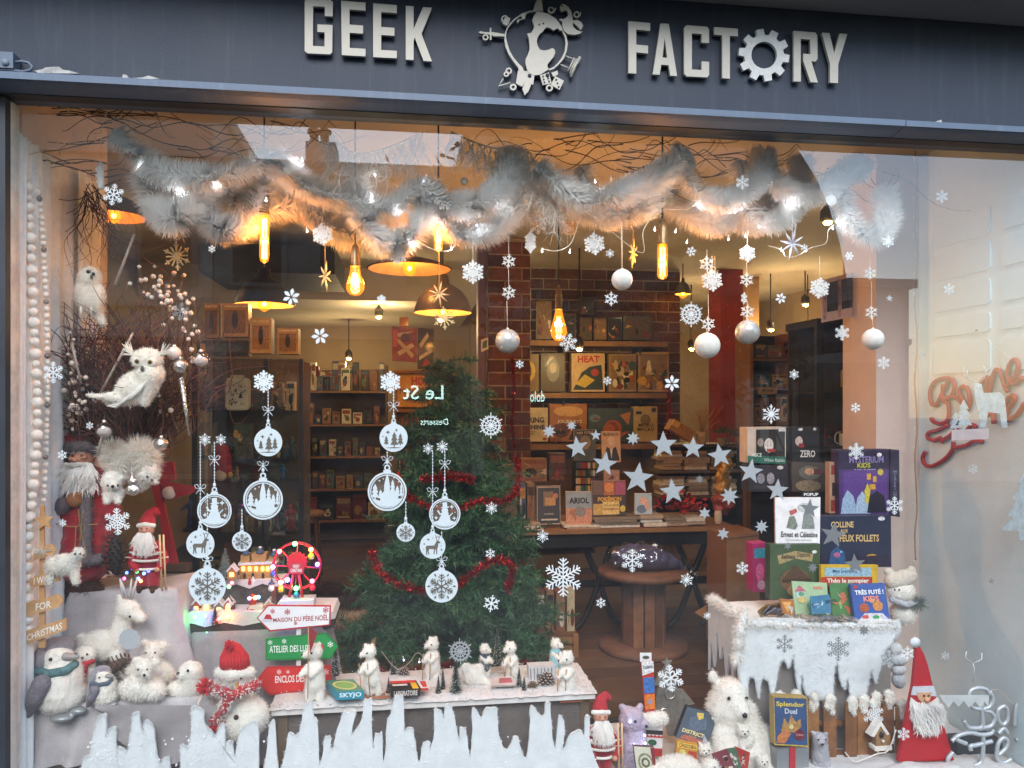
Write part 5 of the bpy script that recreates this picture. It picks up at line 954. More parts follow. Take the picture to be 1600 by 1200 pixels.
# pine cones
def pinecone(lb, px, py, rx, ry, Y, m_, tilt=0, tip=None):
    k = K(px, Y); t = T('pine_cone', lb, 'pine cone', P(px, py+ry, Y)); c = P(px, py, Y); rot = Matrix.Rotation(R(tilt), 3, 'Y'); MB().ell(c, (rx*k*.55, rx*k*.55, ry*k*.9), 10, 8, rot).build('core', m_, t); b = MB(); b2 = MB(); n = 90
    for i in range(n):
        v = i/n; ph = i*2.39996; z = ry*k*(1-2*v); rr = rx*k*math.sqrt(max(.03, 1-(1.05-2*v)**2*.8)); d = rot @ V(math.cos(ph), math.sin(ph), .25); p = c+rot @ V(math.cos(ph)*rr*.5, math.sin(ph)*rr*.5, z); e = p+d*rr*.55; sd_ = (rot @ V(-math.sin(ph), math.cos(ph), 0))*rx*k*.17; up = rot @ V(0, 0, rx*k*.07)
        b.add([p-sd_*.6, p+sd_*.6, e+sd_, e-sd_, e+up], [(0, 1, 2, 3), (3, 2, 4), (0, 3, 4), (1, 4, 2), (0, 4, 1)])
        if tip: b2.add([e-sd_*.9+up*.3, e+sd_*.9+up*.3, e+up*1.4, e-up*.3+d*rx*k*.05], [(0, 1, 2), (0, 3, 1)])
    b.build('scales', m_, t)
    if tip: b2.build('snowy_tips', tip, t)
conem = mat('#5a4130', .8, var=.3, scale=60); coned = mat('#3a3230', .8, var=.3, scale=60)
pinecone('dark pine cone standing between the two Santas', 180, 868, 19, 34, .4, coned); pinecone('brown pine cone lying between penguin and deer', 178, 1042, 16, 26, .32, conem, 60)
# penguins and friends on the ledge
def penguin(lb, X0, Y0, Y, s, back=plushg, scarf=None):
    k = K(X0, Y); t = T('penguin_toy', lb, 'toy penguin', P(X0, Y0, Y)); q = lambda dx, dy, w_=0: (X0+dx*s, Y0+dy*s, w_*s)
    blob('body', plush, t, [('c', [q(0, -34, 0), q(4, -62, 0)], [36*s, 31*s]), ('e', q(2, -28), (38*s, 28*s, 32*s)), ('e', q(-2, -88, 2), (22*s, 22*s, 20*s))], Y, k, 2.4*s, 6, (1200, 2.6, .8), fur)
    blob('back', back, t, [('c', [q(-30, -90, -6), q(-26, -60, -10), q(-38, -14, -8)], [15*s, 24*s, 17*s]), ('e', q(-6, -102, -5), (25*s, 16*s, 20*s)), ('e', q(-20, -86, 0), (13*s, 22*s, 20*s))], Y, k, 2.4*s, 6)
    blob('wing', mat('#77727c', .95, var=.2, scale=80, bump=.6), t, [('c', [q(-12, -58, 34), q(-22, -36, 34), q(-38, -8, 22)], [14*s, 13*s, 7*s])], Y, k, 2*s, 4); blob('feet', silvd, t, [('e', q(14, -2, 24), (18*s, 6*s, 12*s)), ('e', q(36, -10, 16), (13*s, 6*s, 10*s))], Y, k, 2*s, 3)
    blob('beak', mat('#8f8a88', .5), t, [('c', [q(14, -92, 12), q(34, -92, 14)], [7*s, 3.5*s])], Y, k, 1.5*s, 3); dot(t, 'eye', X0-4*s, Y0-91*s, 2.8*s, Y, 22*s, k)
    blob('scarf', scarf, t, [('c', [q(-30, -70, 8), q(-6, -70, 26), q(20, -74, 24), q(26, -78, 6)], [7*s]*4), ('c', [q(-32, -68, 6), q(-36, -46, 6)], [8*s, 5*s])], Y, k, 1.8*s, 3)
scm = mat('#4f7478', .9, var=.4, scale=40); scm2 = mat('#4a5868', .9, var=.3, scale=40)
penguin('large grey penguin toy with teal scarf in the corner', 93, 1114, .2, 1.0, scarf=scm); penguin('small grey penguin toy with dark scarf beside the large one', 162, 1102, .18, .52, scarf=scm2)
Y = .3; k = K(133, Y); t = T('owl_toy', 'white owl toy with red scarf behind the small penguin', 'toy owl', P(132, 1075, Y)); blob('body', plush, t, [('e', (132, 1050, 0), (17, 24, 14)), ('e', (134, 1022, 4), (17, 14, 14))], Y, k, 1.8, 4, (700, 2.4, .7), fur)
for x in (126, 143): dot(t, 'eye', x, 1017, 1.8, Y, 17, k)
dot(t, 'beak', 136, 1022, 2.6, Y, 18, k, beak, .7); blob('scarf', redk, t, [('c', [(119, 1030, 10), (134, 1033, 16), (148, 1030, 10)], [4.5]*3), ('c', [(138, 1034, 16), (138, 1048, 18)], [6, 5])], Y, k, 1.5, 2)
# deer
Y = .36; k = K(190, Y); t = T('reindeer_toy', 'tall white reindeer toy with clear antlers behind the pine cone', 'toy reindeer', P(180, 1075, Y)); blob('body', plush, t, [('e', (160, 1008, 0), (36, 24, 18)), ('c', [(186, 1000, 0), (194, 965, 4)], [18, 12]), ('e', (203, 950, 8), (18, 15, 13)), ('c', [(210, 954, 10), (225, 962, 12)], [11, 8]), ('e', (190, 936, 4), (7, 10, 5), -20), ('c', [(186, 1020, 6), (192, 1050, 6)], [12, 8]), ('c', [(196, 1030, 6), (200, 1056, 6)], [8, 6]), ('c', [(138, 1016, 4), (134, 1055, 4)], [10, 7]), ('e', (128, 996, 0), (9, 7, 6))], Y, k, 2.4, 5, (2000, 3, .8), fur)
dot(t, 'eye', 210, 958, 2.2, Y, 20, k)
for x, d in ((195, -6), (205, 2), (201, -12), (208, 8)): MB().tube([P(x, 934, Y)+V(0, -6*k, 0), P(x+d*.5, 918, Y)+V(0, -6*k, 0), P(x+d, 903, Y)+V(0, -4*k, 0)], [2.2*k, 2*k, 1.4*k], 6).build('antler', mat('#e8e4e0', .2, trans=.3), t)
tag(MB().ppoly([(202+17*(1 if i % 2 else .9)*math.sin(R(i*9)), 999-17*(1 if i % 2 else .9)*math.cos(R(i*9))) for i in range(40)], .2, .004).build('scalloped_disc', silv), 'pale glitter scalloped disc on the chest of the tall reindeer', 'ornament')
for X0, Y0, Y, lb in ((228, 1092, .19, 'small white fawn toy lying in front with blue light'), (240, 1066, .3, 'small white fawn toy lying behind the other fawn')):
    k = K(X0, Y); t = T('fawn_toy', lb, 'toy deer', P(X0, Y0, Y)); q = lambda dx, dy, w_=0: (X0+dx, Y0+dy, w_)
    blob('body', plush, t, [('e', q(-8, -18), (32, 19, 20)), ('e', q(16, -14, 4), (16, 14, 15)), ('e', q(2, -52, 10), (14, 14, 12)), ('c', [q(-2, -30, 4), q(2, -48, 8)], [13, 10]), ('c', [q(4, -48, 16), q(6, -44, 20)], [8, 6]), ('e', q(-12, -62, 6), (8, 6, 4), -30), ('e', q(17, -60, 6), (8, 6, 4), 30)], Y, k, 2.2, 4, (1800, 4, .8), fur)
    for dx in (-5, 9): dot(t, 'eye', X0+dx, Y0-53, 1.6, Y, 21, k)
    dot(t, 'nose', X0+6, Y0-46, 2.4, Y, 26, k)
Y = .24; k = K(300, Y); t = T('seal_toy', 'white seal pup toy raising its head on the ledge', 'toy seal', P(295, 1094, Y)); blob('body', plush, t, [('e', (290, 1076, 0), (30, 14, 16)), ('c', [(300, 1070, 2), (302, 1050, 6)], [17, 15]), ('e', (300, 1046, 8), (17, 15, 15)), ('e', (288, 1049, 16), (7, 6, 6))], Y, k, 2, 4, (1200, 2.6, .8), fur); dot(t, 'eye', 300, 1040, 2.2, Y, 23, k); dot(t, 'nose', 284, 1046, 2.8, Y, 19, k)
# snowman with red hat
Y = .2; k = K(372, Y); t = T('snowman_toy', 'snowman with red knitted hat and bunchy red scarf', 'toy snowman', P(368, 1152, Y)); blob('body', plush, t, [('e', (375, 1120, 0), (44, 36, 28)), ('e', (370, 1056, 4), (23, 20, 20))], Y, k, 2.6, 5, (2500, 3.2, .8), fur)
m_ = MB()
for i in range(26): a = i*2*math.pi/26; m_.tube([P(368+21*math.cos(a), 1040, Y)+V(0, -4*k-21*k*math.sin(a), 0), P(367+20*math.cos(a), 1025, Y)+V(0, -4*k-20*k*math.sin(a), 0), P(365+10*math.cos(a), 1008, Y)+V(0, -4*k-10*k*math.sin(a), 0), P(364, 1001, Y)+V(0, -4*k, 0)], [2.8*k, 2.7*k, 2.2*k, 1.4*k], 5)
m_.build('hat', mat('#c01f28', .9, var=.15, scale=60, bump=.5), t); blob('hat_brim', plush, t, [('c', [(346, 1048, 8), (368, 1046, 26), (392, 1048, 8)], [9, 9, 9])], Y, k, 2, 3, (500, 3, .8), fur)
m_ = MB()
for cx, cy, n, sp in ((363, 1001, 90, 7), (328, 1064, 140, 12), (344, 1120, 160, 13)):
    for i in range(n): a = P(cx, cy, Y)+V(0, -22*k, 0); e = a+V(rw.gauss(0, 1), rw.gauss(-.4, .6), rw.gauss(-.1, 1)).normalized()*sp*k*rw.uniform(.6, 1.3); m_.tube([a, e], [1.2*k, .9*k], 3)
m_.build('pompons', mat('#c2202b', .9), t); blob('scarf', redv, t, [('c', [(335, 1066, 20), (368, 1074, 34), (402, 1064, 22)], [8, 9, 9]), ('c', [(368, 1076, 34), (356, 1095, 36), (345, 1115, 30)], [8, 7, 6])], Y, k, 2, 2, warp=4, fuzz=(300, 4, 1.2), fm=plush)
for x in (370, 382): dot(t, 'eye', x, 1051, 1.6, Y, 26, k)
MB().cyl(P(376, 1058, Y)+V(0, -20*k, 0), P(376, 1070, Y)+V(0, -40*k, 0), 2.6*k, .6*k, 8).build('nose', mat('#d08a3a', .7), t); dot(t, 'button', 375, 1110, 4, Y, 27, k, brown)
MB().tube([P(322, 1076, Y)+V(0, -14*k, 0), P(314, 1092, Y)+V(0, -16*k, 0), P(318, 1108, Y)+V(0, -16*k, 0)], .003, 5).build('arm', cord, t)
# ------------------------------------------------------------------ printed boxes and books
def art(t, q, items, off=.0012):
    """flat print on the front quad q (tl, tr, br, bl world points): ('r',u0,v0,u1,v1,col) ('e',u,v,ru,rv,col) ('p',pts,col)"""
    f_ = quadmap(q); n_ = (q[1]-q[0]).cross(q[3]-q[0]).normalized()
    if n_.y > 0: n_ = -n_
    m_ = MB(); ms = []; z = off
    for it in items:
        c = it[-1]
        if c not in ms: ms.append(c)
        m_.cur = ms.index(c); z += .00025
        if it[0] == 'r': pts = [(it[1], it[2]), (it[3], it[2]), (it[3], it[4]), (it[1], it[4])]
        elif it[0] == 'e': pts = [(it[1]+it[3]*math.cos(a*.3927), it[2]+it[4]*math.sin(a*.3927)) for a in range(16)]
        else: pts = it[1]
        m_.flat([f_(u, v)+n_*z for u, v in pts])
    m_.build('cover_art', [mat(c, .45, var=.32, scale=110) for c in ms], t); return n_, z
def pbox(name, label, cat, pq, Y, depth, color, items=(), texts=(), side=None, group=None, lean=0):
    """box whose front shows at pixel quad pq (tl,tr,br,bl) in plane Y; lean pushes the top edge back"""
    if len(pq) == 4 and not isinstance(pq[0], (tuple, list)): x0, y0, x1, y1 = pq; pq = ((x0, y0), (x1, y0), (x1, y1), (x0, y1))
    q = [P(x, y, Y+(lean if i < 2 else 0)) for i, (x, y) in enumerate(pq)]; t = T(name, label, cat, (q[2]+q[3])/2+V(0, depth/2, 0), group)
    m_ = MB(); d = V(0, depth, 0); m_.add(q+[p+d for p in q], [(3, 2, 1, 0), (4, 5, 6, 7), (0, 1, 5, 4), (2, 3, 7, 6), (1, 2, 6, 5), (3, 0, 4, 7)]); m_.mi = [0, 1, 1, 1, 1, 1]
    m_.build('box' if cat not in ('book', 'comic') else 'cover', [mat(color, .45, var=.12, scale=18, coat=.2), mat(side or color, .5, var=.1)], t)
    z = .0012; n_ = V(0, -1, 0)
    if items: n_, z = art(t, q, items)
    ls = {}
    for tx, u0, v0, u1, v1, c, *b in texts:
        ls.setdefault(c, MB()); write(ls[c], q, tx, u0, v0, u1, v1, n_*(z+.0006), b[0] if b else .015)
    for c, m_ in ls.items(): m_.build('lettering', mat(c, .5, var=0), t)
    return t
def abstract(seed, cols, n=9, tall=.5):
    r2 = random.Random(seed); o = []
    for i in range(n):
        u, v = r2.uniform(.1, .9), r2.uniform(.25, .9); k_ = r2.random(); c = r2.choice(cols)
        if k_ < .45: o.append(('e', u, v, r2.uniform(.05, .16), r2.uniform(.05, .14), c))
        else: o.append(('p', [(min(.97, max(.03, u+r2.uniform(-.22, .22))), min(.97, max(.03, v+r2.uniform(-.18, .18)))) for _ in range(3)], c))
    return o
# ------------------------------------------------------------------ centre: snowy shelf
snowm = mat('#d9d6d4', .9, var=.06, scale=30, bump=.7, bscale=220, sss=.1); feltw = mat('#e6e9ea', .95, var=.06, scale=14, bump=.5, bscale=240)
Yf, Yb = .25, .62; zt_ = P(680, 1094, Yf).z; xa, xb = P(424, 1094, Yf).x, P(930, 1094, Yf).x
st = T('snowy_shelf', 'low white trestle shelf heaped with fake snow under the toy bears', 'shelf', V((xa+xb)/2, .43, .05)); MB().bounds(xa, xb, Yf, Yb, zt_-.03, zt_-.006).build('board', mat('#d9d6d2', .7), st)
for x in (xa+.04, xb-.04):
    for y in (Yf+.05, Yb-.05): MB().bounds(x-.02, x+.02, y-.02, y+.02, -.018, zt_-.03).build('leg', mat('#6b5a48', .7), st)
def heap(name, label, x0, x1, y0, y1, z, h, parent=None, nx=70, ny=26, rag=.012, seed=0, m_=None, sub='snow'):
    vs_, fs_ = [], []
    for j in range(ny+1):
        for i in range(nx+1):
            u, v = i/nx, j/ny; e = min(u, 1-u, .12)/.12; e2 = min(v, 1-v, .15)/.15; n1 = mnoise.noise(V(u*9*(x1-x0), v*9*(y1-y0), seed))*.5+.5; n2 = mnoise.noise(V(u*60*(x1-x0), v*60*(y1-y0), seed+3))
            hh = h*(e**.5)*(e2**.5)*(.35+.9*n1)+.004*n2; vs_.append(V(x0+(x1-x0)*u+(rag*n2 if i in (0, nx) else 0), y0+(y1-y0)*v+(rag*n2 if j in (0, ny) else 0), z+max(.0, hh)))
    for j in range(ny):
        for i in range(nx): a = j*(nx+1)+i; fs_.append((a, a+1, a+nx+2, a+nx+1))
    m = MB(); m.smooth = True; m.add(vs_, fs_)
    if parent: return m.build(sub, m_ or snowm, parent)
    o = m.build(name, m_ or snowm); o['kind'] = 'stuff'; o['label'] = label; o['category'] = 'snow'; return o
heap('', '', xa-.01, xb+.01, Yf-.01, Yb+.01, zt_-.004, .018, st)
heap('snow', 'fake snow spread over the window floor', XL+.01, XR-.01, .055, .78, -.018, .02, None, 130, 36, 0, 4)
b = MB(); r3 = random.Random(3)
for i in range(1500):
    x, y = r3.uniform(xa, xb), r3.uniform(Yf-.01, Yb); p = V(x, y, zt_+.004+r3.random()*.012); s = r3.uniform(.002, .005); b.box(p, (s, s, s*.8), Matrix.Rotation(r3.random()*3, 3, V(r3.random(), r3.random(), 1)))
o = b.build('snow_crumbs', snowm, st); o['kind'] = 'stuff'
drape('dark grey cloth hung behind the felt peaks under the snowy shelf', 446, 922, 1106, 1230, .29, .5, mat('#6a625e', .95, var=.2, scale=6, bump=.4, bscale=120), folds=16, amp=.008, flare=.0)
def pile(t, pp, Y, n, L=.011, seed=1):      # short fibres standing off a cut sheet and fraying its edge
    r2 = random.Random(seed); b = MB(); x0, x1 = min(q[0] for q in pp), max(q[0] for q in pp); y0, y1 = min(q[1] for q in pp), min(1215, max(q[1] for q in pp)); m = len(pp)
    def inside(x, y):
        c = False
        for (ax, ay), (bx, by) in zip(pp, pp[1:]+pp[:1]):
            if (ay > y) != (by > y) and x < (bx-ax)*(y-ay)/(by-ay)+ax: c = not c
        return c
    for i in range(n*2):
        if i % 3: x, y = r2.uniform(x0, x1), r2.uniform(y0, y1)
        else: (ax, ay), (bx, by) = pp[i % m], pp[(i+1) % m]; f_ = r2.random(); x, y = ax+(bx-ax)*f_, ay+(by-ay)*f_
        if i % 3 and not inside(x, y): continue
        a = P(x, y, Y)+V(0, -.0005, 0); e = a+V(r2.gauss(0, 1), -abs(r2.gauss(0, .7)), r2.gauss(0, 1)).normalized()*L*r2.uniform(.4, 1.2); s = V(r2.gauss(0, 1), 0, r2.gauss(0, 1)).normalized()*.0007; b.add([a-s, a+s, e], [(0, 1, 2)])
    b.build('pile', feltw, t)
def felt_strip(lb, top, Y, bot=1240):
    top = [q for i, (x, y) in enumerate(top) for q in ([(x-3.5, y+2), (x+3.5, y+2)] if 0 < i < len(top)-1 and y < top[i-1][1] and y <= top[i+1][1] else [(x, y)])]; r2 = random.Random(len(top)); pts = [(p.x+r2.uniform(-.5, .5), p.y+r2.uniform(-.5, .5)) for p in spline([V(x, y, 0) for x, y in top], 4)]+[(top[-1][0], bot), (top[0][0], bot)]
    tt = T('felt_snow_strip', lb, 'felt strip', P((top[0][0]+top[-1][0])/2, bot, Y)); MB().ppoly(pts, Y, .012).build('sheet', feltw, tt); cr = MB()
    for i in range(70):
        x = r2.uniform(top[0][0]+5, top[-1][0]-5); y = r2.uniform(1150, 1210); s = r2.uniform(.003, .008); cr.box(P(x, y, Y)+V(0, -.002, 0), (s, .003, s), Matrix.Rotation(r2.random()*3, 3, 'Y'))
    pile(tt, pts, Y, 7000)
    cr.build('sequins', mat('#f4f7fa', .15, var=.1), tt)
felt_strip('white felt snow peaks standing before the corner ledge', [(126, 1215), (130, 1185), (141, 1178), (146, 1148), (155, 1120), (162, 1116), (166, 1150), (171, 1140), (177, 1136), (181, 1160), (184, 1205), (187, 1168), (199, 1174), (203, 1150), (208, 1122), (213, 1112), (219, 1130), (224, 1145), (229, 1126), (240, 1140), (245, 1180), (252, 1197), (258, 1183), (264, 1184), (268, 1208), (281, 1205), (286, 1164), (297, 1164), (299, 1120), (304, 1103), (318, 1112), (319, 1130), (330, 1142), (336, 1150), (347, 1132), (352, 1182), (357, 1158), (363, 1160), (367, 1182), (373, 1150), (380, 1138), (398, 1126), (404, 1150)], .1)
felt_strip('white felt icicle strip standing before the snowy shelf', [(406, 1215), (415, 1185), (420, 1140), (426, 1128), (434, 1195), (439, 1200), (446, 1172), (454, 1145), (462, 1150), (468, 1142), (474, 1110), (484, 1096), (490, 1120), (496, 1128), (498, 1186), (502, 1190), (507, 1155), (513, 1150), (516, 1168), (521, 1168), (524, 1150), (540, 1112), (556, 1112), (548, 1148), (556, 1140), (566, 1122), (568, 1095), (578, 1092), (581, 1130), (583, 1170), (589, 1146), (597, 1146), (599, 1190), (603, 1165), (604, 1130), (612, 1112), (620, 1086), (630, 1090), (632, 1140), (640, 1136), (646, 1142), (650, 1166), (655, 1192), (660, 1165), (668, 1158), (672, 1170), (678, 1150), (682, 1108), (690, 1112), (693, 1122), (700, 1100), (708, 1112), (714, 1140), (718, 1158), (722, 1136), (728, 1140), (734, 1180), (738, 1150), (741, 1108), (752, 1122), (758, 1108), (772, 1104), (777, 1112), (780, 1150), (790, 1172), (800, 1160), (806, 1150), (812, 1162), (822, 1185), (828, 1140), (832, 1104), (842, 1116), (850, 1118), (856, 1098), (863, 1150), (868, 1168), (876, 1120), (882, 1140), (880, 1172), (890, 1150), (905, 1140), (913, 1150), (918, 1120), (922, 1160), (936, 1200)], .12)
# arrow signs
def arrow(t, pp, edge, face, tx, q, tc, Y, marks=()):
    cx, cy = sum(p[0] for p in pp)/len(pp), sum(p[1] for p in pp)/len(pp); b = MB().ppoly(pp, Y, .008).build('arrow_board', mat(edge, .5, var=.08), t); MB().ppoly([(cx+(x-cx)*.965, cy+(y-cy)*.88) for x, y in pp], Y-.0012, .001).build('face', mat(face, .5, var=.06, scale=6), b)
    m_ = MB(); write(m_, [P(x, y, Y) for x, y in q], tx, 0, 0, 1, 1, V(0, -.002, 0), .015); m_.build('lettering', mat(tc, .5, var=0), b)
    for x, y, r_, c in marks: flake_mesh(x, y, r_, Y-.002, 'six', 0, .0006).build('printed_snowflake', mat(c, .5, var=0), b)
    return b
Y = .4; t = T('arrow_sign_post', 'white post with three arrow signs for MAISON, ATELIER and ENCLOS', 'sign post', P(466, 1085, Y)); MB().ppoly([(463, 950), (470, 950), (470, 1100), (463, 1100)], Y+.01, .012).build('post', mat('#dcdcda', .6), t)
b = arrow(t, [(401, 966), (418, 945), (517, 946), (516, 977), (421, 987)], '#b8202c', '#f0eff0', 'MAISON DU PÈRE NOËL', [(427, 964), (513, 958), (513, 969), (427, 972)], '#a8222c', Y, [(426, 955, 4, '#c23540'), (449, 956, 5, '#c23540'), (509, 953, 5, '#c23540'), (462, 974, 3, '#c23540')])
MB().ppoly([(412, 967), (416, 960), (422, 960), (426, 968)], Y-.003, .001).build('printed_hat', mat('#c02530', .6), b); MB().ppoly([(410, 967), (425, 968), (425, 972), (411, 972)], Y-.0032, .001).build('printed_hat_brim', mat('#d8d8de', .6), b)
b = arrow(t, [(415, 998), (510, 989), (529, 1010), (516, 1030), (415, 1032)], '#107a35', '#179045', 'ATELIER DES LUTINS', [(421, 1009), (495, 1007), (495, 1017), (421, 1020)], '#eef4ee', Y, [(422, 1004, 4, '#e9f5ea'), (444, 1002, 4, '#e9f5ea'), (516, 1007, 5, '#e9f5ea')])
MB().ppoly([(497, 1007), (506, 1007), (506, 1016), (497, 1016)], Y-.003, .001).build('printed_gift', mat('#c02530', .6), b)
arrow(t, [(399, 1064), (417, 1042), (517, 1040), (517, 1076), (421, 1086)], '#b8221f', '#d02b26', 'ENCLOS DES RENNES', [(430, 1056), (508, 1052), (508, 1064), (430, 1067)], '#f4ece8', Y, [(436, 1050, 4, '#f4dcd8'), (509, 1050, 5, '#f4dcd8'), (450, 1050, 3, '#f4dcd8')])
# bears on the shelf
pole = mat('#b08a5c', .7)
def bear(lb, X0, Y0, Y, s, lean=0, look=-1, coat_=None, poles=True, skis=False, extra=None, name='bear_toy'):
    k = K(X0, Y); t = T(name, lb, 'toy bear', P(X0, Y0, Y)); q = lambda dx, dy, w_=0: (X0+dx*s*1.0-dy*lean*s, Y0+dy*s, w_*s)
    parts = [('c', [q(0, -22), q(0, -45)], [13*s, 11*s]), ('e', q(0, -66, 2), (10.5*s, 11*s, 10*s)), ('c', [q(look*6, -65, 6), q(look*13, -63, 8)], [6*s, 4*s]), ('e', q(-5, -76), (3*s, 3.4*s, 2.5*s)), ('e', q(6, -76), (3*s, 3.4*s, 2.5*s)), ('c', [q(-6, -18), q(-7, -3, 3)], [8*s, 6*s]), ('c', [q(6, -18), q(7, -3, 3)], [8*s, 6*s]), ('c', [q(look*8, -46, 6), q(look*17, -38, 12)], [5.5*s, 4*s]), ('c', [q(-look*6, -46, 6), q(look*4, -38, 14)], [5.5*s, 4.5*s])]
    blob('body', plush, t, parts, Y, k, 1.7*s, 4, (900, 2.2, .7), fur)
    h = q(look*3, -67); dot(t, 'eye', h[0], h[1], 1.5*s, Y, 11.5*s, k); n_ = q(look*15.5, -64); dot(t, 'nose', n_[0], n_[1], 1.8*s, Y, 9*s, k)
    if coat_: blob('jacket', coat_, t, [('c', [q(0, -22), q(0, -47)], [14.5*s, 12.5*s])], Y, k, 1.8*s, 3)
    if poles:
        for d in ((17, 0), (4, 4)): a = q(look*d[0], -52, 14); c = q(look*(d[0]+2), 0, 14); MB().cyl(P(a[0], a[1], Y)+V(0, -a[2]*k, 0), P(c[0], c[1], Y)+V(0, -c[2]*k, 0), .0022, n=6).build('pole', pole, t)
    if skis:
        for d in (-6, 7): MB().box(P(X0+d*s*.6, Y0+1, Y)+V(0, -(6+d)*s*k, 0), (.11*s, .012, .004)).build('ski', mat('#a5603c', .5), t)
    return t
t = bear('white bear toy holding the red pennant beside the arrow signs', 492, 1094, .3, 1.16, 0, -1, None, False); a = P(481, 1092, .24); MB().cyl(a, P(482, 980, .24), .002, n=6).build('flag_pole', pole, t); MB().ppoly([(482, 978), (496, 990), (484, 1022)], .24, .002).build('pennant', mat('#8e1f26', .8), t)
bear('white bear toy bent forward with ski poles beside the turquoise game', 585, 1084, .3, 1.0, -.12, -1, None, True, True); bear('white bear toy standing behind with two poles', 676, 1062, .5, .86, 0, -1); bear('white bear toy in dark blue jumper near the glitter snowflake', 757, 1056, .48, .64, 0, 1, mat('#2b3048', .9, var=.3, scale=60), False)
bear('white bear toy leaning on poles under the red tinsel', 803, 1066, .45, .82, -.1, -1); bear('white bear toy in light blue jacket at the shelf corner', 868, 1052, .56, .7, 0, 1, mat('#8fc3cc', .9, var=.1), True); bear('white bear toy on skis at the front shelf corner', 886, 1090, .3, .94, 0, -1, None, True, True)
Y = .4; k = K(742, Y); t = T('mouse_toy', 'round white mouse toy curled under the glitter snowflake', 'toy mouse', P(742, 1072, Y)); blob('body', plush, t, [('e', (740, 1055, 0), (18, 16, 15)), ('e', (728, 1042, 6), (9, 9, 4)), ('e', (748, 1042, 6), (8, 8, 4)), ('c', [(752, 1060, 6), (764, 1066, 8)], [8, 4])], Y, k, 1.8, 4, (800, 2.2, .7), fur)
# bottle-brush firs
ndl = mat('#2c4238', .85, var=.3, scale=60); ndls = mat('#8fa09a', .9, var=.3, scale=60)
def mini_fir(lb, px, py, h, wd, Y, m_=ndl, name='toy_fir'):
    if name == 'toy_fir': py -= 9; h *= 1.15; wd *= 1.25
    k = K(px, Y); c = P(px, py, Y); t = T(name, lb, 'toy fir', c, 'bottle brush firs'); MB().cyl(c, c+V(0, 0, h*k), .0016, .001, 5).build('stem', brown, t); b = MB(); r2 = random.Random(px); n = int(h*26)
    for i in range(n):
        v = r2.random()**.75; z = h*k*(.06+.92*(1-v)); rr = wd*k*.5*(.12+.88*v)*r2.uniform(.75, 1.08); a = r2.random()*6.283; p = c+V(0, 0, z); e = p+V(math.cos(a)*rr, math.sin(a)*rr, -rr*.15); s = V(-math.sin(a), math.cos(a), 0)*.0015; b.add([p-s, p+s, e], [(0, 1, 2)])
        if i % 6 == 0: b.cur = 1; b.add([p+(e-p)*.7-s*1.6, p+(e-p)*.7+s*1.6, e+V(0, 0, .001)], [(0, 1, 2)]); b.cur = 0
    b.build('needles', [m_, plush], t); MB().lathe(c+V(0, 0, -.002), [(.012, 0), (.012, .006), (.004, .01)], 10).build('foot', brown, t)
for a in (('tall dark toy fir between the arrow signs and the turquoise game', 524, 1064, 46, 20, .42), ('tall toy fir at the front of the snowy shelf', 712, 1095, 52, 24, .3), ('small toy fir left of a pair at the shelf front', 685, 1092, 24, 11, .3), ('toy fir behind the small one at the shelf front', 692, 1086, 30, 11, .34), ('slim toy fir beside the leaning bear', 777, 1048, 50, 16, .52), ('little toy fir behind the black game', 615, 1062, 24, 13, .55), ('little toy fir at the bent bear boots', 580, 1090, 22, 10, .3), ('small toy fir beside the brown cone', 811, 1082, 26, 14, .34), ('smallest toy fir left of the brown cone', 819, 1086, 18, 10, .3), ('little toy fir right of the black game', 607, 1090, 20, 9, .28)): mini_fir(*a)
pinecone('round brown egg shaped cone on the shelf', 832, 1077, 9, 12, .32, mat('#6b563c', .8, var=.2)); pinecone('snow tipped pine cone at the shelf corner', 852, 1068, 13, 16, .34, conem, 20, plush); pinecone('small snowy cone behind the black game', 630, 1052, 10, 9, .54, conem, 80, plush)
# games on the shelf
def lay_box(name, label, cat, top, front, Y0, Y1, color, fcol, items, ftxt, tcol, tall):
    """flat box: top quad pixels tl tr br bl (back edge in plane Y1, front edge in Y0), front face of pixel height tall"""
    q = [P(*top[0], Y1), P(*top[1], Y1), P(*top[2], Y0), P(*top[3], Y0)]; z = (q[2].z+q[3].z)/2; dz = tall*K(top[3][0], Y0)
    for p in q: p.z = z
    t = T(name, label, cat, (q[0]+q[2])/2-V(0, 0, dz)); m_ = MB(); lo = [p-V(0, 0, dz) for p in q]; m_.add(q+lo, [(0, 1, 2, 3), (7, 6, 5, 4), (3, 2, 6, 7), (2, 1, 5, 6), (1, 0, 4, 5), (0, 3, 7, 4)]); m_.mi = [0, 1, 1, 1, 1, 1]; m_.build('box', [mat(color, .4, coat=.2), mat(fcol, .4, coat=.2)], t)
    f_ = quadmap(q); a_ = MB(); ms = []
    for i, it in enumerate(items):
        if it[-1] not in ms: ms.append(it[-1])
        a_.cur = ms.index(it[-1]); pts = [(it[1]+it[3]*math.cos(j*.3927), it[2]+it[4]*math.sin(j*.3927)) for j in range(16)] if it[0] == 'e' else [(it[1], it[2]), (it[3], it[2]), (it[3], it[4]), (it[1], it[4])]
        a_.flat([f_(u, v)+V(0, 0, .001+.0002*i) for u, v in pts])
    if ms: a_.build('cover_art', [mat(c, .5) for c in ms], t)
    if ftxt: l = MB(); write(l, [q[3], q[2], lo[2], lo[3]], ftxt, .1, .15, .9, .85, V(0, -.0015, 0), .02); l.build('lettering', mat(tcol, .5, var=0), t)
    return t
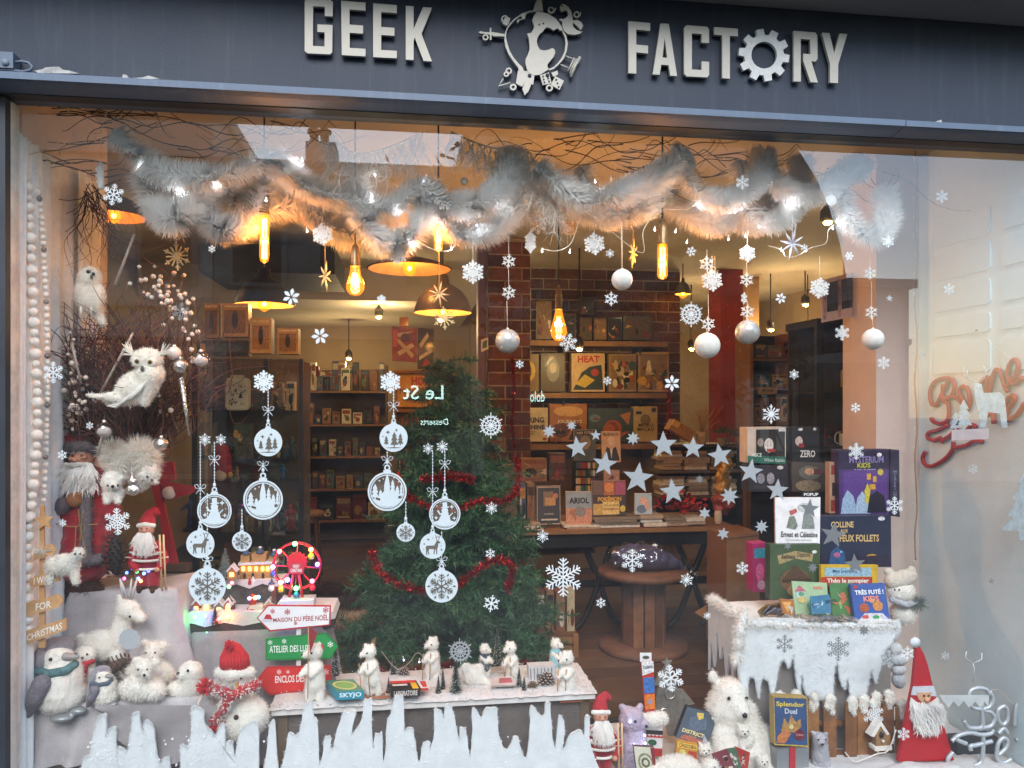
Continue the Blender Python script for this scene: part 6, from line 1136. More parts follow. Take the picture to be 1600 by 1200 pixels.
lay_box('game_box', 'turquoise SKYJO card game lying in the snow', 'game box', ((508, 1062), (552, 1058), (569, 1076), (526, 1084)), None, .22, .36, '#2f7f6e', '#1f8aa0', [('e', .5, .5, .42, .38, '#c9bf7a'), ('e', .5, .5, .33, .28, '#7aa65a')], 'SKYJO', '#e8f2f2', 13)
lay_box('game_box', 'black red and yellow card game lying in the snow', 'game box', ((606, 1065), (650, 1063), (657, 1076), (611, 1078)), None, .22, .32, '#1b1718', '#201a1a', [('r', 0, 0, .95, .3, '#c8302a'), ('r', .74, .3, .95, 1, '#e0aa20'), ('r', .1, .4, .62, .6, '#d8d0cc')], 'LABORATOIRE', '#d8cfc8', 12)
lay_box('card_packet', 'red and white card packet beside the black game', 'card packet', ((650, 1064), (666, 1064), (669, 1074), (658, 1076)), None, .24, .33, '#e6e0dc', '#c03028', [('r', .3, .1, .9, .9, '#c03a34')], None, None, 4)
lay_box('card_packet', 'pale patterned card packet lying near the shelf back', 'card packet', ((772, 1064), (800, 1061), (806, 1068), (768, 1072)), None, .3, .4, '#d8c8c4', '#a89890', [('r', .3, .2, .9, .8, '#b8626a')], None, None, 3)
pbox('patterned_box', 'small white patterned box behind the pine cones', 'box', ((826, 1042), (868, 1040), (868, 1064), (827, 1066)), .4, .06, '#d3d0cf', [('r', .05+.13*i, .1, .09+.13*i, .9, '#8a868a') for i in range(7)]+[('r', .28, .5, .75, .95, '#6c6a6c')], (), '#c9c4c4')
fairy('curled wire of lit fairy lights behind the shelf bears', [(596, 1018), (620, 1045), (640, 1035), (652, 1020), (668, 1032), (700, 1060), (750, 1050), (800, 1052)], .5, [(631, 1030), (655, 1033), (752, 1050), (485, 1058), (478, 1076), (514, 1024), (874, 1075), (897, 1075)], mat('#a89a86', .6))
tag(MB().ppoly([(574, 1014), (580, 1002), (587, 995), (586, 1012), (578, 1018)], .55, .004).build('dry_leaf', mat('#7a5a3a', .8, var=.3, scale=60)), 'curled dry leaf behind the bent bear', 'leaf')
# ------------------------------------------------------------------ lit village with fair wheel
Y = .6; vb = T('village_base', 'snowy village scene with castle, arches and little trees on a dark base', 'model village', P(400, 985, Y)); k = K(400, Y); rk = mat('#5a5550', .9, var=.3, scale=30, bump=.6, bscale=90); z0 = P(400, 984, Y).z
def pk(px, py, w_=0): return P(px, py, Y)+V(0, -w_*k, 0)
MB().ppoly([(284, 972), (292, 966), (520, 962), (522, 980), (500, 986), (300, 990), (286, 988)], Y-.1, .26).build('plinth', mat('#3c322e', .8, var=.3), vb)
pl = MB(); pl.ppoly([(284, 962), (300, 956), (520, 956), (524, 966), (505, 972), (498, 970), (480, 975), (460, 971), (440, 977), (410, 972), (380, 978), (350, 973), (320, 980), (300, 974), (285, 974)], Y-.105, .25); pl.build('snow_rim', snowm, vb); MB().ppoly([(345, 912), (440, 908), (446, 960), (345, 962)], Y+.02, .1).build('rock_wall', rk, vb); MB().ppoly([(343, 908), (446, 904), (446, 912), (430, 918), (410, 912), (390, 920), (370, 913), (345, 920)], Y+.01, .11).build('snow_cap', snowm, vb)
ochre = mat('#a8824e', .8, var=.2, scale=60); lit = mat('#ffd060', .5, var=0, emit=5, ecol='#ffb43c'); blu = mat('#3a4c66', .7)
ct = MB()
for x0, x1, y0, y1 in ((374, 430, 880, 908), (376, 390, 868, 880), (393, 416, 866, 881), (420, 432, 870, 881)): ct.ppoly([(x0, y0), (x1, y0-1), (x1, y1), (x0, y1)], Y+.03+.0003*x0/100, .06)
ct.build('castle_wall', ochre, vb); MB().ppoly([(372, 880), (432, 877), (432, 881), (372, 884)], Y+.024, .07).build('castle_ledge', snowm, vb)
for x in (380, 390, 400, 410, 418, 427): MB().ppoly([(x-2, 886), (x+2, 886), (x+2, 892), (x-2, 892)], Y+.026, .003).build('lit_window', lit, vb)
for x in (382, 395, 411): MB().ppoly([(x-2, 897), (x, 895), (x+2, 897), (x+2, 904), (x-2, 904)], Y+.026, .003).build('dark_window', mat('#2c241c'), vb)
for x, y in ((382, 868), (404, 866), (426, 870)):
    a = pk(x, y, -14); MB().lathe(a, [(7*k, 0), (3*k, 5*k), (.2*k, 11*k)], 8).build('turret_roof', blu, vb); MB().ell(a+V(0, 0, 8*k), (3*k, 3*k, 2*k), 8, 5).build('roof_snow', snowm, vb)
for x, y, h in ((352, 905, 50), (336, 975, 28)): mini_fir('snowy model fir standing '+('above the rock wall of the village' if x > 340 else 'at the front of the village'), x, y, h, 30 if x > 340 else 20, Y-.02-(.09 if x < 340 else 0), ndls if x > 340 else ndl, 'model_fir')
# arch house, clock posts
MB().ppoly([(388, 970), (388, 950), (391, 946), (407, 946), (410, 950), (410, 970)], Y-.08, .05).build('arch_house', mat('#cfc6ae', .8), vb); MB().ppoly([(394, 970), (394, 958), (398, 954), (402, 955), (404, 960), (404, 970)], Y-.083, .004).build('arch_opening', mat('#5a2a20', .7, emit=.6, ecol='#ff7a30'), vb); MB().lathe(pk(399, 946, 20), [(9*k, 0), (7*k, 3*k), (5*k, 4*k), (5.5*k, 12*k), (8*k, 13*k), (7*k, 17*k), (2*k, 22*k)], 10).build('red_tower', mat('#b83028', .6), vb); MB().lathe(pk(399, 933, 20), [(5.7*k, 0), (5.7*k, 6*k)], 10).build('tower_windows', lit, vb)
for x, y in ((363, 968), (428, 942)):
    MB().ppoly([(x-4, y), (x+4, y), (x+3, y-24), (x-3, y-24)], Y-.07, .02).build('clock_post', mat('#5a3030', .7), vb); MB().cyl(pk(x, y-28, 21), pk(x, y-28, 25), 4.5*k, n=12).build('clock_face', mat('#e8e4dc', .5), vb); MB().lathe(pk(x, y-34, 20), [(6*k, 0), (2*k, 4*k), (.3*k, 10*k)], 8).build('post_roof', blu, vb)
for i, (x, y, c) in enumerate(((289, 951, '#3050ff'), (298, 949, '#20ff60'), (312, 951, '#5a40ff'), (355, 949, '#20ff60'), (365, 909, '#30ff80'), (332, 978, '#20ff70'), (380, 960, '#ffcc40'), (410, 925, '#30a0ff'), (396, 927, '#3060ff'), (405, 926, '#ffd040'), (412, 949, '#40ff60'))): MB().ell(pk(x, y, 32), 3*k, 8, 6).build('coloured_light', mat('#ffffff', .5, var=0, emit=2.4, ecol=c), vb)
for (x, y, c) in ((395, 902, '#a02a24'), (400, 900, '#d8d0c8'), (318, 950, '#a0302a'), (310, 946, '#c8d0e0'), (306, 944, '#5a6a8a')): MB().lathe(pk(x, y, 24), [(2.5*k, -6*k), (2.8*k, -2*k), (1.6*k, 0), (2*k, 2*k), (.3*k, 5*k)], 8).build('villager', mat(c, .7), vb)
for i, (x, y, c) in enumerate(((306, 958, '#8a4a3a'), (322, 956, '#c0b090'), (342, 960, '#6a7484'), (356, 957, '#a86a3c'), (420, 958, '#b8a888'), (442, 956, '#7a3a34'), (362, 905, '#8c6a48'))):
    MB().ppoly([(x-7, y), (x-7, y-13), (x, y-21), (x+7, y-13), (x+7, y)], Y-.05-.02*(i % 2), .04).build('model_house', mat(c, .8, var=.2), vb); MB().ppoly([(x-9, y-12), (x, y-23), (x+9, y-12), (x+7, y-11), (x, y-19), (x-7, y-11)], Y-.056-.02*(i % 2), .05).build('model_roof', snowm, vb); MB().ppoly([(x-3, y-4), (x-3, y-10), (x+3, y-10), (x+3, y-4)], Y-.053-.02*(i % 2), .002).build('lit_window', lit, vb)
    q = ('#20ff40', '#2040ff', '#ff2030', '#ffa020')[i % 4]; MB().ell(pk(x+9, y-3, 38), 2.8*k, 8, 6).build('coloured_light', mat('#ffffff', .5, var=0, emit=2.4, ecol=q), vb); light('village_light', pk(x+9, y-5, 44), .1, lin(q)[:3], vb, .01)
# fair wheel
Y = .55; k = K(464, Y); fw = T('fair_wheel', 'red model fair wheel with coloured lights and small cabins', 'model fair wheel', P(464, 945, Y)); redp = mat('#c0283a', .4, var=.1); c0 = P(464, 884, Y)
def pw(x, y, w_=0): return P(x, y, Y)+V(0, -w_*k, 0)
for w_ in (6, -6): MB().tube([pw(464+37*math.cos(a*.2094), 884+36*math.sin(a*.2094), w_) for a in range(31)], 1.3*k, 6, False).build('rim', redp, fw)
for i in range(8): a = i*math.pi/4+.05; MB().cyl(pw(464, 884, 6), pw(464+37*math.cos(a), 884+36*math.sin(a), 6), 1.2*k, n=6).build('spoke', redp, fw)
MB().ppoly([(464+(14 if i % 2 else 17)*math.cos(i*.2094), 878+(14 if i % 2 else 17)*math.sin(i*.2094)) for i in range(30)], Y-10*k, .006).build('hub', redp, fw)
m_ = MB(); m_.ppoly(rounded(451, 475, 879, 897, 5), Y-14*k, .003); m_.build('name_plate', mat('#c83a48', .5), fw); m_ = MB(); write(m_, [P(x, y, Y-14*k) for x, y in ((454, 882), (472, 882), (472, 894), (454, 894))], 'MERRY\nCHRISTMAS', 0, 0, 1, 1, V(0, -.0015, 0), .02); m_.build('lettering', whp, fw)
for s in (-1, 1): MB().tube([pw(464+s*3, 888, 10), pw(464+s*10, 930, 12)], 2.2*k, 6).build('stand_leg', redp, fw)
MB().bounds(pw(440, 940).x, pw(492, 940).x, Y-.05, Y+.05, pw(464, 946).z, pw(464, 934).z).build('base', mat('#cfcfd2', .6), fw)
WL = [(462, 848, '#20ff70'), (487, 857, '#ff9a20'), (438, 860, '#ff3040'), (497, 880, '#3040ff'), (428, 884, '#4060ff'), (440, 908, '#ffa020'), (489, 906, '#ff3050'), (464, 917, '#20ff80'), (451, 904, '#5a60ff')]
for x, y, c in WL:
    b = MB().ell(pw(x, y, 9), 3.7*k, 10, 7).build('light_bulb', mat('#ffffff', .5, var=0, emit=2.6, ecol=c), fw); light('wheel_light', pw(x, y, 16), .22, lin(c)[:3], fw, .01)
for x, y, c in ((487, 868, '#d8c040'), (440, 919, '#d8b040'), (464, 928, '#4060a0'), (489, 917, '#a02a40'), (428, 896, '#4a4a70')): MB().lathe(pw(x, y, 6), [(4*k, -4*k), (5*k, 0), (4.6*k, 2*k), (.8*k, 7*k)], 8).build('cabin', mat(c, .5), fw)
t = T('light_cluster', 'cluster of glowing blue and green lights on the tall block', 'fairy lights', P(215, 920, .42))
for x, y, c in ((198, 895, '#3060ff'), (214, 893, '#20ff60'), (207, 888, '#7050ff'), (225, 896, '#40a0ff'), (232, 892, '#5060ff'), (194, 904, '#ff40c0'), (216, 904, '#30c0ff'), (220, 908, '#ffc040')): MB().ell(P(x, y, .42), 2.6*K(x, .42), 8, 6).build('light_bulb', mat('#ffffff', .5, var=0, emit=2.4, ecol=c), t)
MB().tube(spline([P(x, y, .425) for x, y in ((190, 905), (205, 890), (218, 900), (235, 890), (240, 908))], 5), .001, 4).build('cord', mat('#2a4a34', .7), t)
# ------------------------------------------------------------------ fir tree with tinsel
Y = 1.35; tb = P(712, 1045, Y); tb.z = .02; k = K(712, Y); ztop = P(690, 545, Y).z; H = ztop-tb.z; ft = T('christmas_tree', 'dark green artificial fir standing inside the shop', 'fir tree', tb)
MB().cyl(tb, tb+V(-.03, 0, H*.97), .035, .008, 8).build('trunk', mat('#3a2c22', .9), ft); rt = random.Random(11); nb = MB(); wdm = MB(); tips = []
for i in range(310):
    v = (i/310)**.8; z = H*(.965-.87*v); L = (.17+.52*v)*rt.uniform(.72, 1.06)*(.93+.12*math.sin(i)); a = i*2.39996+rt.uniform(-.2, .2); d = V(math.cos(a), math.sin(a)*.85, rt.uniform(-.05, .28)); p0 = tb+V(-.03*z/H, 0, z); nseg = 5; pts = [p0+d*L*s/nseg+V(0, 0, -.25*L*(s/nseg)**2) for s in range(nseg+1)]; wdm.tube(pts, [.004, .0035, .003, .0025, .002, .0015], 4); tips.append((pts[-1], d)); m = int(150*L/.4)+30
    subs = [(pts, L)]
    for j in range(int(8*L/.4)+2):
        s = rt.uniform(.3, .9); b0 = pts[0].lerp(pts[-1], s); dd = (d+V(rt.gauss(0, .7), rt.gauss(0, .7), rt.gauss(0, .3))).normalized(); subs.append(([b0, b0+dd*L*.3], L*.3))
    for sp, l_ in subs:
        for j in range(int(m*l_/L)):
            s = rt.random()*(len(sp)-1); q = int(s); p = sp[q].lerp(sp[min(q+1, len(sp)-1)], s-q); dr = (sp[-1]-sp[0]).normalized(); e = p+(V(rt.gauss(0, 1), rt.gauss(0, 1), rt.gauss(0, 1)).normalized()+dr*.8).normalized()*rt.uniform(.03, .058); sd_ = (e-p).cross(V(rt.gauss(0, 1), rt.gauss(0, 1), rt.gauss(0, 1))).normalized()*.0026; nb.cur = 0 if rt.random() < .7 else 1; nb.add([p-sd_, p+sd_, e], [(0, 1, 2)])
wdm.build('branches', mat('#3a3226', .9), ft); nb.build('crown', [mat('#2b5636', .6, var=.25, scale=5), mat('#4c7049', .6, var=.25, scale=5)], ft)
MB().lathe(tb, [(.16, -.03), (.16, 0), (.05, .05), (.045, .12)], 12).build('foot', mat('#2a3a2c', .7), ft)
tin = mat('#a0141a', .22, metal=.7, var=.3, scale=80)
def tinsel(lb, pts, Y, off, r_=14, dens=16, seed=0, m=tin, name='tinsel_garland'):
    r2 = random.Random(seed); kk = K(700, Y); path = spline([P(x, y, Y)+V(0, -o_, 0) for (x, y), o_ in zip(pts, off)], 10); t = T(name, lb, 'tinsel', min(path, key=lambda p: p.z)); MB().tube(path, .002, 4).build('thread', m, t); b = MB(); L = sum((path[i+1]-path[i]).length for i in range(len(path)-1))
    for _ in range(int(L/kk*dens)):
        i = r2.randrange(len(path)-1); p = path[i].lerp(path[i+1], r2.random()); q = V(r2.gauss(0, 1), r2.gauss(0, 1), r2.gauss(0, 1)).normalized(); e = p+q*r_*kk*r2.uniform(.5, 1); s = q.cross(V(r2.gauss(0, 1), r2.gauss(0, 1), r2.gauss(0, 1))).normalized()*.0018; b.add([p-s, p+s, e+s*.6, e-s*.6], [(0, 1, 2, 3)])
    b.build('strips', m, t)
tinsel('upper red tinsel garland draped across the fir', [(620, 732), (640, 765), (690, 782), (740, 770), (780, 770), (800, 748), (800, 712)], Y, [.3, .34, .38, .38, .34, .26, .15], 9, 6, 1); tinsel('lower red tinsel garland draped across the fir', [(585, 845), (600, 872), (650, 890), (700, 888), (735, 862), (762, 850), (785, 862), (778, 895)], Y, [.3, .4, .46, .46, .46, .45, .42, .4], 10, 7, 2)
tinsel('short red tinsel tail at the foot of the fir', [(575, 1005), (610, 1015), (660, 1005), (700, 1000)], Y, [.35, .42, .44, .44], 11, 14, 3); tinsel('red tinsel tail at the fir foot near the cones', [(770, 1005), (800, 1002), (840, 1000), (870, 1008)], Y, [.42, .4, .36, .3], 12, 14, 4); tinsel('red tinsel piece high on the fir side', [(660, 740), (700, 735), (730, 740)], Y, [.32, .34, .33], 10, 14, 6)
tinsel('red tinsel strip hanging down the post beside the brick column', [(800, 560), (803, 610), (800, 660), (804, 700)], 2.9, [0, 0, 0, 0], 5, 14, 5); tinsel('dark red tinsel strip hanging at the shelf end', [(1044, 600), (1046, 650), (1043, 690)], 3.5, [0, 0, 0], 6, 12, 7)
# ------------------------------------------------------------------ shop furniture and stock behind the window
oak = mat('#8c6238', .6, var=.2, scale=8, bump=.15); oakd = mat('#5a3c22', .6, var=.2, scale=8); blackm = mat('#141313', .45, var=.15); clear = glass_mat('cabinet_glass', (.9, .95, .92), .07)
ORD = ['first', 'second', 'third', 'fourth', 'fifth', 'sixth', 'seventh', 'eighth', 'ninth', 'tenth', 'eleventh', 'twelfth', 'thirteenth', 'fourteenth']
WARM = ('#8a6644', '#b8a888', '#6a2c26', '#3c4a58', '#a08044', '#4a3428', '#d0c6b4', '#242022', '#5c6a48', '#85543a', '#44526c', '#94443a')
def stock(label_tail, px0, px1, pyb, hmin, hmax, Y, seed, wmin=10, wmax=20, name='stock_box', cat='box', group=None, gap=2, depth=.12, base=None):
    r2 = random.Random(seed); x = px0; i = 0
    while x < px1-wmin*.6 and i < 14:
        wd = min(r2.uniform(wmin, wmax), px1-x); h = r2.uniform(hmin, hmax); c = r2.choice(WARM); c2, c3 = r2.choice(WARM), r2.choice(WARM); hue = dict(zip(WARM, ('tan', 'beige', 'dark red', 'slate', 'ochre', 'brown', 'cream', 'black', 'olive', 'rust', 'blue', 'red')))[c]
        its = [('r', .08, .08, .92, r2.uniform(.2, .35), c2), ('e', r2.uniform(.3, .7), .62, .26, .2, c3)]+abstract(r2.random(), WARM, 5)+([('r', .1, .84, .9, .93, c2)] if wd > 14 else [])
        pbox(name, f'{hue} {cat}, {ORD[i]} from the left {label_tail}', cat, ((x, pyb-h), (x+wd, pyb-h), (x+wd, pyb), (x, pyb)), Y+r2.uniform(0, .04), depth, c, its, (), None, group or label_tail); x += wd+gap+r2.random()*2; i += 1
# back bookcase
Y = 5.9; bk = T('bookcase', 'brown open bookcase on the back wall under the bright spot', 'bookcase', P(535, 850, Y))
for px in (470, 602): MB().ppoly([(px, 570), (px+3, 570), (px+3, 856), (px, 856)], Y, .35).build('upright', oakd, bk)
for py in (611, 663, 713, 764, 813): MB().bounds(P(472, py, Y).x, P(603, py, Y).x, Y-.02, Y+.35, P(530, py+3, Y).z, P(530, py, Y).z).build('shelf', oak, bk)
MB().bounds(P(472, 600, Y+.36).x, P(603, 600, Y+.36).x, Y+.352, Y+.36, .05, 2.0).build('back_panel', mat('#6b5a3e', .8), bk)
for py, h0, h1, s_, tl in ((610, 22, 48, 1, 'on the top shelf of the back bookcase'), (662, 14, 34, 2, 'on the second shelf of the back bookcase'), (712, 12, 30, 3, 'on the third shelf of the back bookcase'), (763, 18, 34, 4, 'on the fourth shelf of the back bookcase'), (812, 24, 40, 5, 'on the bottom shelf of the back bookcase')): stock(tl, 476, 600, py, h0, h1, Y+.02, s_, 7, 14 if py < 800 else 26)
stock('stacked flat above the back bookcase shelf', 478, 560, 588, 10, 26, Y+.05, 9, 14, 26)
# yellow stand with posters
Y = 3.3; ys_ = T('game_stand', 'yellow lit game stand behind the fir top', 'display stand', P(645, 760, Y)); MB().ppoly([(618, 578), (682, 578), (682, 770), (618, 770)], Y+.06, .3).build('back_panel', mat('#b8842c', .6), ys_)
for py in (580, 640, 690, 740): MB().bounds(P(614, py, Y).x, P(686, py, Y).x, Y-.05, Y+.06, P(640, py+4, Y).z, P(640, py, Y).z).build('shelf', oak, ys_)
pbox('game_box', 'red game box with crossed white bones art above the yellow stand', 'game box', ((612, 510), (652, 512), (651, 566), (613, 563)), Y, .06, '#8c2f2a', [('p', [(.1, .2), (.9, .1), (.3, .3)], '#d8c8a8'), ('p', [(.2, .75), (.8, .45), (.9, .55), (.3, .85)], '#d8c8a8'), ('p', [(.15, .4), (.3, .36), (.9, .8), (.8, .9)], '#c9b898'), ('r', .04, .1, .22, .6, '#c85a3c'), ('e', .55, .3, .2, .12, '#5a1c1a')])
pbox('game_box', 'black game box with white slashes beside the red bones box', 'game box', ((653, 512), (678, 514), (677, 576), (652, 576)), Y, .06, '#1c1514', [('p', [(.1, .4), (.6, .1), (.7, .2), (.2, .5)], '#d8cdb8'), ('p', [(.1, .7), (.9, .5), (.95, .58), (.1, .8)], '#d8cdb8'), ('p', [(.3, .95), (.5, .75), (.9, .9)], '#a82a22')])
pbox('small_box', 'orange lamp lit box on top of the red bones box', 'box', ((624, 496), (638, 495), (638, 509), (624, 510)), Y, .05, '#c9852c')
pbox('game_box', 'yellow game box with red letters partly behind a snowflake', 'game box', ((621, 585), (682, 585), (682, 636), (621, 636)), Y, .05, '#d3a01f', [('e', .5, .75, .3, .15, '#c08a18')], [('HOP', .36, .06, .8, .34, '#b8301c', .03), ('Mafu', .06, .42, .4, .6, '#4a3010', 0)])
stock('of the yellow stand, spines out', 620, 682, 689, 40, 46, Y, 12, 6, 9, 'game_spine', 'game spine'); stock('of the yellow stand, lower shelf', 620, 682, 739, 36, 44, Y, 13, 8, 16, 'game_spine', 'game spine')
# wall shelves with board games
Y = 4.0
for py, lb, tx in ((533, 'upper oak game shelf on the brick wall', ''), (614, 'middle oak game shelf marked D-F on the brick wall', 'D-F'), (694, 'lower oak game shelf marked G-I on the brick wall', 'G-I')):
    t = T('wall_shelf', lb, 'shelf', P(920, py+10, Y)); MB().bounds(P(803, py, Y).x, P(1042, py, Y).x, Y-.03, 4.28, P(920, py+8, Y).z, P(920, py, Y).z).build('board', oak, t)
    for px in (880, 1000): MB().bounds(P(px, py, Y).x, P(px+3, py, Y).x, Y+.02, 4.27, P(920, py+22, Y).z, P(920, py+8.5, Y).z).build('bracket', blackm, t)
    if tx: l = MB(); write(l, [P(x, y, Y-.03) for x, y in ((811, py+2), (829, py+2), (829, py+7), (811, py+7))], tx, 0, 0, 1, 1, V(0, -.003, 0), .03); l.build('lettering', mat('#1c130c'), t)
def game(lb, r, c, it=(), tx=(), Yg=4.02): return pbox('board_game', lb, 'board game', r, Yg, .09, c, it, tx, None, 'board games on the wall shelves')
E = ('#d8a64a', '#7a2e20', '#3a4a3c', '#e0d0a8', '#b05a2c', '#26201c')
for i, (r, c, lb) in enumerate((((905, 464, 928, 492), '#3a2c24', 'small dark game high on the upper shelf'), ((905, 496, 925, 531), '#4a3a2c', 'brown game below it on the upper shelf'), ((928, 497, 948, 531), '#6a4c34', 'tan game in the middle of the upper shelf'), ((950, 496, 972, 531), '#3c342c', 'dark game with pale art on the upper shelf'), ((974, 494, 1018, 531), '#4c4a34', 'wide green grey game at the end of the upper shelf'), ((840, 470, 862, 530), '#7a6238', 'golden game behind the teardrop bulb'), ((866, 490, 900, 531), '#5a4430', 'brown game beside the teardrop bulb'))): game(lb, r, c, [('r', .06, .06, .94, .94, ('#2c2420', '#5c4630', '#8a6a44')[i % 3])]+abstract(60+i, E, 7))
for i, (r, c, lb, tx) in enumerate((((808, 553, 842, 612), '#7a5f2c', 'gold patterned game at the column end of the middle shelf', ()), ((845, 552, 883, 612), '#5a4a38', 'brown portrait game left of HEAT', ()), ((893, 552, 945, 612), '#c9a878', 'HEAT board game with red title', [('HEAT', .18, .06, .84, .24, '#b8341f', .04)]), ((952, 553, 994, 612), '#9a7a50', 'crowded brown game right of HEAT', ()), ((998, 550, 1045, 612), '#b08a58', 'bright crowded game ending the middle shelf', ()))):
    game(lb, r, c, ([('e', .5, .45, .34, .28, '#c9a03c'), ('e', .5, .45, .16, .2, '#5a4420')] if i == 0 else [('e', .5, .45, .26, .3, '#8a8478'), ('e', .5, .38, .14, .14, '#c9b8a0')] if i == 1 else [('p', [(.05, .95), (.3, .5), (.55, .35), (.9, .3), (.95, .95)], '#2c3a34'), ('p', [(.1, .8), (.4, .55), (.7, .7), (.4, .9)], '#d0b03c'), ('e', .7, .5, .12, .1, '#a83a28')] if i == 2 else [('r', .05, .05, .95, .95, '#8a6a44')]+abstract(80+i, E+('#c0a888',), 26)), tx)
Yg = 4.02
game('beige TURING MACHINE board game', (805, 637, 856, 690), '#cbb594', [('e', .14, .13, .08, .08, '#a8442c'), ('e', .9, .92, .06, .04, '#a8442c')]+[('r', u, v, u+.02, v+.02, '#3a3028') for u, v in ((.3, .2), (.5, .17), (.75, .2), (.85, .3), (.25, .82), (.4, .8))]+[('r', .38, .7, .62, .72, '#4a4036'), ('r', .42, .76, .58, .78, '#4a4036')], [('TURING', .14, .28, .88, .44, '#3a3026', .03), ('MACHINE', .08, .5, .9, .64, '#3a3026', .03)])
game('orange fantasy JOURNEYS board game', (859, 631, 917, 690), '#a86c34', [('e', .5, .2, .4, .14, '#d8a45c'), ('e', .3, .7, .24, .2, '#6a3a20'), ('p', [(.5, .95), (.7, .5), (.97, .7), (.97, .97)], '#3a2c28'), ('r', .0, .9, .3, 1, '#8c4a2c')]+abstract(90, E, 8), [('JOURNEYS', .2, .42, .86, .54, '#e6d6b8', .02)])
game('dark teal game with an orange beast', (919, 638, 989, 690), '#3c4a4c', [('e', .55, .6, .2, .26, '#b05a2a'), ('p', [(.3, .9), (.4, .5), (.5, .4), (.62, .42), (.75, .9)], '#8c3c1e'), ('e', .15, .3, .12, .12, '#6a8088'), ('p', [(.7, .2), (.95, .1), (.9, .5)], '#c07a3c')]+abstract(91, E, 6))
game('beige game with brown cart art ending the lower shelf', (990, 635, 1027, 690), '#c0a474', [('r', .1, .14, .34, .22, '#2a2420'), ('e', .85, .1, .1, .07, '#3a3026'), ('e', .5, .38, .22, .16, '#8a7450')], [('MICRO\nMACRO', .16, .48, .88, .7, '#3c3224', .02)])
# book table
Y = 2.0; zt2 = P(985, 826, Y).z; x0, x1 = P(812, 826, Y).x, P(1150, 826, Y).x; tb2 = T('book_table', 'long oak topped book table with black apron and cast iron legs', 'table', V((x0+x1)/2, 2.3, 0)); MB().bounds(x0, x1, 1.98, 2.7, zt2-.025, zt2).build('table_top', oak, tb2); MB().bounds(x0+.02, x1-.02, 2.02, 2.66, zt2-.12, zt2-.026).build('apron', blackm, tb2)
for px in (932, 1078, 1128):
    x = P(px, 900, 2.2).x; b = MB(); b.tube(spline([V(x-.1, 2.2, zt2-.12), V(x-.02, 2.2, zt2-.3), V(x+.02, 2.2, .38), V(x-.08, 2.2, .12), V(x-.16, 2.2, .03)], 6), .022, 6); b.tube(spline([V(x+.12, 2.2, zt2-.12), V(x+.05, 2.2, zt2-.3), V(x+.02, 2.2, .38), V(x+.1, 2.2, .14), V(x+.2, 2.2, .03)], 6), .022, 6); b.build('leg', blackm, tb2)
MB().bounds(x0+.03, x1-.05, 2.3, 2.36, .3, .34).build('stretcher', blackm, tb2); MB().bounds(x0+.04, P(930, 900, 2.4).x, 2.4, 2.65, .52, .54).build('lower_shelf', oak, tb2)
def bookt(lb, r, c, it=(), tx=(), Yq=2.06, d=.02, cat='book', lean=.05): return pbox('book', lb, cat, r, Yq, d, c, it, tx, '#d8cdb8', 'books on the book table', lean)
bookt('black framed book with a radio on its cover', ((838, 760), (876, 759), (877, 820), (838, 821)), '#2c2624', [('r', .03, .02, .97, .04, '#c9a894'), ('r', .03, .96, .97, .98, '#c9a894'), ('r', .03, .02, .05, .98, '#c9a894'), ('r', .95, .02, .97, .98, '#c9a894'), ('r', .28, .14, .68, .52, '#7a6244'), ('r', .36, .3, .78, .5, '#b88a4c'), ('e', .78, .26, .11, .07, '#c07a4c'), ('r', .3, .7, .7, .74, '#8a7f74'), ('r', .2, .84, .85, .88, '#c9bcae')])
bookt('ARIOL comic with orange ground and pale sky', ((884, 768), (924, 768), (925, 820), (885, 821)), '#8f9aa0', [('r', 0, .5, 1, 1, '#c98a64'), ('e', .55, .6, .22, .16, '#8a7f76'), ('p', [(.1, .6), (.35, .5), (.4, .9)], '#a86c4a')], [('ARIOL', .12, .18, .9, .36, '#2c2622', .04)])
bookt('yellow POKÉMON recipe book with food photos', ((925, 752), (978, 751), (978, 804), (926, 806)), '#3a2a24', [('r', .02, .02, .32, .4, '#6a4a3a'), ('r', .34, .02, .66, .42, '#b8692c'), ('r', .68, .02, .98, .42, '#a84a68'), ('e', .5, .2, .13, .13, '#d88a3c'), ('r', .02, .66, .3, .98, '#c9a44c'), ('r', .3, .6, .8, .98, '#e0c06a'), ('r', .8, .62, .98, .98, '#3c3428'), ('e', .9, .82, .08, .1, '#d8b83a')], [('POKÉMON', .16, .44, .86, .6, '#d9a23a', .05), ('Livre de recettes', .34, .68, .78, .74, '#6a4420', 0), ('POKÉMON', .32, .78, .76, .86, '#8c3a24', .02)])
bookt('pastel manga with pale haired pair', ((992, 771), (1018, 771), (1019, 803), (992, 804)), '#9fb0b8', [('e', .5, .35, .26, .18, '#d8a88c'), ('e', .4, .75, .3, .2, '#5c6c84'), ('e', .72, .6, .16, .2, '#cfa088')])
bookt('dark manga standing behind the first star', ((897, 672), (931, 671), (931, 722), (898, 722)), '#4a4c44', [('e', .5, .4, .26, .22, '#8a7f6c'), ('r', .06, .04, .94, .16, '#20201c'), ('e', .5, .8, .34, .16, '#3c4638')], [('NO TITRE', .12, .06, .88, .14, '#c9c0a8', .01)], 2.5)
bookt('pale BLUE LOCK manga with blond hero', ((940, 674), (969, 674), (970, 722), (941, 722)), '#d0b08c', [('e', .5, .32, .2, .16, '#e3cfae'), ('p', [(.1, .95), (.25, .5), (.5, .6), (.75, .5), (.95, .95)], '#2a2624'), ('p', [(.42, .56), (.5, .9), (.58, .56)], '#d8d0c4')], [('BLUE ROCK', .1, .05, .9, .15, '#3c3a40', .02)], 2.5)
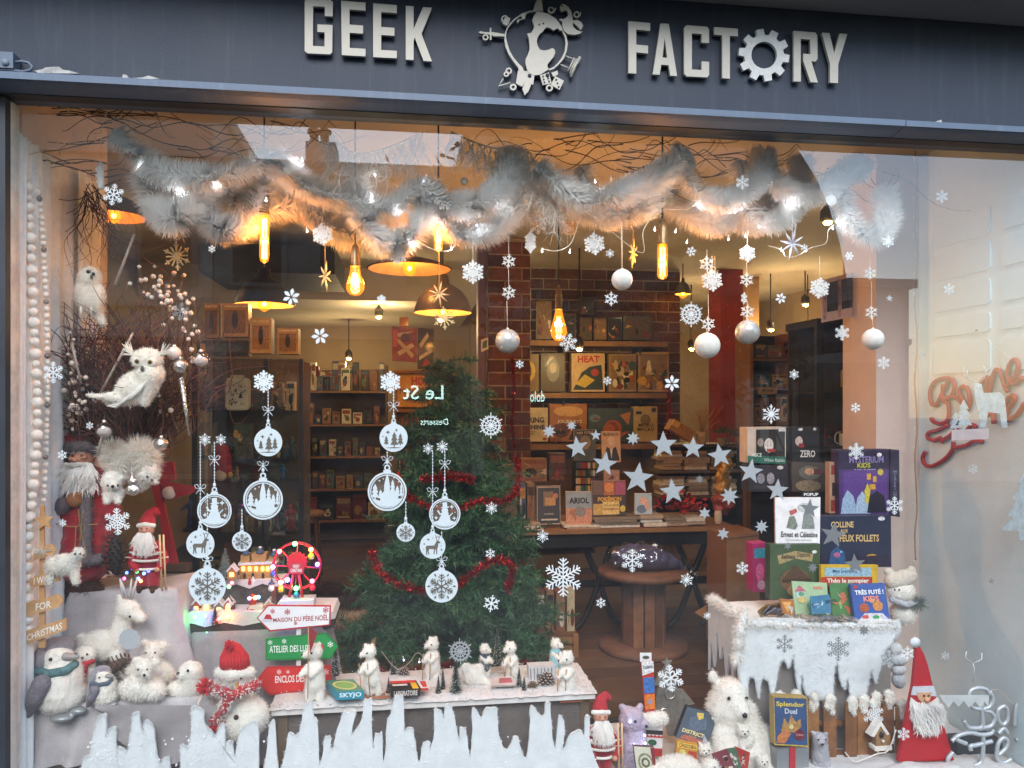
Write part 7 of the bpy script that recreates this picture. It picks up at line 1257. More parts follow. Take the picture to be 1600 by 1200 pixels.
bookt('pink portrait comic below the manga pair', ((944, 735), (968, 735), (968, 760), (944, 760)), '#b08878', abstract(33, ('#6a4438', '#d8b49c', '#8c3c34'), 8), (), 2.45)
t = T('manga_rack', 'rack of small manga spines behind the ARIOL comic', 'book rack', P(915, 768, 2.4)); r2 = random.Random(77)
MB().ppoly([(898, 720), (934, 720), (934, 770), (898, 770)], 2.5, .1).build('rack', blackm, t)
for rr in range(4):
    for i in range(9): x = 900+i*3.8; MB().ppoly([(x, 723+rr*12), (x+3.2, 723+rr*12), (x+3.2, 732+rr*12), (x, 732+rr*12)], 2.49, .05).build('spine', mat(r2.choice(('#c9b8a0', '#8c3a30', '#3c4a6a', '#d0a84c', '#5c7a54', '#2a2624')), .6), t)
def stackb(lb, px0, px1, pyb, n, Yq, seed, h=4.2):
    r2 = random.Random(seed); t = T('book_stack', lb, 'book stack', P((px0+px1)/2, pyb, Yq))
    for i in range(n):
        a, c = px0+r2.uniform(-4, 4), px1+r2.uniform(-4, 4); zb = P((a+c)/2, pyb, Yq).z+i*h*K(px0, Yq); bk_ = MB().bounds(P(a, pyb, Yq).x, P(c, pyb, Yq).x, Yq+r2.uniform(0, .02), Yq+.2, zb+.001, zb+h*K(px0, Yq)-.001).build('book', mat(r2.choice(('#d8cdb8', '#b09a80', '#e0d8c8', '#8a7a66', '#a89078')), .6, var=.2, scale=40), t)
stackb('stack of large books under the recipe book', 928, 998, 825, 4, 2.02, 1); stackb('stack of pale books below the pastel manga', 1003, 1039, 823, 3, 2.02, 2, 6); stackb('stack of slim books below the red ribbons', 1042, 1075, 822, 3, 2.02, 3); stackb('stack of slim books nearest the table corner', 1077, 1106, 820, 2, 2.02, 4, 5); stackb('thin pile of comics below the ARIOL comic', 886, 938, 829, 2, 2.01, 5); stackb('pile of comics at the fir end of the table', 814, 848, 832, 3, 2.02, 6, 5)
stock('leaning at the fir end of the book table', 812, 838, 826, 60, 74, 2.08, 21, 9, 13, 'comic', 'comic'); stock('displayed above the comics at the fir end', 815, 884, 752, 34, 44, 2.5, 22, 26, 40, 'flat_game', 'game')
rb = T('ribbon_pile', 'heap of shiny red ribbon bows on the book table', 'ribbon', P(1070, 808, 2.1)); m_ = MB(); r2 = random.Random(12)
for i in range(70): c = P(1070+r2.gauss(0, 17), 798-abs(r2.gauss(0, 12)), 2.12+r2.uniform(-.05, .08)); a = r2.random()*6.28; d = V(math.cos(a), math.sin(a)*.6, r2.uniform(-.3, .8))*.035; s = V(-math.sin(a), math.cos(a), .3)*.013; m_.add([c-d-s, c-d+s, c+s+V(0, 0, .015), c-s+V(0, 0, .015), c+d+s, c+d-s], [(0, 1, 2, 3), (3, 2, 4, 5)])
m_.build('bows', mat('#a8241c', .3, var=.25, scale=40), rb)
gf = T('cellophane_gift', 'gift wrapped in gold and red cellophane at the table corner', 'gift', P(1130, 806, 2.1)); k = K(1130, 2.1); blob('wrap', mat('#b8863c', .2, metal=.5, var=.3, scale=40, bump=.9, bscale=60), gf, [('c', [(1132, 725, 0), (1128, 745, 0), (1128, 765, 0)], [12, 9, 13])], 2.1, k, 2, 1, warp=5); blob('contents', mat('#8c3a2c', .4, var=.4, scale=40), gf, [('e', (1130, 785, 0), (18, 20, 14))], 2.1, k, 2.4, 2, warp=6)
MB().lathe(P(1122, 818, 2.05), [(.02, 0), (.026, .02), (.026, .07), (.02, .09)], 12).build('beige_cup', mat('#cbb698', .6), gf)
# dark shelf with game stacks, plants and lantern behind the table
sh = T('dark_shelf_unit', 'dark shelf unit of stacked games behind the red ribbons', 'shelf unit', P(1090, 800, 3.0)); MB().ppoly([(1028, 694), (1160, 694), (1160, 830), (1028, 830)], 3.3, .05).build('back_panel', mat('#241a12', .8), sh)
for py in (694, 735, 775): MB().bounds(P(1028, py, 3.0).x, P(1160, py, 3.0).x, 2.98, 3.3, P(1090, py+4, 3.0).z, P(1090, py, 3.0).z).build('shelf', oakd, sh)
for j, (pyb, tl) in enumerate(((734, 'of the flat games on the dark shelf unit, upper'), (774, 'of the flat games on the dark shelf unit, lower'))):
    for s_ in range(3): stackb(('upper ' if j == 0 else 'lower ')+('left', 'middle', 'right')[s_]+' stack of dark games on the dark shelf unit', 1034+s_*40, 1068+s_*40, pyb, 6, 3.02, 30+j*3+s_, 5)
Y = 2.9; t = T('dried_grass_pot', 'pot of dried grass stalks beside the red pillar', 'plant', P(1097, 694, Y)); MB().lathe(P(1097, 694, Y), [(.03, 0), (.045, .05), (.05, .1), (.042, .1)], 12).build('pot', mat('#b09468', .7), t); m_ = MB()
for i in range(34): a = P(1097, 678, Y); e = a+V(rw.gauss(0, .07), rw.gauss(0, .04), rw.uniform(.1, .24)); m_.tube([a, (a+e)/2+V(rw.uniform(-.01, .01), 0, .01), e], [.002, .002, .004], 4)
m_.build('stalks', mat('#a87c4c', .8, var=.2), t)
t = T('potted_plant', 'small leafy potted plant beside the dried grass', 'plant', P(1128, 696, Y)); MB().lathe(P(1128, 696, Y), [(.03, 0), (.04, .06), (.036, .06)], 12).build('pot', mat('#7a6a4c', .7), t); m_ = MB()
for i in range(140): c = P(1128, 676, Y)+V(rw.gauss(0, .04), rw.gauss(0, .03), abs(rw.gauss(0, .025))); d = V(rw.gauss(0, 1), rw.gauss(0, 1), rw.gauss(0, 1)).normalized()*.014; s = d.orthogonal().normalized()*.006; m_.add([c-d, c+s, c+d, c-s], [(0, 1, 2, 3)])
m_.build('leaves', mat('#3f5a2c', .7, var=.3, scale=30), t)
t = T('lantern', 'small brown metal lantern at the foot of the red pillar', 'lantern', P(1148, 697, Y)); b = MB()
for dx in (-1, 1):
    for dy in (-1, 1): b.cyl(P(1148, 697, Y)+V(dx*.035, dy*.035, 0), P(1148, 681, Y)+V(dx*.035, dy*.035, 0), .004, n=5)
b.build('bars', mat('#5a442c', .5), t); MB().lathe(P(1148, 681, Y), [(.055, 0), (.03, .035), (.01, .05), (.001, .06)], 4).build('lid', mat('#5a442c', .5), t); MB().bounds(P(1148, 697, Y).x-.045, P(1148, 697, Y).x+.045, Y-.045, Y+.045, P(1148, 697, Y).z-.008, P(1148, 697, Y).z).build('foot', mat('#5a442c', .5), t)
t = T('straw_crate', 'tilted wicker crate with toppled parcels left of the dried grass', 'crate', P(1065, 694, Y)); MB().box(P(1062, 672, Y), (.2, .12, .09), Matrix.Rotation(.5, 3, 'Y')).build('crate', mat('#a8742c', .7, var=.25, scale=60, bump=.6), t); MB().box(P(1052, 662, Y)+V(0, -.065, 0), (.06, .01, .05), Matrix.Rotation(.5, 3, 'Y')).build('label_plate', mat('#d0a04c', .6), t)
# spool table with purple bag
Y = 1.85; c = P(1005, 1018, Y); c.z = 0; t = T('spool_table', 'wooden cable drum used as a low round table', 'table', c); sw_ = mat('#6a4630', .7, var=.25, scale=10, bump=.3); zt3 = .52; r_s = .29
MB().lathe(c, [(.001, .0), (.285, .0), (.29, .015), (.285, .04), (.001, .042)], 36).build('base_disc', sw_, t); MB().lathe(c, [(.001, zt3-.04), (r_s, zt3-.04), (r_s+.005, zt3-.02), (r_s, zt3), (.001, zt3)], 36).build('top_disc', sw_, t)
for i in range(12): a = i*math.pi/6; MB().box(c+V(math.cos(a)*.13, math.sin(a)*.13, .26), (.02, .064, .436), Matrix.Rotation(a, 3, 'Z')).build('stave', mat(('#7a4f34', '#6a432c', '#835a3c')[i % 3], .7, var=.25, scale=14), t)
t = T('plush_bag', 'purple plush toy wrapped in clear film on the drum table', 'plush toy', c+V(0, 0, zt3)); k = K(1005, Y); blob('plush', mat('#4a4664', .8, var=.2, scale=10), t, [('c', [(970, 868, 10), (1010, 868, 14), (1048, 878, 8)], [18, 20, 12]), ('e', (985, 862, 16), (22, 16, 16)), ('c', [(1055, 880, 6), (1072, 895, 4)], [8, 5])], Y, k, 2.6, 4, warp=3); blob('film', glass_mat('film', (.95, .95, .96), .12, .1), t, [('c', [(962, 868, 12), (1012, 866, 16), (1055, 878, 8), (1085, 895, 4)], [20, 22, 15, 6])], Y, k, 3, 2, warp=8)
# crates by the fir
t = T('wooden_crate', 'slatted wooden crate at the right foot of the fir', 'crate', P(875, 1035, 1.75)); Y = 1.75
for py in (996, 1010, 1024): MB().ppoly([(842, py), (904, py), (904, py+9), (842, py+9)], Y, .012).build('slat', oak, t)
for px in (842, 896): MB().ppoly([(px, 990), (px+8, 990), (px+8, 1036), (px, 1036)], Y-.013, .012).build('post', oak, t)
MB().bounds(P(842, 1000, Y).x, P(904, 1000, Y).x, Y+.013, Y+.28, .02, P(870, 992, Y).z).build('inner_box', mat('#6a4a2c', .8), t)
stock('standing in the wooden crate', 838, 900, 992, 66, 74, 1.8, 41, 11, 16, 'comic', 'comic'); stock('on the lower shelf of the book table', 845, 935, 852+4, 12, 20, 2.45, 42, 12, 20, 'small_book', 'book')
# cardboard and easel
Y = 1.6; tag(MB().ppoly([(1085, 957), (1124, 934), (1120, 1000), (1110, 972)], Y, .004).build('cardboard_flap', mat('#a0693c', .8, var=.15)), 'triangular cardboard flap beside the black easel', 'cardboard'); pbox('cardboard_box', 'large brown cardboard box behind the fleece stand', 'box', ((1136, 838), (1186, 832), (1188, 1010), (1134, 1022)), 1.3, .3, '#7a5434', [('r', .06, .86, .2, .96, '#d8d0c4'), ('r', .02, .02, .98, .03, '#5a3c24')])
t = T('easel', 'black metal easel standing between table and fleece stand', 'easel', P(1115, 1068, 1.4)); MB().tube([P(1131, 905, 1.45), P(1118, 1000, 1.4), P(1112, 1068, 1.35)], .009, 6).build('leg', blackm, t); MB().tube([P(1131, 905, 1.45), P(1128, 985, 1.5), P(1122, 1030, 1.6)], .008, 6).build('leg', blackm, t); MB().tube([P(1118, 1000, 1.4), P(1160, 1048, 1.5)], .007, 6).build('strut', blackm, t)
# left glass cabinet
cb = T('glass_cabinet', 'black framed glass cabinet of figures behind the village', 'cabinet', P(390, 900, 1.7)); Y = 1.6; X0, X1 = P(303, 600, Y).x, P(470, 600, Y).x; Z1 = P(380, 560, Y).z
for x in (X0, (X0+X1)/2+.1, X1): MB().bounds(x-.012, x+.012, Y, Y+.025, 0, Z1).build('post', blackm, cb)
for py in (560, 642, 716, 752, 832, 900): MB().bounds(X0+.014, X1-.014, Y+.01, Y+.42, P(380, py, Y).z-.006, P(380, py, Y).z).build('glass_shelf', clear, cb)
MB().bounds(X0, X1, Y+.43, Y+.44, 0, Z1).build('back_panel', mat('#5c4e3c', .6), cb); MB().bounds(X0+.014, X1-.014, Y-.002, Y, .05, Z1-.02).build('door_pane', clear, cb); MB().bounds(X0, X1, Y-.01, Y+.44, 0, .045).build('plinth', blackm, cb)
gold = ('#c9a468', '#d8c49a', '#8a6a3c', '#b88a4c', '#e0cfa8')
def figurine(lb, px, pyb, h, Yq, c, seed):
    r2 = random.Random(seed); k = K(px, Yq); t = T('figurine', lb, 'figurine', P(px, pyb, Yq), 'figurines in the glass cabinet'); s = h/40
    MB().lathe(P(px, pyb, Yq), [(9*s*k, 0), (9*s*k, 3*s*k), (7*s*k, 4*s*k)], 12).build('base', blackm, t)
    blob('body', mat(c, .5, var=.35, scale=40), t, [('c', [(px-3*s, pyb-4*s, 0), (px-2*s, pyb-16*s, 0)], [2.6*s, 3.2*s]), ('c', [(px+4*s, pyb-4*s, 0), (px+2*s, pyb-16*s, 0)], [2.6*s, 3.2*s]), ('c', [(px, pyb-16*s, 0), (px+r2.uniform(-2, 2)*s, pyb-28*s, 0)], [4.5*s, 5*s]), ('e', (px+r2.uniform(-1, 1)*s, pyb-35*s, 0), (4*s, 4.5*s, 4*s)), ('c', [(px-4*s, pyb-28*s, 0), (px-(9+r2.random()*4)*s, pyb-(18+r2.random()*16)*s, 3)], [2*s, 1.4*s]), ('c', [(px+4*s, pyb-28*s, 0), (px+(9+r2.random()*4)*s, pyb-(18+r2.random()*16)*s, 3)], [2*s, 1.4*s])], Yq, k, 1.1*s, 2)
for i, (px, pyb, h, c, lb) in enumerate(((440, 640, 44, '#a88a72', 'pale figurine leaping beside the lunch box'), (330, 640, 40, '#6a5048', 'brown figurine at the cabinet post'), (455, 715, 34, '#3c4a5a', 'blue grey figurine low behind the tree bauble'), (442, 750, 26, '#2c5a86', 'turquoise figurine on the lower glass shelf'), (455, 830, 44, '#8c3434', 'red dressed figurine right of the church bauble'), (440, 830, 38, '#2c2a30', 'dark figurine right of the church bauble'), (300, 830, 60, '#3c4c7c', 'blue figurine behind the snowman bauble'), (375, 830, 36, '#6c5a4a', 'small brown figurine behind the church bauble'), (318, 715, 36, '#b0946a', 'sand coloured figurine above the snowman strings'), (390, 715, 30, '#5a4a58', 'plum figurine in the middle of the cabinet'), (410, 898, 34, '#6a6a70', 'grey figurine on the bottom shelf'), (370, 752, 24, '#9a7c54', 'small tan figurine under the red hen'))): figurine(lb, px, pyb, h, 1.72+.02*(i % 3), c, i)
Y = 1.6; t = T('lunch_box', 'white embossed lunch box standing in the glass cabinet', 'lunch box', P(371, 642, Y)); MB().prism([P(x, y, 1.65) for x, y in rounded(352, 389, 590, 641, 7)], (0, .05, 0)).build('box', mat('#d8cdbc', .5), t); o_, i_ = rounded(354, 387, 592, 639, 6), rounded(357, 384, 596, 635, 5); MB().ring([P(x, y, 1.646) for x, y in o_], [P(x, y, 1.646) for x, y in i_], (0, .004, 0)).build('lid_rim', mat('#e3d9c9', .5), t); MB().ppoly([(360, 586), (381, 586), (381, 590), (360, 590)], 1.66, .03).build('clip', mat('#d8cdbc', .5), t); m_ = MB()
for i in range(46): x, y = rw.uniform(358, 383), rw.uniform(598, 633); m_.cyl(P(x, y, 1.65), P(x, y, 1.648), rw.uniform(.7, 1.6)*K(370, 1.65), n=6)
m_.build('print', mat('#5a5044', .6), t); m_ = MB(); m_.ppoly([(372, 622), (376, 612), (379, 622)], 1.648, .001); m_.build('printed_mark', blackm, t)
t = T('hen_toy', 'round red plush hen on the cabinet shelf', 'toy hen', P(347, 750, 1.66)); blob('body', mat('#a8242c', .9, var=.2, scale=30), t, [('e', (347, 720, 0), (15, 17, 13)), ('e', (347, 703, 2), (11, 10, 10)), ('e', (352, 734, 4), (12, 10, 10)), ('e', (347, 694, 0), (4, 5, 3))], 1.66, K(347, 1.66), 1.8, 3); blob('belly', mat('#d0b090', .9), t, [('e', (347, 742, 10), (10, 9, 6))], 1.66, K(347, 1.66), 1.6, 2)
for px in (360, 337): MB().ell(P(px, 742, 1.62), (.014, .02, .018), 10, 6).build('foot', mat('#c9962c', .7), t)
for i, (r, lb) in enumerate((((318, 474, 342, 528), 'clear boxed figure with dark tree figure above the cabinet'), ((346, 474, 388, 526), 'largest clear golden figure box above the cabinet'), ((391, 497, 424, 552), 'golden figure box beside the dome lamp'), ((433, 513, 466, 553), 'golden box with ring figure at the cabinet corner'), ((308, 532, 388, 556), 'dark flat game box under the clear figure boxes'))):
    pbox('figure_box', lb, 'figure box', r, 1.66, .1, ('#a8854c', '#c0995a', '#d0ae68', '#c9a050', '#2c2a28')[i], [('r', .08, .06, .92, .12, '#e6d09a'), ('r', .1, .2, .9, .9, ('#7a5c38', '#8c6a40', '#b08a4c', '#a07838', '#34504c')[i]), ('e', .5, .5, .12, .26, '#2c2620'), ('e', .5, .28, .07, .06, '#4a3c30')] if i < 4 else [('e', .5, .5, .4, .3, '#3c5a5c'), ('r', .06, .2, .16, .8, '#c9b088')], (), '#8a6c3c')
for i, (r, c, lb) in enumerate((((315, 596, 350, 641), '#5a2c28', 'dark red art box left of the lunch box'), ((395, 560+40, 420, 641), '#3c3a34', 'dark box right of the lunch box'), ((310, 660, 335, 714), '#8a6f4a', 'tan art box below the lunch box'), ((365, 662, 392, 714), '#4c5a4c', 'green grey art box below the lunch box'), ((310, 770, 330, 830), '#6a5038', 'brown box at the cabinet post'), ((392, 858, 420, 898), '#b0a088', 'pale box on the bottom cabinet shelf'), ((350, 850, 390, 898), '#7c4a34', 'rust box on the bottom cabinet shelf'))): pbox('art_box', lb, 'figure box', r, 1.8, .08, c, abstract(120+i, E, 8))
for py, h0, h1, s_, nm in ((641, 24, 46, 71, 'lunch box'), (715, 22, 44, 72, 'third'), (830, 24, 50, 73, 'fourth'), (898, 22, 40, 74, 'lowest')): stock('behind the figurines on the '+nm+' cabinet shelf', 312, 466, py, h0, h1, 1.9, s_, 9, 17)
# red sled frame and rug
Y = .9; t = T('red_sled', 'red painted wooden sled standing behind the small Santa', 'sled', P(262, 895, Y)); redb = mat('#a31c22', .5, var=.15); MB().ppoly([(236, 756), (248, 756), (278, 885), (264, 885)], Y, .03).build('runner', redb, t); MB().ppoly([(250, 750), (304, 762), (302, 770), (262, 782), (252, 772)], Y+.004, .03).build('cross_bar', redb, t); MB().ppoly([(236, 722), (270, 722), (274, 748), (240, 760)], Y+.01, .03).build('seat', redb, t); MB().cyl(P(264, 770, Y-.003), P(264, 770, Y), 10*K(264, Y), n=20).build('white_disc', mat('#d8cec4', .6), t); MB().ppoly([(242, 880), (296, 882), (296, 893), (242, 893)], Y-.01, .05).build('foot_rail', oakd, t)
Y = 3.0; k = K(535, Y); t = T('cow_hide', 'brown and white hide rug lying near the village', 'rug', P(535, 975, Y)); blob('hide', mat('#c9b49a', .95, var=.2, scale=6, bump=.6, bscale=120), t, [('e', (535, 962, 0), (44, 16, 30))], 2.4, K(535, 2.4), 3, 4, (2500, 6, .9), mat('#b79c80', .9, var=.4, scale=8)); blob('dark_patch', brown, t, [('e', (548, 938, 6), (22, 12, 14)), ('e', (515, 925, -10), (26, 9, 12))], 2.4, K(535, 2.4), 3, 4, (1800, 7, .9), brown)
t = T('wood_stool', 'round wooden stool before the back bookcase', 'stool', P(478, 860, 4.2)); MB().lathe(P(478, 806, 4.2), [(.001, 0), (.16, 0), (.165, .02), (.16, .04), (.001, .04)], 20).build('seat', oak, t)
for dx, dy in ((-1, -1), (1, -1), (-1, 1), (1, 1)): p = P(478, 806, 4.2); MB().cyl(p+V(dx*.09, dy*.09, 0), V(p.x+dx*.13, p.y+dy*.13, 0), .014, n=6).build('leg', oakd, t)
# right cabinet and shelves
Y = 2.6; rc = T('dark_cabinet', 'tall dark glazed cabinet with mugs and gifts near the pink pier', 'cabinet', P(1330, 800, Y)); a, c_ = P(1282, 600, Y).x, P(1358, 600, Y).x; z1 = P(1320, 510, Y).z
for x in (a, c_): MB().bounds(x-.03, x+.03, Y, Y+.04, 0, z1).build('post', mat('#2a2018', .5), rc)
MB().bounds(a, c_+.5, Y+.5, Y+.52, 0, z1).build('back_panel', mat('#4a3f30', .6), rc); MB().bounds(a-.03, c_+.03, Y, Y+.5, z1, z1+.06).build('top', mat('#2a2018', .5), rc)
for py in (612, 697, 760): MB().bounds(a+.032, c_-.032, Y+.02, Y+.48, P(1320, py+3, Y).z, P(1320, py, Y).z).build('shelf', mat('#3a2c1e', .5), rc)
struct('recess_shade_slab', MB().bounds(P(1360, 600, 2.2).x, P(1395, 600, 2.2).x, 2.2, 2.3, 0, ZC-.002), mat('#16120f', .7))  # solid near-black slab: the shade of a recess is put into its colour
pbox('yellow_box', 'yellow box with four dark pictures in the dark cabinet', 'box', (1322, 578, 1346, 604), 2.75, .08, '#b8963c', [('r', .1, .1, .42, .42, '#3a2c1c'), ('r', .55, .1, .9, .42, '#5a4024'), ('r', .1, .55, .42, .9, '#4a3420'), ('r', .55, .55, .9, .9, '#7a3424')]); stock('on the middle shelf of the dark cabinet', 1290, 1352, 696, 18, 34, 2.75, 51, 10, 16, 'gift_box', 'gift'); stock('on the lower shelf of the dark cabinet', 1288, 1354, 759, 22, 40, 2.75, 52, 12, 20, 'gift_box', 'gift')
t = T('white_mug', 'white mug with large handle in the dark cabinet', 'mug', P(1317, 697, 2.66)); MB().lathe(P(1319, 697, 2.66), [(.03, 0), (.036, .02), (.038, .1), (.034, .1)], 14).build('cup', mat('#d8d0c4', .3), t); MB().tube(spline([P(x, y, 2.66) for x, y in ((1314, 675), (1306, 678), (1305, 690), (1313, 694))], 5), .006, 6).build('handle', mat('#d8d0c4', .3), t)
t = T('table_clock', 'round white clock face on the cabinet top shelf', 'clock', P(1339, 556, 2.7)); MB().cyl(P(1339, 548, 2.7), P(1339, 548, 2.7)+V(0, .02, 0), .045, n=20).build('case', blackm, t); MB().cyl(P(1339, 548, 2.7)+V(0, -.002, 0), P(1339, 548, 2.7), .036, n=20).build('dial', mat('#d8d4c8', .4), t); MB().box(P(1339, 548, 2.7)+V(.006, -.004, .006), (.004, .002, .03)).build('hand', blackm, t)
Y = 3.2; s2 = T('wood_shelf_unit', 'warm wood shelf unit with books right of the red pillar', 'shelf unit', P(1205, 720, Y))
for px in (1172, 1236): MB().ppoly([(px, 520), (px+5, 520), (px+5, 760), (px, 760)], Y, .3).build('upright', mat('#8c5f38', .6), s2)
for py in (560, 605, 660, 716): MB().bounds(P(1178, py, Y).x, P(1236, py, Y).x, Y, Y+.3, P(1205, py+4, Y).z, P(1205, py, Y).z).build('shelf', mat('#7a5230', .6), s2)
MB().bounds(P(1174, 600, Y+.3).x, P(1240, 600, Y+.3).x, Y+.301, Y+.31, 0, 2.2).build('back_panel', mat('#2c1c18', .7), s2)
stock('on the top shelf of the wood shelf unit', 1180, 1234, 559, 16, 26, Y+.03, 61, 12, 22); stock('on the second shelf of the wood shelf unit', 1180, 1234, 604, 16, 34, Y+.03, 62, 10, 24); stock('on the third shelf of the wood shelf unit', 1180, 1236, 659, 24, 40, Y+.03, 63, 6, 10, 'book', 'book'); stock('on the bottom shelf of the wood shelf unit', 1180, 1236, 715, 20, 36, Y+.03, 64, 10, 18)
t = T('small_sign', 'beige sign lettered MYRTLE hanging from the wood shelf', 'sign', P(1200, 616, Y-.02)); MB().ppoly([(1185, 605), (1214, 605), (1214, 616), (1185, 616)], Y-.01, .01).build('board', mat('#b0936c', .6), t); l = MB(); write(l, [P(x, y, Y-.01) for x, y in ((1191, 608), (1208, 608), (1208, 612), (1191, 612))], 'MYRtle', 0, 0, 1, 1, V(0, -.002, 0), .01); l.build('lettering', mat('#2c2018'), t)
t = T('bay_sign', 'red and cream BAY! sign under the ceiling near the scaffolding mirror', 'sign', P(1232, 558, 3.6)); MB().ppoly([(1219, 541), (1226, 541), (1226, 555), (1219, 555)], 3.6, .01).build('red_block', mat('#8c2a22', .6), t); l = MB(); write(l, [P(x, y, 3.6) for x, y in ((1227, 541), (1241, 541), (1241, 556), (1227, 556))], 'BAY!', 0, 0, 1, 1, V(0, -.002, 0), .03); l.build('lettering', mat('#d8b07c', .6), t)
t = T('column_notice', 'small green and white notice on the brick column', 'notice', P(758, 545, 2.9)); MB().ppoly([(752, 531), (763, 527), (763, 546), (752, 550)], 2.98, .01).build('frame', mat('#d8d0c0', .6), t); MB().ppoly([(754, 534), (761, 531), (761, 542), (754, 545)], 2.976, .003).build('print', mat('#3c5a50', .6), t)
for px, py, lb in ((800, 425, 'round grey smoke detector on the ceiling above the saucer lamp'), (998, 425, 'round grey smoke detector on the ceiling near the plain hung ball')):
    d_ = ray(px if px > 900 else 602, py+12); p = CAM+d_*((ZC-CAM.z)/d_.z); t = T('ceiling_disc', lb, 'detector', p+V(0, 0, -.03)); MB().lathe(p+V(0, 0, -.03), [(.001, 0), (.08, 0), (.09, .015), (.09, .029)], 18).build('disc', mat('#5a5248', .5), t)
# ------------------------------------------------------------------ right stand with fleece, games and books
Yf = .3; xs0, xs1 = P(1170, 975, Yf).x, P(1398, 975, Yf).x; zs_ = P(1290, 972, Yf).z
sd2 = T('display_stand', 'block stand hidden under white fleece, carrying books and games', 'display stand', V((xs0+xs1)/2, .5, .05)); MB().bounds(xs0, xs1, Yf+.03, .74, -.018, zs_-.012).build('block', mat('#857e7a', .9, var=.15, scale=5), sd2); r2 = random.Random(6); MB().prism([V(xs0-.002, Yf, zs_-.004), V(xs0-.002, .74, zs_-.004)]+[V(xs0-.002, q.x, q.y) for q in spline([V(.74-.44*i/12, zs_-(.14 if i % 2 else .3)-r2.uniform(-.05, .08), 0) for i in range(13)], 5)], (-.012, 0, 0)).build('side_sheet', mat('#dde2e6', .95, var=.06, scale=14, bump=.5, bscale=240), sd2)
k = K(1170, Yf); blob('rolled_edge', feltw, sd2, [('c', [(1171, 974, 0), (1171, 974, -.43/k)], [7, 7]), ('c', [(1171, 974, 0), (1396, 978, 0)], [6, 6])], Yf, k, 2.4, 3, (1800, 6, 1), fur, 3)
def fleece(lb, outline, Y, m_, th=.014):
    r2 = random.Random(9); pts = [(p.x+r2.uniform(-.7, .7), p.y+r2.uniform(-.7, .7)) for p in spline([V(x, y, 0) for x, y in outline], 5)]
    t = T('fleece_drape', lb, 'fleece', P(1290, 1090, Y)); MB().ppoly(pts, Y, th).build('front_sheet', m_, t); pile(t, pts, Y, 9000, .014); return t
t = fleece('white fleece with cut drips hanging over the right stand', [(1156, 972), (1200, 966), (1300, 972), (1392, 978), (1396, 1000), (1384, 1015), (1376, 1042), (1368, 1066), (1362, 1046), (1357, 1068), (1350, 1090), (1330, 1088), (1325, 1060), (1320, 1076), (1312, 1060), (1308, 1034), (1303, 1054), (1300, 1086), (1284, 1094), (1275, 1080), (1262, 1088), (1256, 1070), (1253, 1055), (1249, 1080), (1243, 1050), (1240, 1022), (1233, 1042), (1225, 1030), (1217, 1042), (1208, 1086), (1200, 1064), (1190, 1060), (1186, 1090), (1180, 1062), (1170, 1058), (1164, 1090), (1156, 1060), (1150, 1030), (1145, 1020), (1150, 995)], Yf-.01, feltw)
heap('', '', xs0-.01, xs1+.01, Yf-.01, .75, zs_-.012, .012, t, 40, 20, .004, 8, feltw, 'top_sheet')
Y = .26; k = K(1160, Y); blob('side_fold', feltw, t, [('c', [(1172, 960, -20), (1158, 985, -6), (1152, 1030, 0), (1146, 1036, 4)], [6, 7, 6, 4])], Y, k, 2, 4, (900, 5, .9), fur, 3)
for px, py, lb in ((1190, 955, 'pile of foil card packs on the fleece edge'),):
    t = T('card_pile', lb, 'card packs', P(1215, 966, .4)); r2 = random.Random(4)
    for i in range(9): c = P(1195+i*4+r2.uniform(-3, 3), 957-r2.uniform(0, 8), .38+.02*r2.random()); MB().box(c, (.055, .004, .075), Matrix.Rotation(r2.uniform(-.9, .9), 3, 'Y') @ Matrix.Rotation(r2.uniform(.5, 1.2), 3, 'X')).build('card_pack', mat(r2.choice(('#8a6a5a', '#a89488', '#5c5a66', '#9c7a4c', '#c0b4aa')), .3, metal=.3), t)
blk = '#17151a'
pbox('game_box', 'large purple MYSTERIUM KIDS game box at the top of the pile', 'game box', ((1310, 703), (1389, 702), (1389, 806), (1312, 807)), .62, .07, '#4a2f6b', [('r', 0, 0, 1, .29, '#2c2140'), ('p', [(.08, .34), (.5, .3), (.96, .34), (.96, .96), (.08, .96)], '#5d3b86'), ('p', [(.3, .96), (.36, .72), (.46, .62), (.56, .74), (.62, .96)], '#a9bfd6'), ('p', [(.02, .96), (.06, .74), (.16, .6), (.28, .7), (.36, .96)], '#9db6d2'), ('p', [(.55, .95), (.6, .7), (.75, .62), (.9, .7), (.95, .95)], '#1e1a2c'), ('p', [(.5, .62), (.56, .5), (.62, .62), (.58, .8), (.52, .8)], '#d8c33a'), ('r', .55, .36, .63, .45, '#d9a53c'), ('r', .67, .4, .74, .49, '#d9a53c'), ('r', .6, .52, .72, .6, '#d9a53c'), ('e', .82, .34, .06, .05, '#c9b14c'), ('e', .8, .08, .05, .03, '#e8e6ea')], [('MYSTERIUM', .2, .1, .88, .2, '#8d7db0'), ('KIDS', .36, .2, .62, .27, '#c9c53a'), ('le trésor du capitaine', .3, .285, .72, .31, '#d8d4e0', 0)], '#33264c')
t = T('slim_game', 'dark slim game leaning at the side of the purple game', 'game box', P(1400, 808, .62)); MB().ppoly([(1391, 702), (1405, 703), (1406, 808), (1391, 806)], .625, .06).build('panel', mat('#2f2840', .5, var=.25, scale=30), t); l = MB(); write(l, [P(x, y, .625) for x, y in ((1394, 735), (1402, 735), (1402, 775), (1394, 775))], 'M\nY\nS\nT\nE\nR\nI\nU\nM', .2, 0, .8, 1, V(0, -.002, 0), .01); l.build('lettering', mat('#8f86a8', .5), t)
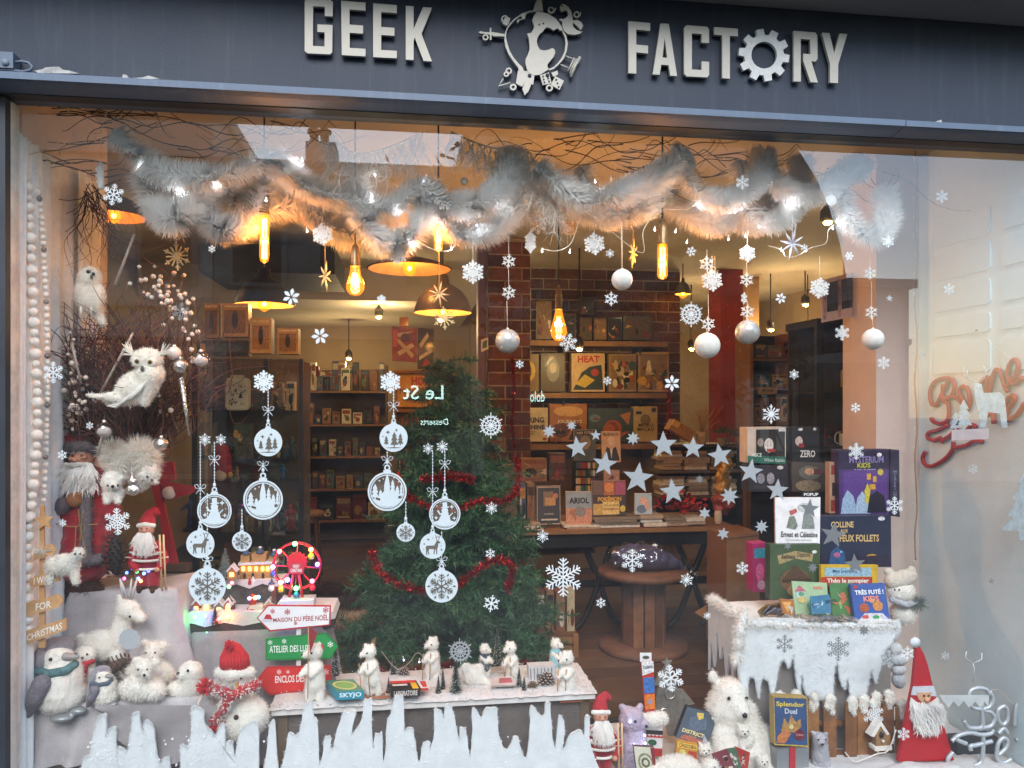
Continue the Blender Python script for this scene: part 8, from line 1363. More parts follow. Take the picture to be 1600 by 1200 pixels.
pbox('mini_box', 'slim beige box of red icons beside the purple game', 'box', (1296, 722, 1309, 802), .66, .04, '#b08c74', [('r', .2, .06, .8, .24, '#9c3428'), ('r', .3, .4, .7, .66, '#3c2c28'), ('r', .15, .74, .85, .96, '#8c3428')])
pbox('game_box', 'dark navy COLLINE AUX FEUX FOLLETS game box', 'game box', ((1282, 807), (1392, 806), (1393, 886), (1283, 886)), .56, .06, '#242a44', [('p', [(.1, .98), (.14, .7), (.22, .6), (.32, .68), (.36, .98)], '#2f5a86'), ('e', .22, .76, .05, .05, '#b86a9a'), ('e', .28, .7, .015, .02, '#8fd0ff'), ('e', .72, .88, .12, .14, '#c8963a'), ('e', .6, .95, .2, .1, '#7a4a38'), ('p', [(.36, .98), (.5, .8), (.95, .75), (.98, .98)], '#2c2438'), ('e', .86, .05, .05, .04, '#e6e4e8')], [('COLLINE', .14, .1, .46, .22, '#d5b478', .03), ('AUX', .27, .25, .38, .32, '#d5b478', .02), ('FEUX FOLLETS', .26, .36, .82, .5, '#d5b478', .03)], '#3a3850')
pbox('picture_book', 'white picture book titled Ernest et Célestine', 'book', ((1211, 777), (1282, 777), (1281, 850), (1212, 849)), .5, .012, '#e9e6e6', [('p', [(.24, .66), (.3, .42), (.42, .4), (.5, .62), (.44, .7)], '#7d8578'), ('p', [(.58, .68), (.62, .42), (.72, .3), (.84, .44), (.88, .68)], '#868c86'), ('p', [(.3, .3), (.46, .24), (.48, .32), (.34, .4)], '#b8564c'), ('e', .64, .22, .16, .1, '#c9cac8')], [('Ernest et Célestine', .12, .74, .94, .86, '#2a2626'), ('les nouvelles aventures', .24, .9, .8, .935, '#8a8686', 0)], '#c9a89c', lean=.03)
pbox('black_label', 'black rounded POPUP label above the white picture book', 'label', (1253, 769, 1281, 776), .53, .01, '#0e0c0c', (), [('POPUP', .1, .15, .9, .85, '#e8e6e4', .03)])
pbox('game_box', 'green game box with a checked detective cap', 'game box', ((1203, 851), (1282, 850), (1279, 935), (1203, 937)), .47, .05, '#46583a', [('p', [(.14, .2), (.5, .12), (.86, .18), (.84, .32), (.5, .26), (.18, .36)], '#b09a6c'), ('e', .5, .66, .3, .22, '#7a5a3c'), ('p', [(.22, .66), (.5, .36), (.8, .64)], '#5c4330'), ('r', .24, .64, .84, .7, '#4a3626'), ('e', .58, .84, .24, .12, '#b5875a'), ('e', .88, .14, .05, .03, '#e8e6e2')], [('Animaux', .22, .17, .5, .26, '#3c3020'), ('Détective', .54, .14, .8, .23, '#3c3020', 0)], '#3a4632')
pbox('picture_book', 'yellow and red book titled Théo le pompier', 'book', ((1283, 883), (1372, 883), (1371, 915), (1283, 915)), .43, .02, '#d8b02c', [('r', .06, .12, .88, .55, '#9fc0d0'), ('r', 0, .58, .9, 1, '#bf3a2a')], [('Mes premiers', .2, .2, .62, .42, '#2f5d8a'), ('Théo le pompier', .1, .64, .84, .92, '#f2ead8', .03)])
pbox('comic', 'pale green children book leaning at the front of the stand', 'comic', ((1237, 908), (1292, 911), (1296, 962), (1243, 962)), .38, .006, '#a9c49a', [('p', [(.04, .3), (.2, .1), (.38, .28)], '#c2697a'), ('r', .1, .3, .32, .6, '#b9d4dc'), ('r', .6, .12, .86, .2, '#d08a6a'), ('e', .6, .7, .24, .2, '#7cae88')]+abstract(2, ('#6fa37c', '#8ab8c0', '#d8c078'), 6), (), lean=.03)
pbox('sticker_pack', 'blue foil sticker pack in front of the pale green book', 'card packet', ((1266, 932), (1296, 929), (1299, 958), (1268, 960)), .34, .004, '#4a86a8', abstract(5, ('#8fc0d8', '#2c5a7c', '#d0e0e8'), 7))
pbox('comic', 'dark green comic behind the blue one', 'comic', ((1296, 912), (1332, 911), (1336, 965), (1301, 962)), .37, .006, '#4c7d44', abstract(6, ('#8cb86a', '#d8dcd0', '#c86a4a', '#2e5a34'), 9), (), lean=.03)
pbox('game_box', 'blue TRÈS FUTÉ KIDS game box at the front of the stand', 'game box', ((1329, 914), (1382, 912), (1391, 970), (1337, 973)), .33, .02, '#3557a0', [('e', .3, .62, .14, .12, '#b0552f'), ('e', .7, .58, .15, .14, '#cf8a4a'), ('e', .55, .44, .07, .06, '#d8b04a'), ('p', [(.06, .96), (.3, .76), (.8, .78), (.97, .96)], '#c9c4cc'), ('e', .3, .86, .1, .05, '#c24c46'), ('e', .6, .88, .1, .05, '#3a9a5a'), ('e', .12, .06, .06, .05, '#c83a3a')], [('TRÈS FUTÉ !', .08, .12, .92, .27, '#eef0f4', .03), ('KIDS', .3, .31, .76, .46, '#e58a7a', .04)], lean=.03)
pbox('foil_bag', 'crinkled orange foil bag glinting on the fleece', 'bag', ((1219, 936), (1240, 938), (1241, 962), (1222, 958)), .36, .012, '#b8743a', [('p', [(.1, .2), (.8, .1), (.5, .9)], '#f0b060'), ('p', [(.5, .3), (.95, .5), (.8, .95)], '#d8d0c8')])
t = T('card_fan', 'fanned card packs lying in front of the children books', 'card packs', P(1300, 972, .32)); r2 = random.Random(8)
for i in range(12): MB().box(P(1256+i*6.5, 967+r2.uniform(-3, 3), .32), (.06, .07, .003), Matrix.Rotation(r2.uniform(-1, 1), 3, 'Z') @ Matrix.Rotation(r2.uniform(-.3, .3), 3, 'Y')).build('card_pack', mat(r2.choice(('#8a7a6c', '#b0a498', '#6a4c44', '#70747c')), .35, metal=.2), t)
# figure boxes behind
def figbox(lb, r, Y, c, items, texts=(), side=None): return pbox('figure_box', lb, 'figure box', r, Y, .1, c, items, texts, side, 'boxed figures beside the table')
figbox('figure box with green White Rabbit band and window', ((1168, 668), (1228, 667), (1228, 725), (1168, 723)), .95, '#c9b6a4', [('r', .22, .06, .97, .8, '#2a2524'), ('r', 0, .8, 1, 1, '#2f6b58'), ('e', .55, .5, .12, .2, '#d8d0c8'), ('r', .5, .6, .72, .68, '#b03838'), ('e', .33, .42, .08, .12, '#9a8c80'), ('r', .8, .02, .98, .12, '#dcd8d2')], [('ALICE', .1, .72, .36, .82, '#dfeae4'), ('White Rabbit', .42, .86, .96, .95, '#cfe0d8', 0)])
figbox('black figure box lettered ZERO', ((1231, 668), (1280, 667), (1280, 722), (1231, 722)), .95, '#1c191c', [('e', .35, .4, .12, .14, '#c8b8b0'), ('r', .34, .46, .52, .58, '#8c3030'), ('e', .4, .06, .08, .04, '#e2dfda'), ('e', .85, .06, .05, .04, '#d8d4d0')], [('ZERO', .38, .66, .86, .86, '#d8d2ca', .02)])
figbox('dark figure box under the White Rabbit one', ((1170, 728), (1231, 726), (1231, 768), (1171, 768)), .92, '#2a262c', [('e', .3, .5, .1, .2, '#8a8890'), ('e', .55, .5, .1, .22, '#9a949c'), ('e', .8, .1, .08, .07, '#dcd8d4'), ('r', .1, .75, .9, .9, '#3c363c')])
figbox('clear front figure box holding a hooded figure', ((1236, 722), (1292, 724), (1294, 768), (1238, 768)), .9, '#4a4038', [('e', .5, .35, .3, .25, '#6a665e'), ('e', .5, .3, .14, .12, '#c09070'), ('e', .45, .8, .36, .2, '#8a7a62'), ('r', .62, .2, .9, .4, '#5a3430')])
pbox('pink_game', 'bright pink game box on the shelf beside the stand', 'game box', ((1176, 850), (1198, 848), (1198, 925), (1177, 925)), .8, .08, '#b02c6a', [('e', .5, .6, .3, .2, '#e06a9c'), ('r', .1, .1, .9, .3, '#3a9ab0'), ('e', .6, .85, .3, .1, '#d8a4b8')])
pbox('poster', 'window poster with pink frame and skyline panels above the dark cabinet', 'poster', ((1283, 438), (1367, 417), (1367, 489), (1284, 504)), 1.0, .004, '#d8b8aa', [('r', .1+.27*i, .1, .32+.27*i, .78, c) for i, c in enumerate(('#4a4c58', '#5a6470', '#6a7690'))]+[('r', .1+.27*i, .6, .32+.27*i, .78, '#3a3430') for i in range(3)]+[('r', .03+.27*i, .08, .085+.27*i, .95, '#c09a8c') for i in range(4)], [('TU', .03, .2, .08, .5, '#6a5a54'), ('LA ON', .3, .2, .35, .7, '#6a5a54'), ('LA ON', .57, .2, .62, .7, '#6a5a54')])
# snow bear and pebble string beside the pier
Y = .4; k = K(1410, Y); t = T('snowman_toy', 'grey white felt snowman with knitted hat at the reveal', 'toy snowman', P(1412, 985, Y)); blob('body', plush, t, [('e', (1411, 958, 0), (20, 18, 16)), ('e', (1404, 922, 4), (22, 17, 17))], Y, k, 2, 4, (1300, 3, .8), fur)
blob('hat', mat('#d3cabb', .95, var=.15, scale=60, bump=.8, bscale=200), t, [('c', [(1392, 908, 4), (1408, 902, 6), (1420, 900, 2)], [13, 14, 12]), ('e', (1388, 893, 0), (8, 6, 5)), ('e', (1424, 892, 0), (8, 8, 5))], Y, k, 1.8, 3); blob('scarf', mat('#a8aaae', .95, var=.3, scale=50), t, [('c', [(1386, 934, 12), (1404, 940, 20), (1424, 936, 14)], [5, 5, 5])], Y, k, 1.6, 2)
for x in (1386, 1393): dot(t, 'eye', x, 917, 1.5, Y, 19, k)
b = MB()
for i in range(140): a = P(1423, 938, Y)+V(0, -18*k, 0); b.tube([a, a+V(rw.gauss(0, 1), rw.gauss(-.2, .4), rw.gauss(0, 1)).normalized()*15*k*rw.uniform(.6, 1.1)], [.5*k, .25*k], 3)
b.build('fir_sprig', mat('#6c7670', .8), t)
t = T('pebble_string', 'string of white felt covered pebbles hanging beside the fleece', 'ornament', P(1408, 1075, .35))
for x, y, rx, ry in ((1398, 985, 10, 18), (1398, 1014, 12, 10), (1404, 1030, 14, 10), (1404, 1046, 12, 9), (1404, 1063, 11, 13)): MB().ell(P(x, y, .35), (rx*K(x, .35), rx*K(x, .35)*.8, ry*K(x, .35)), 12, 8, Matrix.Rotation(rw.uniform(-.3, .3), 3, 'Y')).build('pebble', mat('#c4c6c8', .9, var=.15, scale=20, bump=.6), t)
MB().tube([P(1398, 970, .35), P(1404, 1075, .35)], .002, 4).build('thread', cord, t)
# picket fence with snowy tips, birdhouse
Y = .24; pf = T('picket_fence', 'brown wooden picket fence with snow tipped posts below the fleece', 'fence', P(1320, 1195, Y)); pk_ = [mat(c, .75, var=.3, scale=12, bump=.3) for c in ('#8a5a32', '#7a4d2a', '#96663a')]
for i, (x, yt, w_) in enumerate(((1218, 1082, 9), (1244, 1080, 9), (1271, 1085, 9), (1297, 1088, 10), (1330, 1090, 9), (1349, 1087, 9), (1368, 1083, 9), (1388, 1080, 9), (1408, 1095, 7))):
    pk2 = MB().ppoly([(x-w_, 1198), (x-w_, yt+12), (x, yt), (x+w_, yt+12), (x+w_, 1198)], Y+.012*(i % 2), .012).build('picket', pk_[i % 3], pf); blob('snow_tip', plush, pk2, [('e', (x, yt+5, 1), (w_*.85, 8, 6)), ('e', (x+rw.uniform(-3, 3), yt+14, 2), (w_*.95, 7, 4)), ('e', (x+rw.uniform(-4, 4), yt+22, 2), (w_*.45, 7, 3))], Y+.012*(i % 2)+.004, K(x, Y), 1.6, 2, (260, 2.5, .9), fur, 2)
for y in (1125, 1172): MB().ppoly([(1206, y), (1416, y+2), (1416, y+10), (1206, y+8)], Y+.026, .012).build('rail', pk_[1], pf)
Y = .2; t = T('birdhouse', 'tiny white and brown birdhouse before the picket fence', 'birdhouse', P(1380, 1172, Y)); MB().ppoly([(1369, 1168), (1369, 1146), (1377, 1132), (1391, 1148), (1392, 1167)], Y, .03).build('house', mat('#9a744c', .7, var=.2), t); rf_ = MB(); rf_.ppoly([(1360, 1150), (1376, 1126), (1379, 1130), (1366, 1152)], Y-.006, .042); rf_.ppoly([(1376, 1126), (1390, 1147), (1386, 1149), (1374, 1131)], Y-.0055, .041); rf_.build('roof', plush, t); dot(t, 'entrance', 1377, 1148, 4, Y, 0.3, K(1377, Y), mat('#1d1410'), 1.3); MB().ppoly([(1367, 1168), (1394, 1166), (1394, 1172), (1368, 1174)], Y-.01, .05).build('floor', plush, t); dot(t, 'perch', 1378, 1157, 2.4, Y, 3, K(1378, Y), plush)
fairy('white and black fairy light cable curling at the fence foot', [(1320, 1175), (1335, 1190), (1350, 1186), (1370, 1178), (1388, 1172), (1400, 1140)], .17, [(1345, 1184), (1372, 1178), (1395, 1160)], mat('#e6e2da', .5), cw, .0025)
pbox('game_box', 'blue gold edged Splendor Duel game box before the fence', 'game box', ((1208, 1088), (1261, 1090), (1263, 1167), (1210, 1164)), .17, .04, '#33507c', [('r', 0, 0, 1, .02, '#c9a84a'), ('r', 0, .97, 1, 1, '#c9a84a'), ('r', 0, 0, .025, 1, '#c9a84a'), ('r', .975, 0, 1, 1, '#c9a84a'), ('p', [(.2, .7), (.3, .42), (.42, .55), (.5, .36), (.64, .5), (.78, .44), (.8, .6), (.6, .72)], '#b58a52'), ('p', [(.05, .95), (.1, .8), (.3, .66), (.5, .74), (.3, .95)], '#c77a4a'), ('e', .74, .76, .15, .11, '#7a2430'), ('e', .5, .6, .06, .05, '#e6cf90')], [('Splendor', .07, .09, .9, .22, '#d9c255', .03), ('Duel', .32, .23, .68, .34, '#cdd3dc', .02), ('2 joueurs', .63, .73, .85, .79, '#e0c0c0', 0)], '#a88c4a')
t = T('gift_box', 'silver lace gift box with red ribbon below the Splendor box', 'gift', P(1240, 1212, .16)); MB().bounds(P(1214, 1190, .16).x, P(1264, 1190, .16).x, .16, .24, -.012, P(1240, 1170, .16).z).build('box', silvd, t); MB().bounds(P(1234, 1190, .155).x, P(1243, 1190, .155).x, .155, .162, -.01, P(1240, 1169, .155).z).build('ribbon', redk, t)
acr = mat('#c9c6cc', .2, var=.1, bump=.8, bscale=60, trans=.35); lil = mat('#c4b4c8', .3, var=.15, bump=.8, bscale=80, trans=.2)
Y = .2; k = K(1280, Y); t = T('acrylic_bear', 'standing clear acrylic bear beside the gift', 'acrylic bear', P(1281, 1205, Y)); blob('body', acr, t, [('c', [(1281, 1162, 0), (1282, 1200, 0)], [13, 16]), ('e', (1279, 1154, 3), (13, 12, 11)), ('e', (1270, 1145, 0), (4, 4, 3)), ('e', (1291, 1146, 0), (4, 4, 3)), ('e', (1277, 1156, 13), (5, 4, 4))], Y, k, 1.8, 3, warp=1.5); dot(t, 'nose', 1276, 1156, 2.2, Y, 17, k)
for x in (1272, 1284): dot(t, 'eye', x, 1150, 1.3, Y, 13, k)
# ------------------------------------------------------------------ floor group between shelf and stand
knit_santa('small Santa doll in striped jumper at the end of the felt strip', 937, 1218, .24, 1.0)
Y = .3; k = K(988, Y); t = T('acrylic_bear', 'lilac acrylic bear with tiny lights beside the tall card box', 'acrylic bear', P(985, 1205, Y)); blob('body', lil, t, [('c', [(988, 1150, 0), (984, 1195, 0)], [24, 27]), ('e', (985, 1122, 5), (21, 20, 19)), ('e', (1001, 1126, 14), (9, 8, 8)), ('e', (972, 1105, 0), (6, 6, 5)), ('e', (1000, 1104, 0), (6, 6, 5))], Y, k, 2.4, 4, warp=2); dot(t, 'eye', 986, 1118, 2.2, Y, 23, k); dot(t, 'nose', 1003, 1126, 2.4, Y, 22, k)
for x, y in ((977, 1117), (999, 1138), (1000, 1150), (992, 1156), (983, 1153)): dot(t, 'tiny_light', x, y, 1.6, Y, 26, k, led)
pbox('card_box', 'tall slim red white and orange POKÉMON card box', 'card box', ((1002, 1034), (1021, 1033), (1024, 1115), (1008, 1117)), .3, .02, '#c23028', [('r', 0, 0, 1, .16, '#e9e6e4'), ('p', [(0, .16), (1, .16), (1, .2), (0, .26)], '#e9e6e4'), ('r', .05, .3, 1, .6, '#3f74b8'), ('r', .05, .62, 1, .9, '#e07a2a'), ('e', .55, .76, .2, .05, '#8a96b0'), ('r', 0, .92, 1, 1, '#a8242a')], [('POKÉMON', .1, .06, .92, .13, '#5a5a66', .02), ('CARTES', .18, .94, .82, .985, '#f0e8e0', .02)], '#a82a24')
MB_h = pbox('hang_tab', 'white cardboard hang tab on the tall card box', 'hang tab', (1000, 1020, 1018, 1034), .302, .002, '#eceae8', [('e', .5, .5, .3, .2, '#5a5048')])
Y = .45; k = K(1050, Y); t = T('silver_tree', 'small silver metal tree with star and candle hole', 'metal tree', P(1050, 1150, Y)); mt_ = mat('#a8a49c', .35, metal=.6, var=.2, scale=30, bump=.3); MB().ppoly([(1042, 1038), (1046, 1048), (1060, 1078), (1068, 1078), (1086, 1100), (1070, 1103), (1064, 1150), (1044, 1150), (1036, 1115), (1024, 1112), (1026, 1085), (1030, 1072), (1022, 1070), (1036, 1048)], Y, .02).build('tree', mt_, t); MB().ppoly(star(1043, 1036, 9, 5, .45, -8), Y-.004, .01).build('star', mt_, t)
for x, y in ((1047, 1084), (1038, 1115)): MB().tube([P(x+7*math.cos(a*.52), y+8*math.sin(a*.52), Y-.004) for a in range(13)], .004, 6, False).build('hole_rim', mat('#d8d4cc', .2, metal=.8), t)
pbox('gift_tin', 'white and red tin with green snowflake beside the lilac bear', 'tin', ((1004, 1132), (1036, 1134), (1034, 1182), (1008, 1180)), .3, .06, '#e4dedc', [('r', 0, .16, 1, .3, '#2c2624'), ('p', [(0, .3), (.1, .36), (.2, .3), (.3, .36), (.4, .3), (.5, .36), (.6, .3), (.7, .36), (.8, .3), (.9, .36), (1, .3), (1, .4), (0, .4)], '#b82a2c'), ('e', .45, .56, .24, .1, '#2f5a40'), ('r', 0, .74, 1, 1, '#b42c2e')])
k = K(1020, .28); t = T('stocking_cuff', 'fluffy white cuff above the tin', 'plush cuff', P(1020, 1134, .3)); blob('cuff', plush, t, [('c', [(1006, 1124, 0), (1020, 1122, 4), (1034, 1122, 0)], [10, 11, 10])], .3, k, 1.8, 3, (700, 3, .8), fur)
pbox('game_box', 'cream swirl patterned card box lying at the glass', 'game box', ((990, 1166), (1022, 1168), (1026, 1212), (996, 1210)), .12, .02, '#d8d2bc', [('e', .5, .55, .38, .34, '#8a8a68'), ('e', .5, .55, .3, .26, '#d8d2bc'), ('e', .5, .55, .22, .18, '#6a6a4c'), ('e', .5, .55, .12, .1, '#d8d2bc'), ('p', [(.8, 0), (1, 0), (1, 1), (.9, 1)], '#8c2f3a')], (), '#5a3a3a')
pbox('game_box', 'dark grey DISTRICT NOIR game box leaning back', 'game box', ((1074, 1104), (1122, 1118), (1104, 1168), (1056, 1152)), .24, .03, '#3a4450', [('p', [(.2, .3), (.45, .1), (.7, .2), (.8, .5), (.5, .66), (.25, .6)], '#4d586a'), ('p', [(.34, .1), (.55, .06), (.6, .22), (.46, .3), (.4, .2)], '#d0b04a'), ('e', .87, .12, .05, .04, '#dcd8d4'), ('p', [(.1, .98), (.2, .84), (.9, .84), (.96, .98)], '#a85a40')], [('DISTRICT', .1, .66, .8, .78, '#d6c48a', .03), ('NOIR', .36, .8, .6, .85, '#b8845a', .01)], '#22262c', lean=.06)
pbox('card_box', 'yellow and orange card box in front of the district game', 'card box', ((1058, 1158), (1090, 1163), (1090, 1188), (1056, 1180)), .2, .02, '#c98f34', [('r', .04, .05, .96, .4, '#e3c25a'), ('e', .3, .7, .16, .2, '#d8d080'), ('r', .55, .5, .95, .95, '#b8452a')], [('CHOCOBO', .1, .1, .9, .34, '#7a2c1a', .02)])
def big_bear(lb, X0, Y0, Y, s, cat='toy bear'):
    k = K(X0, Y); t = T('bear_toy', lb, cat, P(X0, Y0, Y)); q = lambda dx, dy, w_=0: (X0+dx*s, Y0+dy*s, w_*s)
    blob('body', plush, t, [('c', [q(0, -30), q(-3, -62)], [40*s, 30*s]), ('c', [q(-14, -74, 4), q(-12, -92, 6)], [26*s, 21*s]), ('c', [q(-10, -88, 18), q(-7, -80, 28)], [13*s, 10*s]), ('e', q(-30, -112, 0), (6*s, 8*s, 5*s)), ('e', q(8, -112, 0), (6*s, 8*s, 5*s)), ('c', [q(-24, -50, 14), q(-30, -14, 26)], [14*s, 12*s]), ('c', [q(24, -46, 14), q(34, -10, 26)], [14*s, 12*s]), ('e', q(-26, -6, 24), (20*s, 11*s, 14*s)), ('e', q(32, -6, 24), (20*s, 11*s, 14*s))], Y, k, 2.6*s, 5, (3800, 4, .9), fur)
    for dx in (-21, 0): dot(t, 'eye', X0+dx*s, Y0-95*s, 2.2*s, Y, 26*s, k)
    dot(t, 'nose', X0-7*s, Y0-79*s, 3.4*s, Y, 37*s, k); return t
big_bear('large sitting white polar bear plush beside the fence', 1152, 1200, .34, 1.28)
def small_bear(lb, X0, Y0, Y, s):
    k = K(X0, Y); t = T('bear_toy', lb, 'toy bear', P(X0, Y0, Y)); q = lambda dx, dy, w_=0: (X0+dx*s, Y0+dy*s, w_*s); blob('body', plush, t, [('e', q(0, -10), (13*s, 12*s, 11*s)), ('e', q(-6, -28, 4), (10*s, 9*s, 9*s)), ('e', q(-9, -26, 12), (5*s, 4*s, 4*s)), ('e', q(-13, -36), (3*s, 3*s, 2*s)), ('e', q(1, -36), (3*s, 3*s, 2*s)), ('c', [q(-8, -6, 6), q(-10, 0, 10)], [5*s, 4*s])], Y, k, 1.6*s, 3, (900, 2.6, .7), fur)
    for dx in (-11, -3): dot(t, 'eye', X0+dx*s, Y0-30*s, 1.3*s, Y, 13*s, k)
    dot(t, 'nose', X0-9*s, Y0-27*s, 1.6*s, Y, 16*s, k)
small_bear('bear cub toy sitting on the lap of the large bear', 1166, 1166, .22, .95); small_bear('bear cub toy peeping beside the district game', 1106, 1196, .2, .95); small_bear('bear cub toy low at the foot of the gift', 1196, 1212, .16, .9)
Y = .13; k = K(1065, Y); t = T('bear_toy', 'white polar bear plush lying flat at the glass', 'toy bear', P(1065, 1215, Y)); blob('body', plush, t, [('e', (1058, 1202, 0), (38, 20, 22)), ('e', (1108, 1195, 6), (13, 12, 12)), ('e', (1024, 1206, 0), (16, 14, 14))], Y, k, 2.4, 4, (2200, 3.5, .8), fur); dot(t, 'eye', 1110, 1191, 1.5, Y, 17, k)
for i, (pq, c, lb) in enumerate((((( 1112, 1178), (1136, 1170), (1150, 1204), (1124, 1208)), '#7c3a44', 'dark red trading card pack leaning at the glass'), (((1136, 1170), (1150, 1168), (1160, 1204), (1148, 1206)), '#4f6a52', 'green trading card pack between two red ones'), (((1148, 1166), (1172, 1176), (1168, 1206), (1152, 1204)), '#a8352f', 'bright red trading card pack at the glass'))):
    pbox('trading_pack', lb, 'card packet', pq, .12+.012*i, .004, c, abstract(40+i, ('#d8cfc8', '#2a2226', '#b8743a', '#c9a8a0'), 8), (), None)
tag(MB().ppoly([(1098, 1160), (1100, 1148), (1107, 1160)], .2, .003).build('foil_shard', silv), 'small silver foil shard behind the cub', 'foil')
# red paper gnome
Y = .14; t = T('paper_gnome', 'flat red wooden gnome with fluffy white beard', 'gnome', P(1448, 1190, Y)); redw = mat('#b3121f', .6, var=.08, scale=10); MB().ppoly([(1404, 1190), (1420, 1105), (1427, 1072), (1432, 1020), (1430, 1008), (1437, 1010), (1444, 1022), (1450, 1040), (1458, 1072), (1466, 1104), (1491, 1188)], Y, .02).build('body', redw, t)
MB().ppoly([(1424, 1086), (1427, 1073), (1459, 1072), (1464, 1088)], Y-.004, .004).build('hat_band', mat('#c9ccd4', .9, bump=.4), t); MB().ppoly([(1432, 1082), (1456, 1082), (1454, 1092), (1448, 1099), (1442, 1099), (1435, 1092)], Y-.005, .004).build('face', mat('#cf9c78', .7), t); dot(t, 'nose', 1446, 1092, 4, Y, 4, K(1446, Y), mat('#d2a07e', .6))
for x in (1442, 1449): dot(t, 'eye', x, 1086, 1.6, Y, 3, K(x, Y))
MB().ppoly([(1422+0, 1100), (1424, 1090), (1434, 1098), (1446, 1102), (1458, 1096), (1466, 1090), (1472, 1112), (1470, 1126), (1460, 1142), (1446, 1147), (1434, 1140), (1424, 1124)], Y-.006, .005).build('beard_pad', plush, t); hairs(t, 'beard', beard, [(1446, 1104, 22, 8, 3), (1446, 1120, 22, 8, 4), (1446, 1132, 14, 6, 4), (1430, 1108, 6, 10, 3), (1464, 1108, 6, 10, 3)], Y, K(1446, Y), 1500, 15, 1.4, .5)
MB().cyl(P(1430, 1004, Y)+V(0, -.004, 0), P(1430, 1004, Y)+V(0, .008, 0), 8*K(1430, Y), n=18).build('pompon', mat('#dcdfe4', .8), t)
heap('', '', P(1330, 1190, .1).x, P(1500, 1190, .1).x, .06, .13, -.018, .035, t, 30, 8, .01, 6, snowm, 'snow_foot')
tag(MB().bounds(P(1496, 1150, .2).x, XR-.002, .2, .3, -.018, P(1540, 1158, .2).z).build('dark_base_board', mat('#3a4048', .5, var=.15)), 'dark blue grey board behind the silver script', 'board')
# script words
def ribbon(t, nm, strokes, fn, r_, m_, off, fl=.45):
    for s in strokes:
        pts = spline([fn(x, y)+off for x, y in s], 7); n = len(pts); vs_ = []; b = MB(); b.tube(pts, r_, 8); b.build(nm, m_, t)
ss = T('silver_script', 'silver glitter script sign reading Bonnes Fêtes at the window foot', 'script sign', P(1560, 1205, .1))
ribbon(ss, 'letter_stroke', [[(1546, 1085), (1540, 1077), (1527, 1075), (1516, 1080), (1513, 1095), (1520, 1106), (1534, 1108)], [(1533, 1085), (1534, 1110), (1535, 1132), (1528, 1140)], [(1546, 1080), (1551, 1092), (1546, 1104), (1535, 1109), (1548, 1113), (1554, 1122), (1548, 1134), (1534, 1137), (1514, 1137), (1506, 1126)], [(1568, 1103), (1559, 1110), (1560, 1126), (1567, 1132), (1574, 1124), (1573, 1108), (1567, 1102)], [(1585, 1134), (1587, 1108), (1592, 1099), (1600, 1104), (1603, 1134)], [(1560, 1146), (1568, 1138), (1574, 1146)], [(1487, 1158), (1498, 1149), (1516, 1145), (1534, 1148), (1548, 1146), (1552, 1140)], [(1510, 1162), (1496, 1156), (1492, 1150)], [(1517, 1172), (1516, 1166), (1526, 1164), (1550, 1158)], [(1536, 1148), (1536, 1170), (1533, 1190), (1522, 1196)], [(1560, 1180), (1572, 1168), (1574, 1157), (1567, 1153), (1559, 1164), (1558, 1184), (1566, 1192), (1580, 1186)], [(1594, 1140), (1593, 1170), (1596, 1188), (1606, 1190)], [(1587, 1156), (1606, 1150)], [(1489, 1175), (1481, 1186), (1484, 1196), (1496, 1197)]], lambda x, y: P(x, y, .12), .0095, silv, V(0, 0, 0))
MB().tube(spline([P(x, y, .13) for x, y in ((1546, 1080), (1560, 1078), (1575, 1092), (1585, 1100))], 5), .001, 4).build('wire', cw, ss)
rs = T('red_script', 'red wooden script sign reading Bonnes Fêtes on the white reveal', 'script sign', on_reveal(1500, 730)); redsc = mat('#a01a16', .55, var=.12, scale=20, bump=.2)
ribbon(rs, 'letter_stroke', [[(1487, 594), (1479, 610), (1468, 632), (1460, 630), (1458, 612), (1464, 598), (1475, 592), (1490, 592), (1496, 602), (1492, 618), (1478, 624)], [(1478, 600), (1478, 624), (1486, 632), (1486, 655), (1474, 662), (1462, 658), (1460, 652)], [(1478, 626), (1496, 620), (1508, 630), (1516, 640), (1520, 625), (1516, 608), (1508, 604), (1504, 614), (1512, 630)], [(1530, 612), (1540, 596), (1548, 590), (1546, 608), (1550, 614), (1556, 590), (1561, 578), (1568, 582), (1574, 600), (1580, 612)], [(1578, 604), (1590, 592), (1596, 572), (1590, 562), (1582, 572), (1580, 590), (1590, 600), (1604, 590)], [(1486, 664), (1470, 672), (1456, 676), (1454, 684), (1464, 688), (1474, 684)], [(1500, 668), (1490, 680), (1478, 688), (1476, 692)], [(1494, 690), (1492, 704), (1480, 718), (1462, 728), (1450, 726), (1446, 716), (1450, 706)], [(1496, 700), (1514, 696), (1526, 690), (1540, 690)], [(1516, 672), (1524, 664), (1530, 668)], [(1546, 650), (1556, 646), (1558, 662)], [(1574, 662), (1580, 640), (1590, 626), (1588, 618), (1578, 626), (1574, 646), (1580, 656), (1594, 648), (1606, 630)]], on_reveal, .0108, redsc, V(-.016, 0, 0))
MB().tube([on_reveal(1529, 516)+V(-.01, 0, 0), on_reveal(1585, 563)+V(-.012, 0, 0)], .001, 4).build('wire', cw, rs); MB().cyl(on_reveal(1530, 516), on_reveal(1530, 516)+V(-.02, 0, 0), .003, n=6).build('nail', mat('#4a4a4a', .4, metal=.6), rs)
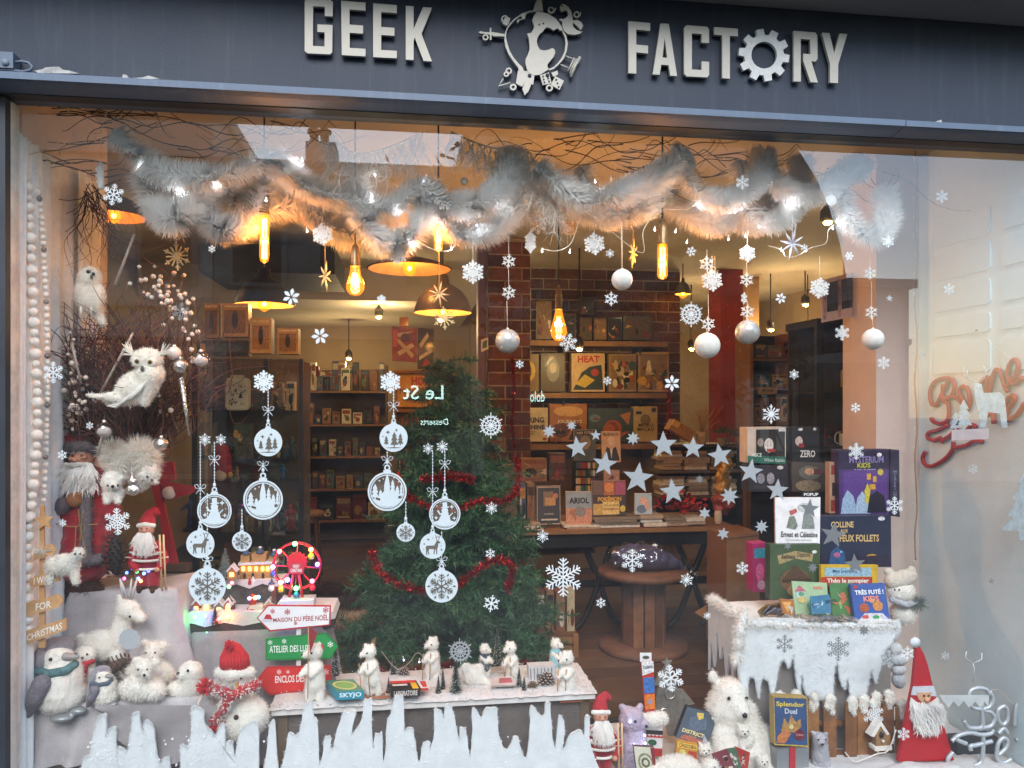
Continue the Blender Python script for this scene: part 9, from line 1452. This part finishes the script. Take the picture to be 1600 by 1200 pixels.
# reveal stickers on the glass
gs = mat('#b4bbbe', .35, metal=.3, var=.2, scale=30); ps = mat('#c4b2b0', .7, alpha=.85)
t = T('deer_sticker', 'silver reindeer and fir sticker over the red script', 'sticker', P(1540, 690, .012)); MB().ppoly([(1521, 597), (1534, 600), (1536, 614), (1562, 613), (1570, 620), (1573, 650), (1574, 668), (1566, 668), (1562, 646), (1544, 644), (1540, 668), (1532, 668), (1528, 642), (1524, 625)], .012, .001).build('deer', gs, t)
an = MB()
for pts in ([(1524, 598), (1514, 594), (1507, 586), (1505, 574)], [(1510, 590), (1505, 583)], [(1512, 592), (1511, 578)], [(1531, 598), (1538, 590), (1540, 578), (1536, 572)], [(1538, 586), (1543, 576)]): an.tube([P(x, y, .012) for x, y in pts], .0014, 5)
an.build('antlers', gs, t); MB().ppoly([(1487, 672), (1545, 669), (1545, 686), (1487, 688)], .012, .001).build('ground_strip', ps, t)
for x, y, h, w_ in ((1493, 672, 28, 16), (1506, 670, 46, 26)): MB().ppoly(tree_pp(x, y, h, w_), .0135, .001).build('fir', gs, t)
tag(MB().ppoly([(1600, 738), (1590, 756), (1594, 758), (1582, 780), (1588, 782), (1574, 806), (1582, 808), (1564, 828), (1592, 830), (1592, 844), (1604, 844), (1610, 738)], .012, .001).build('fir_sticker', gs), 'grey fir sticker at the edge of the picture', 'sticker')
t = T('deer_sticker', 'faint white reindeer and icicle sticker above the silver script', 'sticker', P(1510, 1105, .012)); an = MB()
for pts in ([(1521, 1066), (1522, 1044), (1520, 1036)], [(1520, 1036), (1508, 1028), (1510, 1018)], [(1522, 1036), (1534, 1030), (1534, 1020)]): an.tube([P(x, y, .012) for x, y in pts], .0022, 5)
an.build('antlers', mat('#d6dad8', .5), t); MB().ppoly([(1468, 1086), (1545, 1086), (1545, 1104), (1538, 1096), (1532, 1106), (1524, 1096), (1514, 1106), (1506, 1095), (1498, 1104), (1490, 1096), (1482, 1106), (1474, 1096)], .012, .001).build('icicles', mat('#d2d6d5', .5, alpha=.8), t)
for o in PEND: col.objects.link(o)
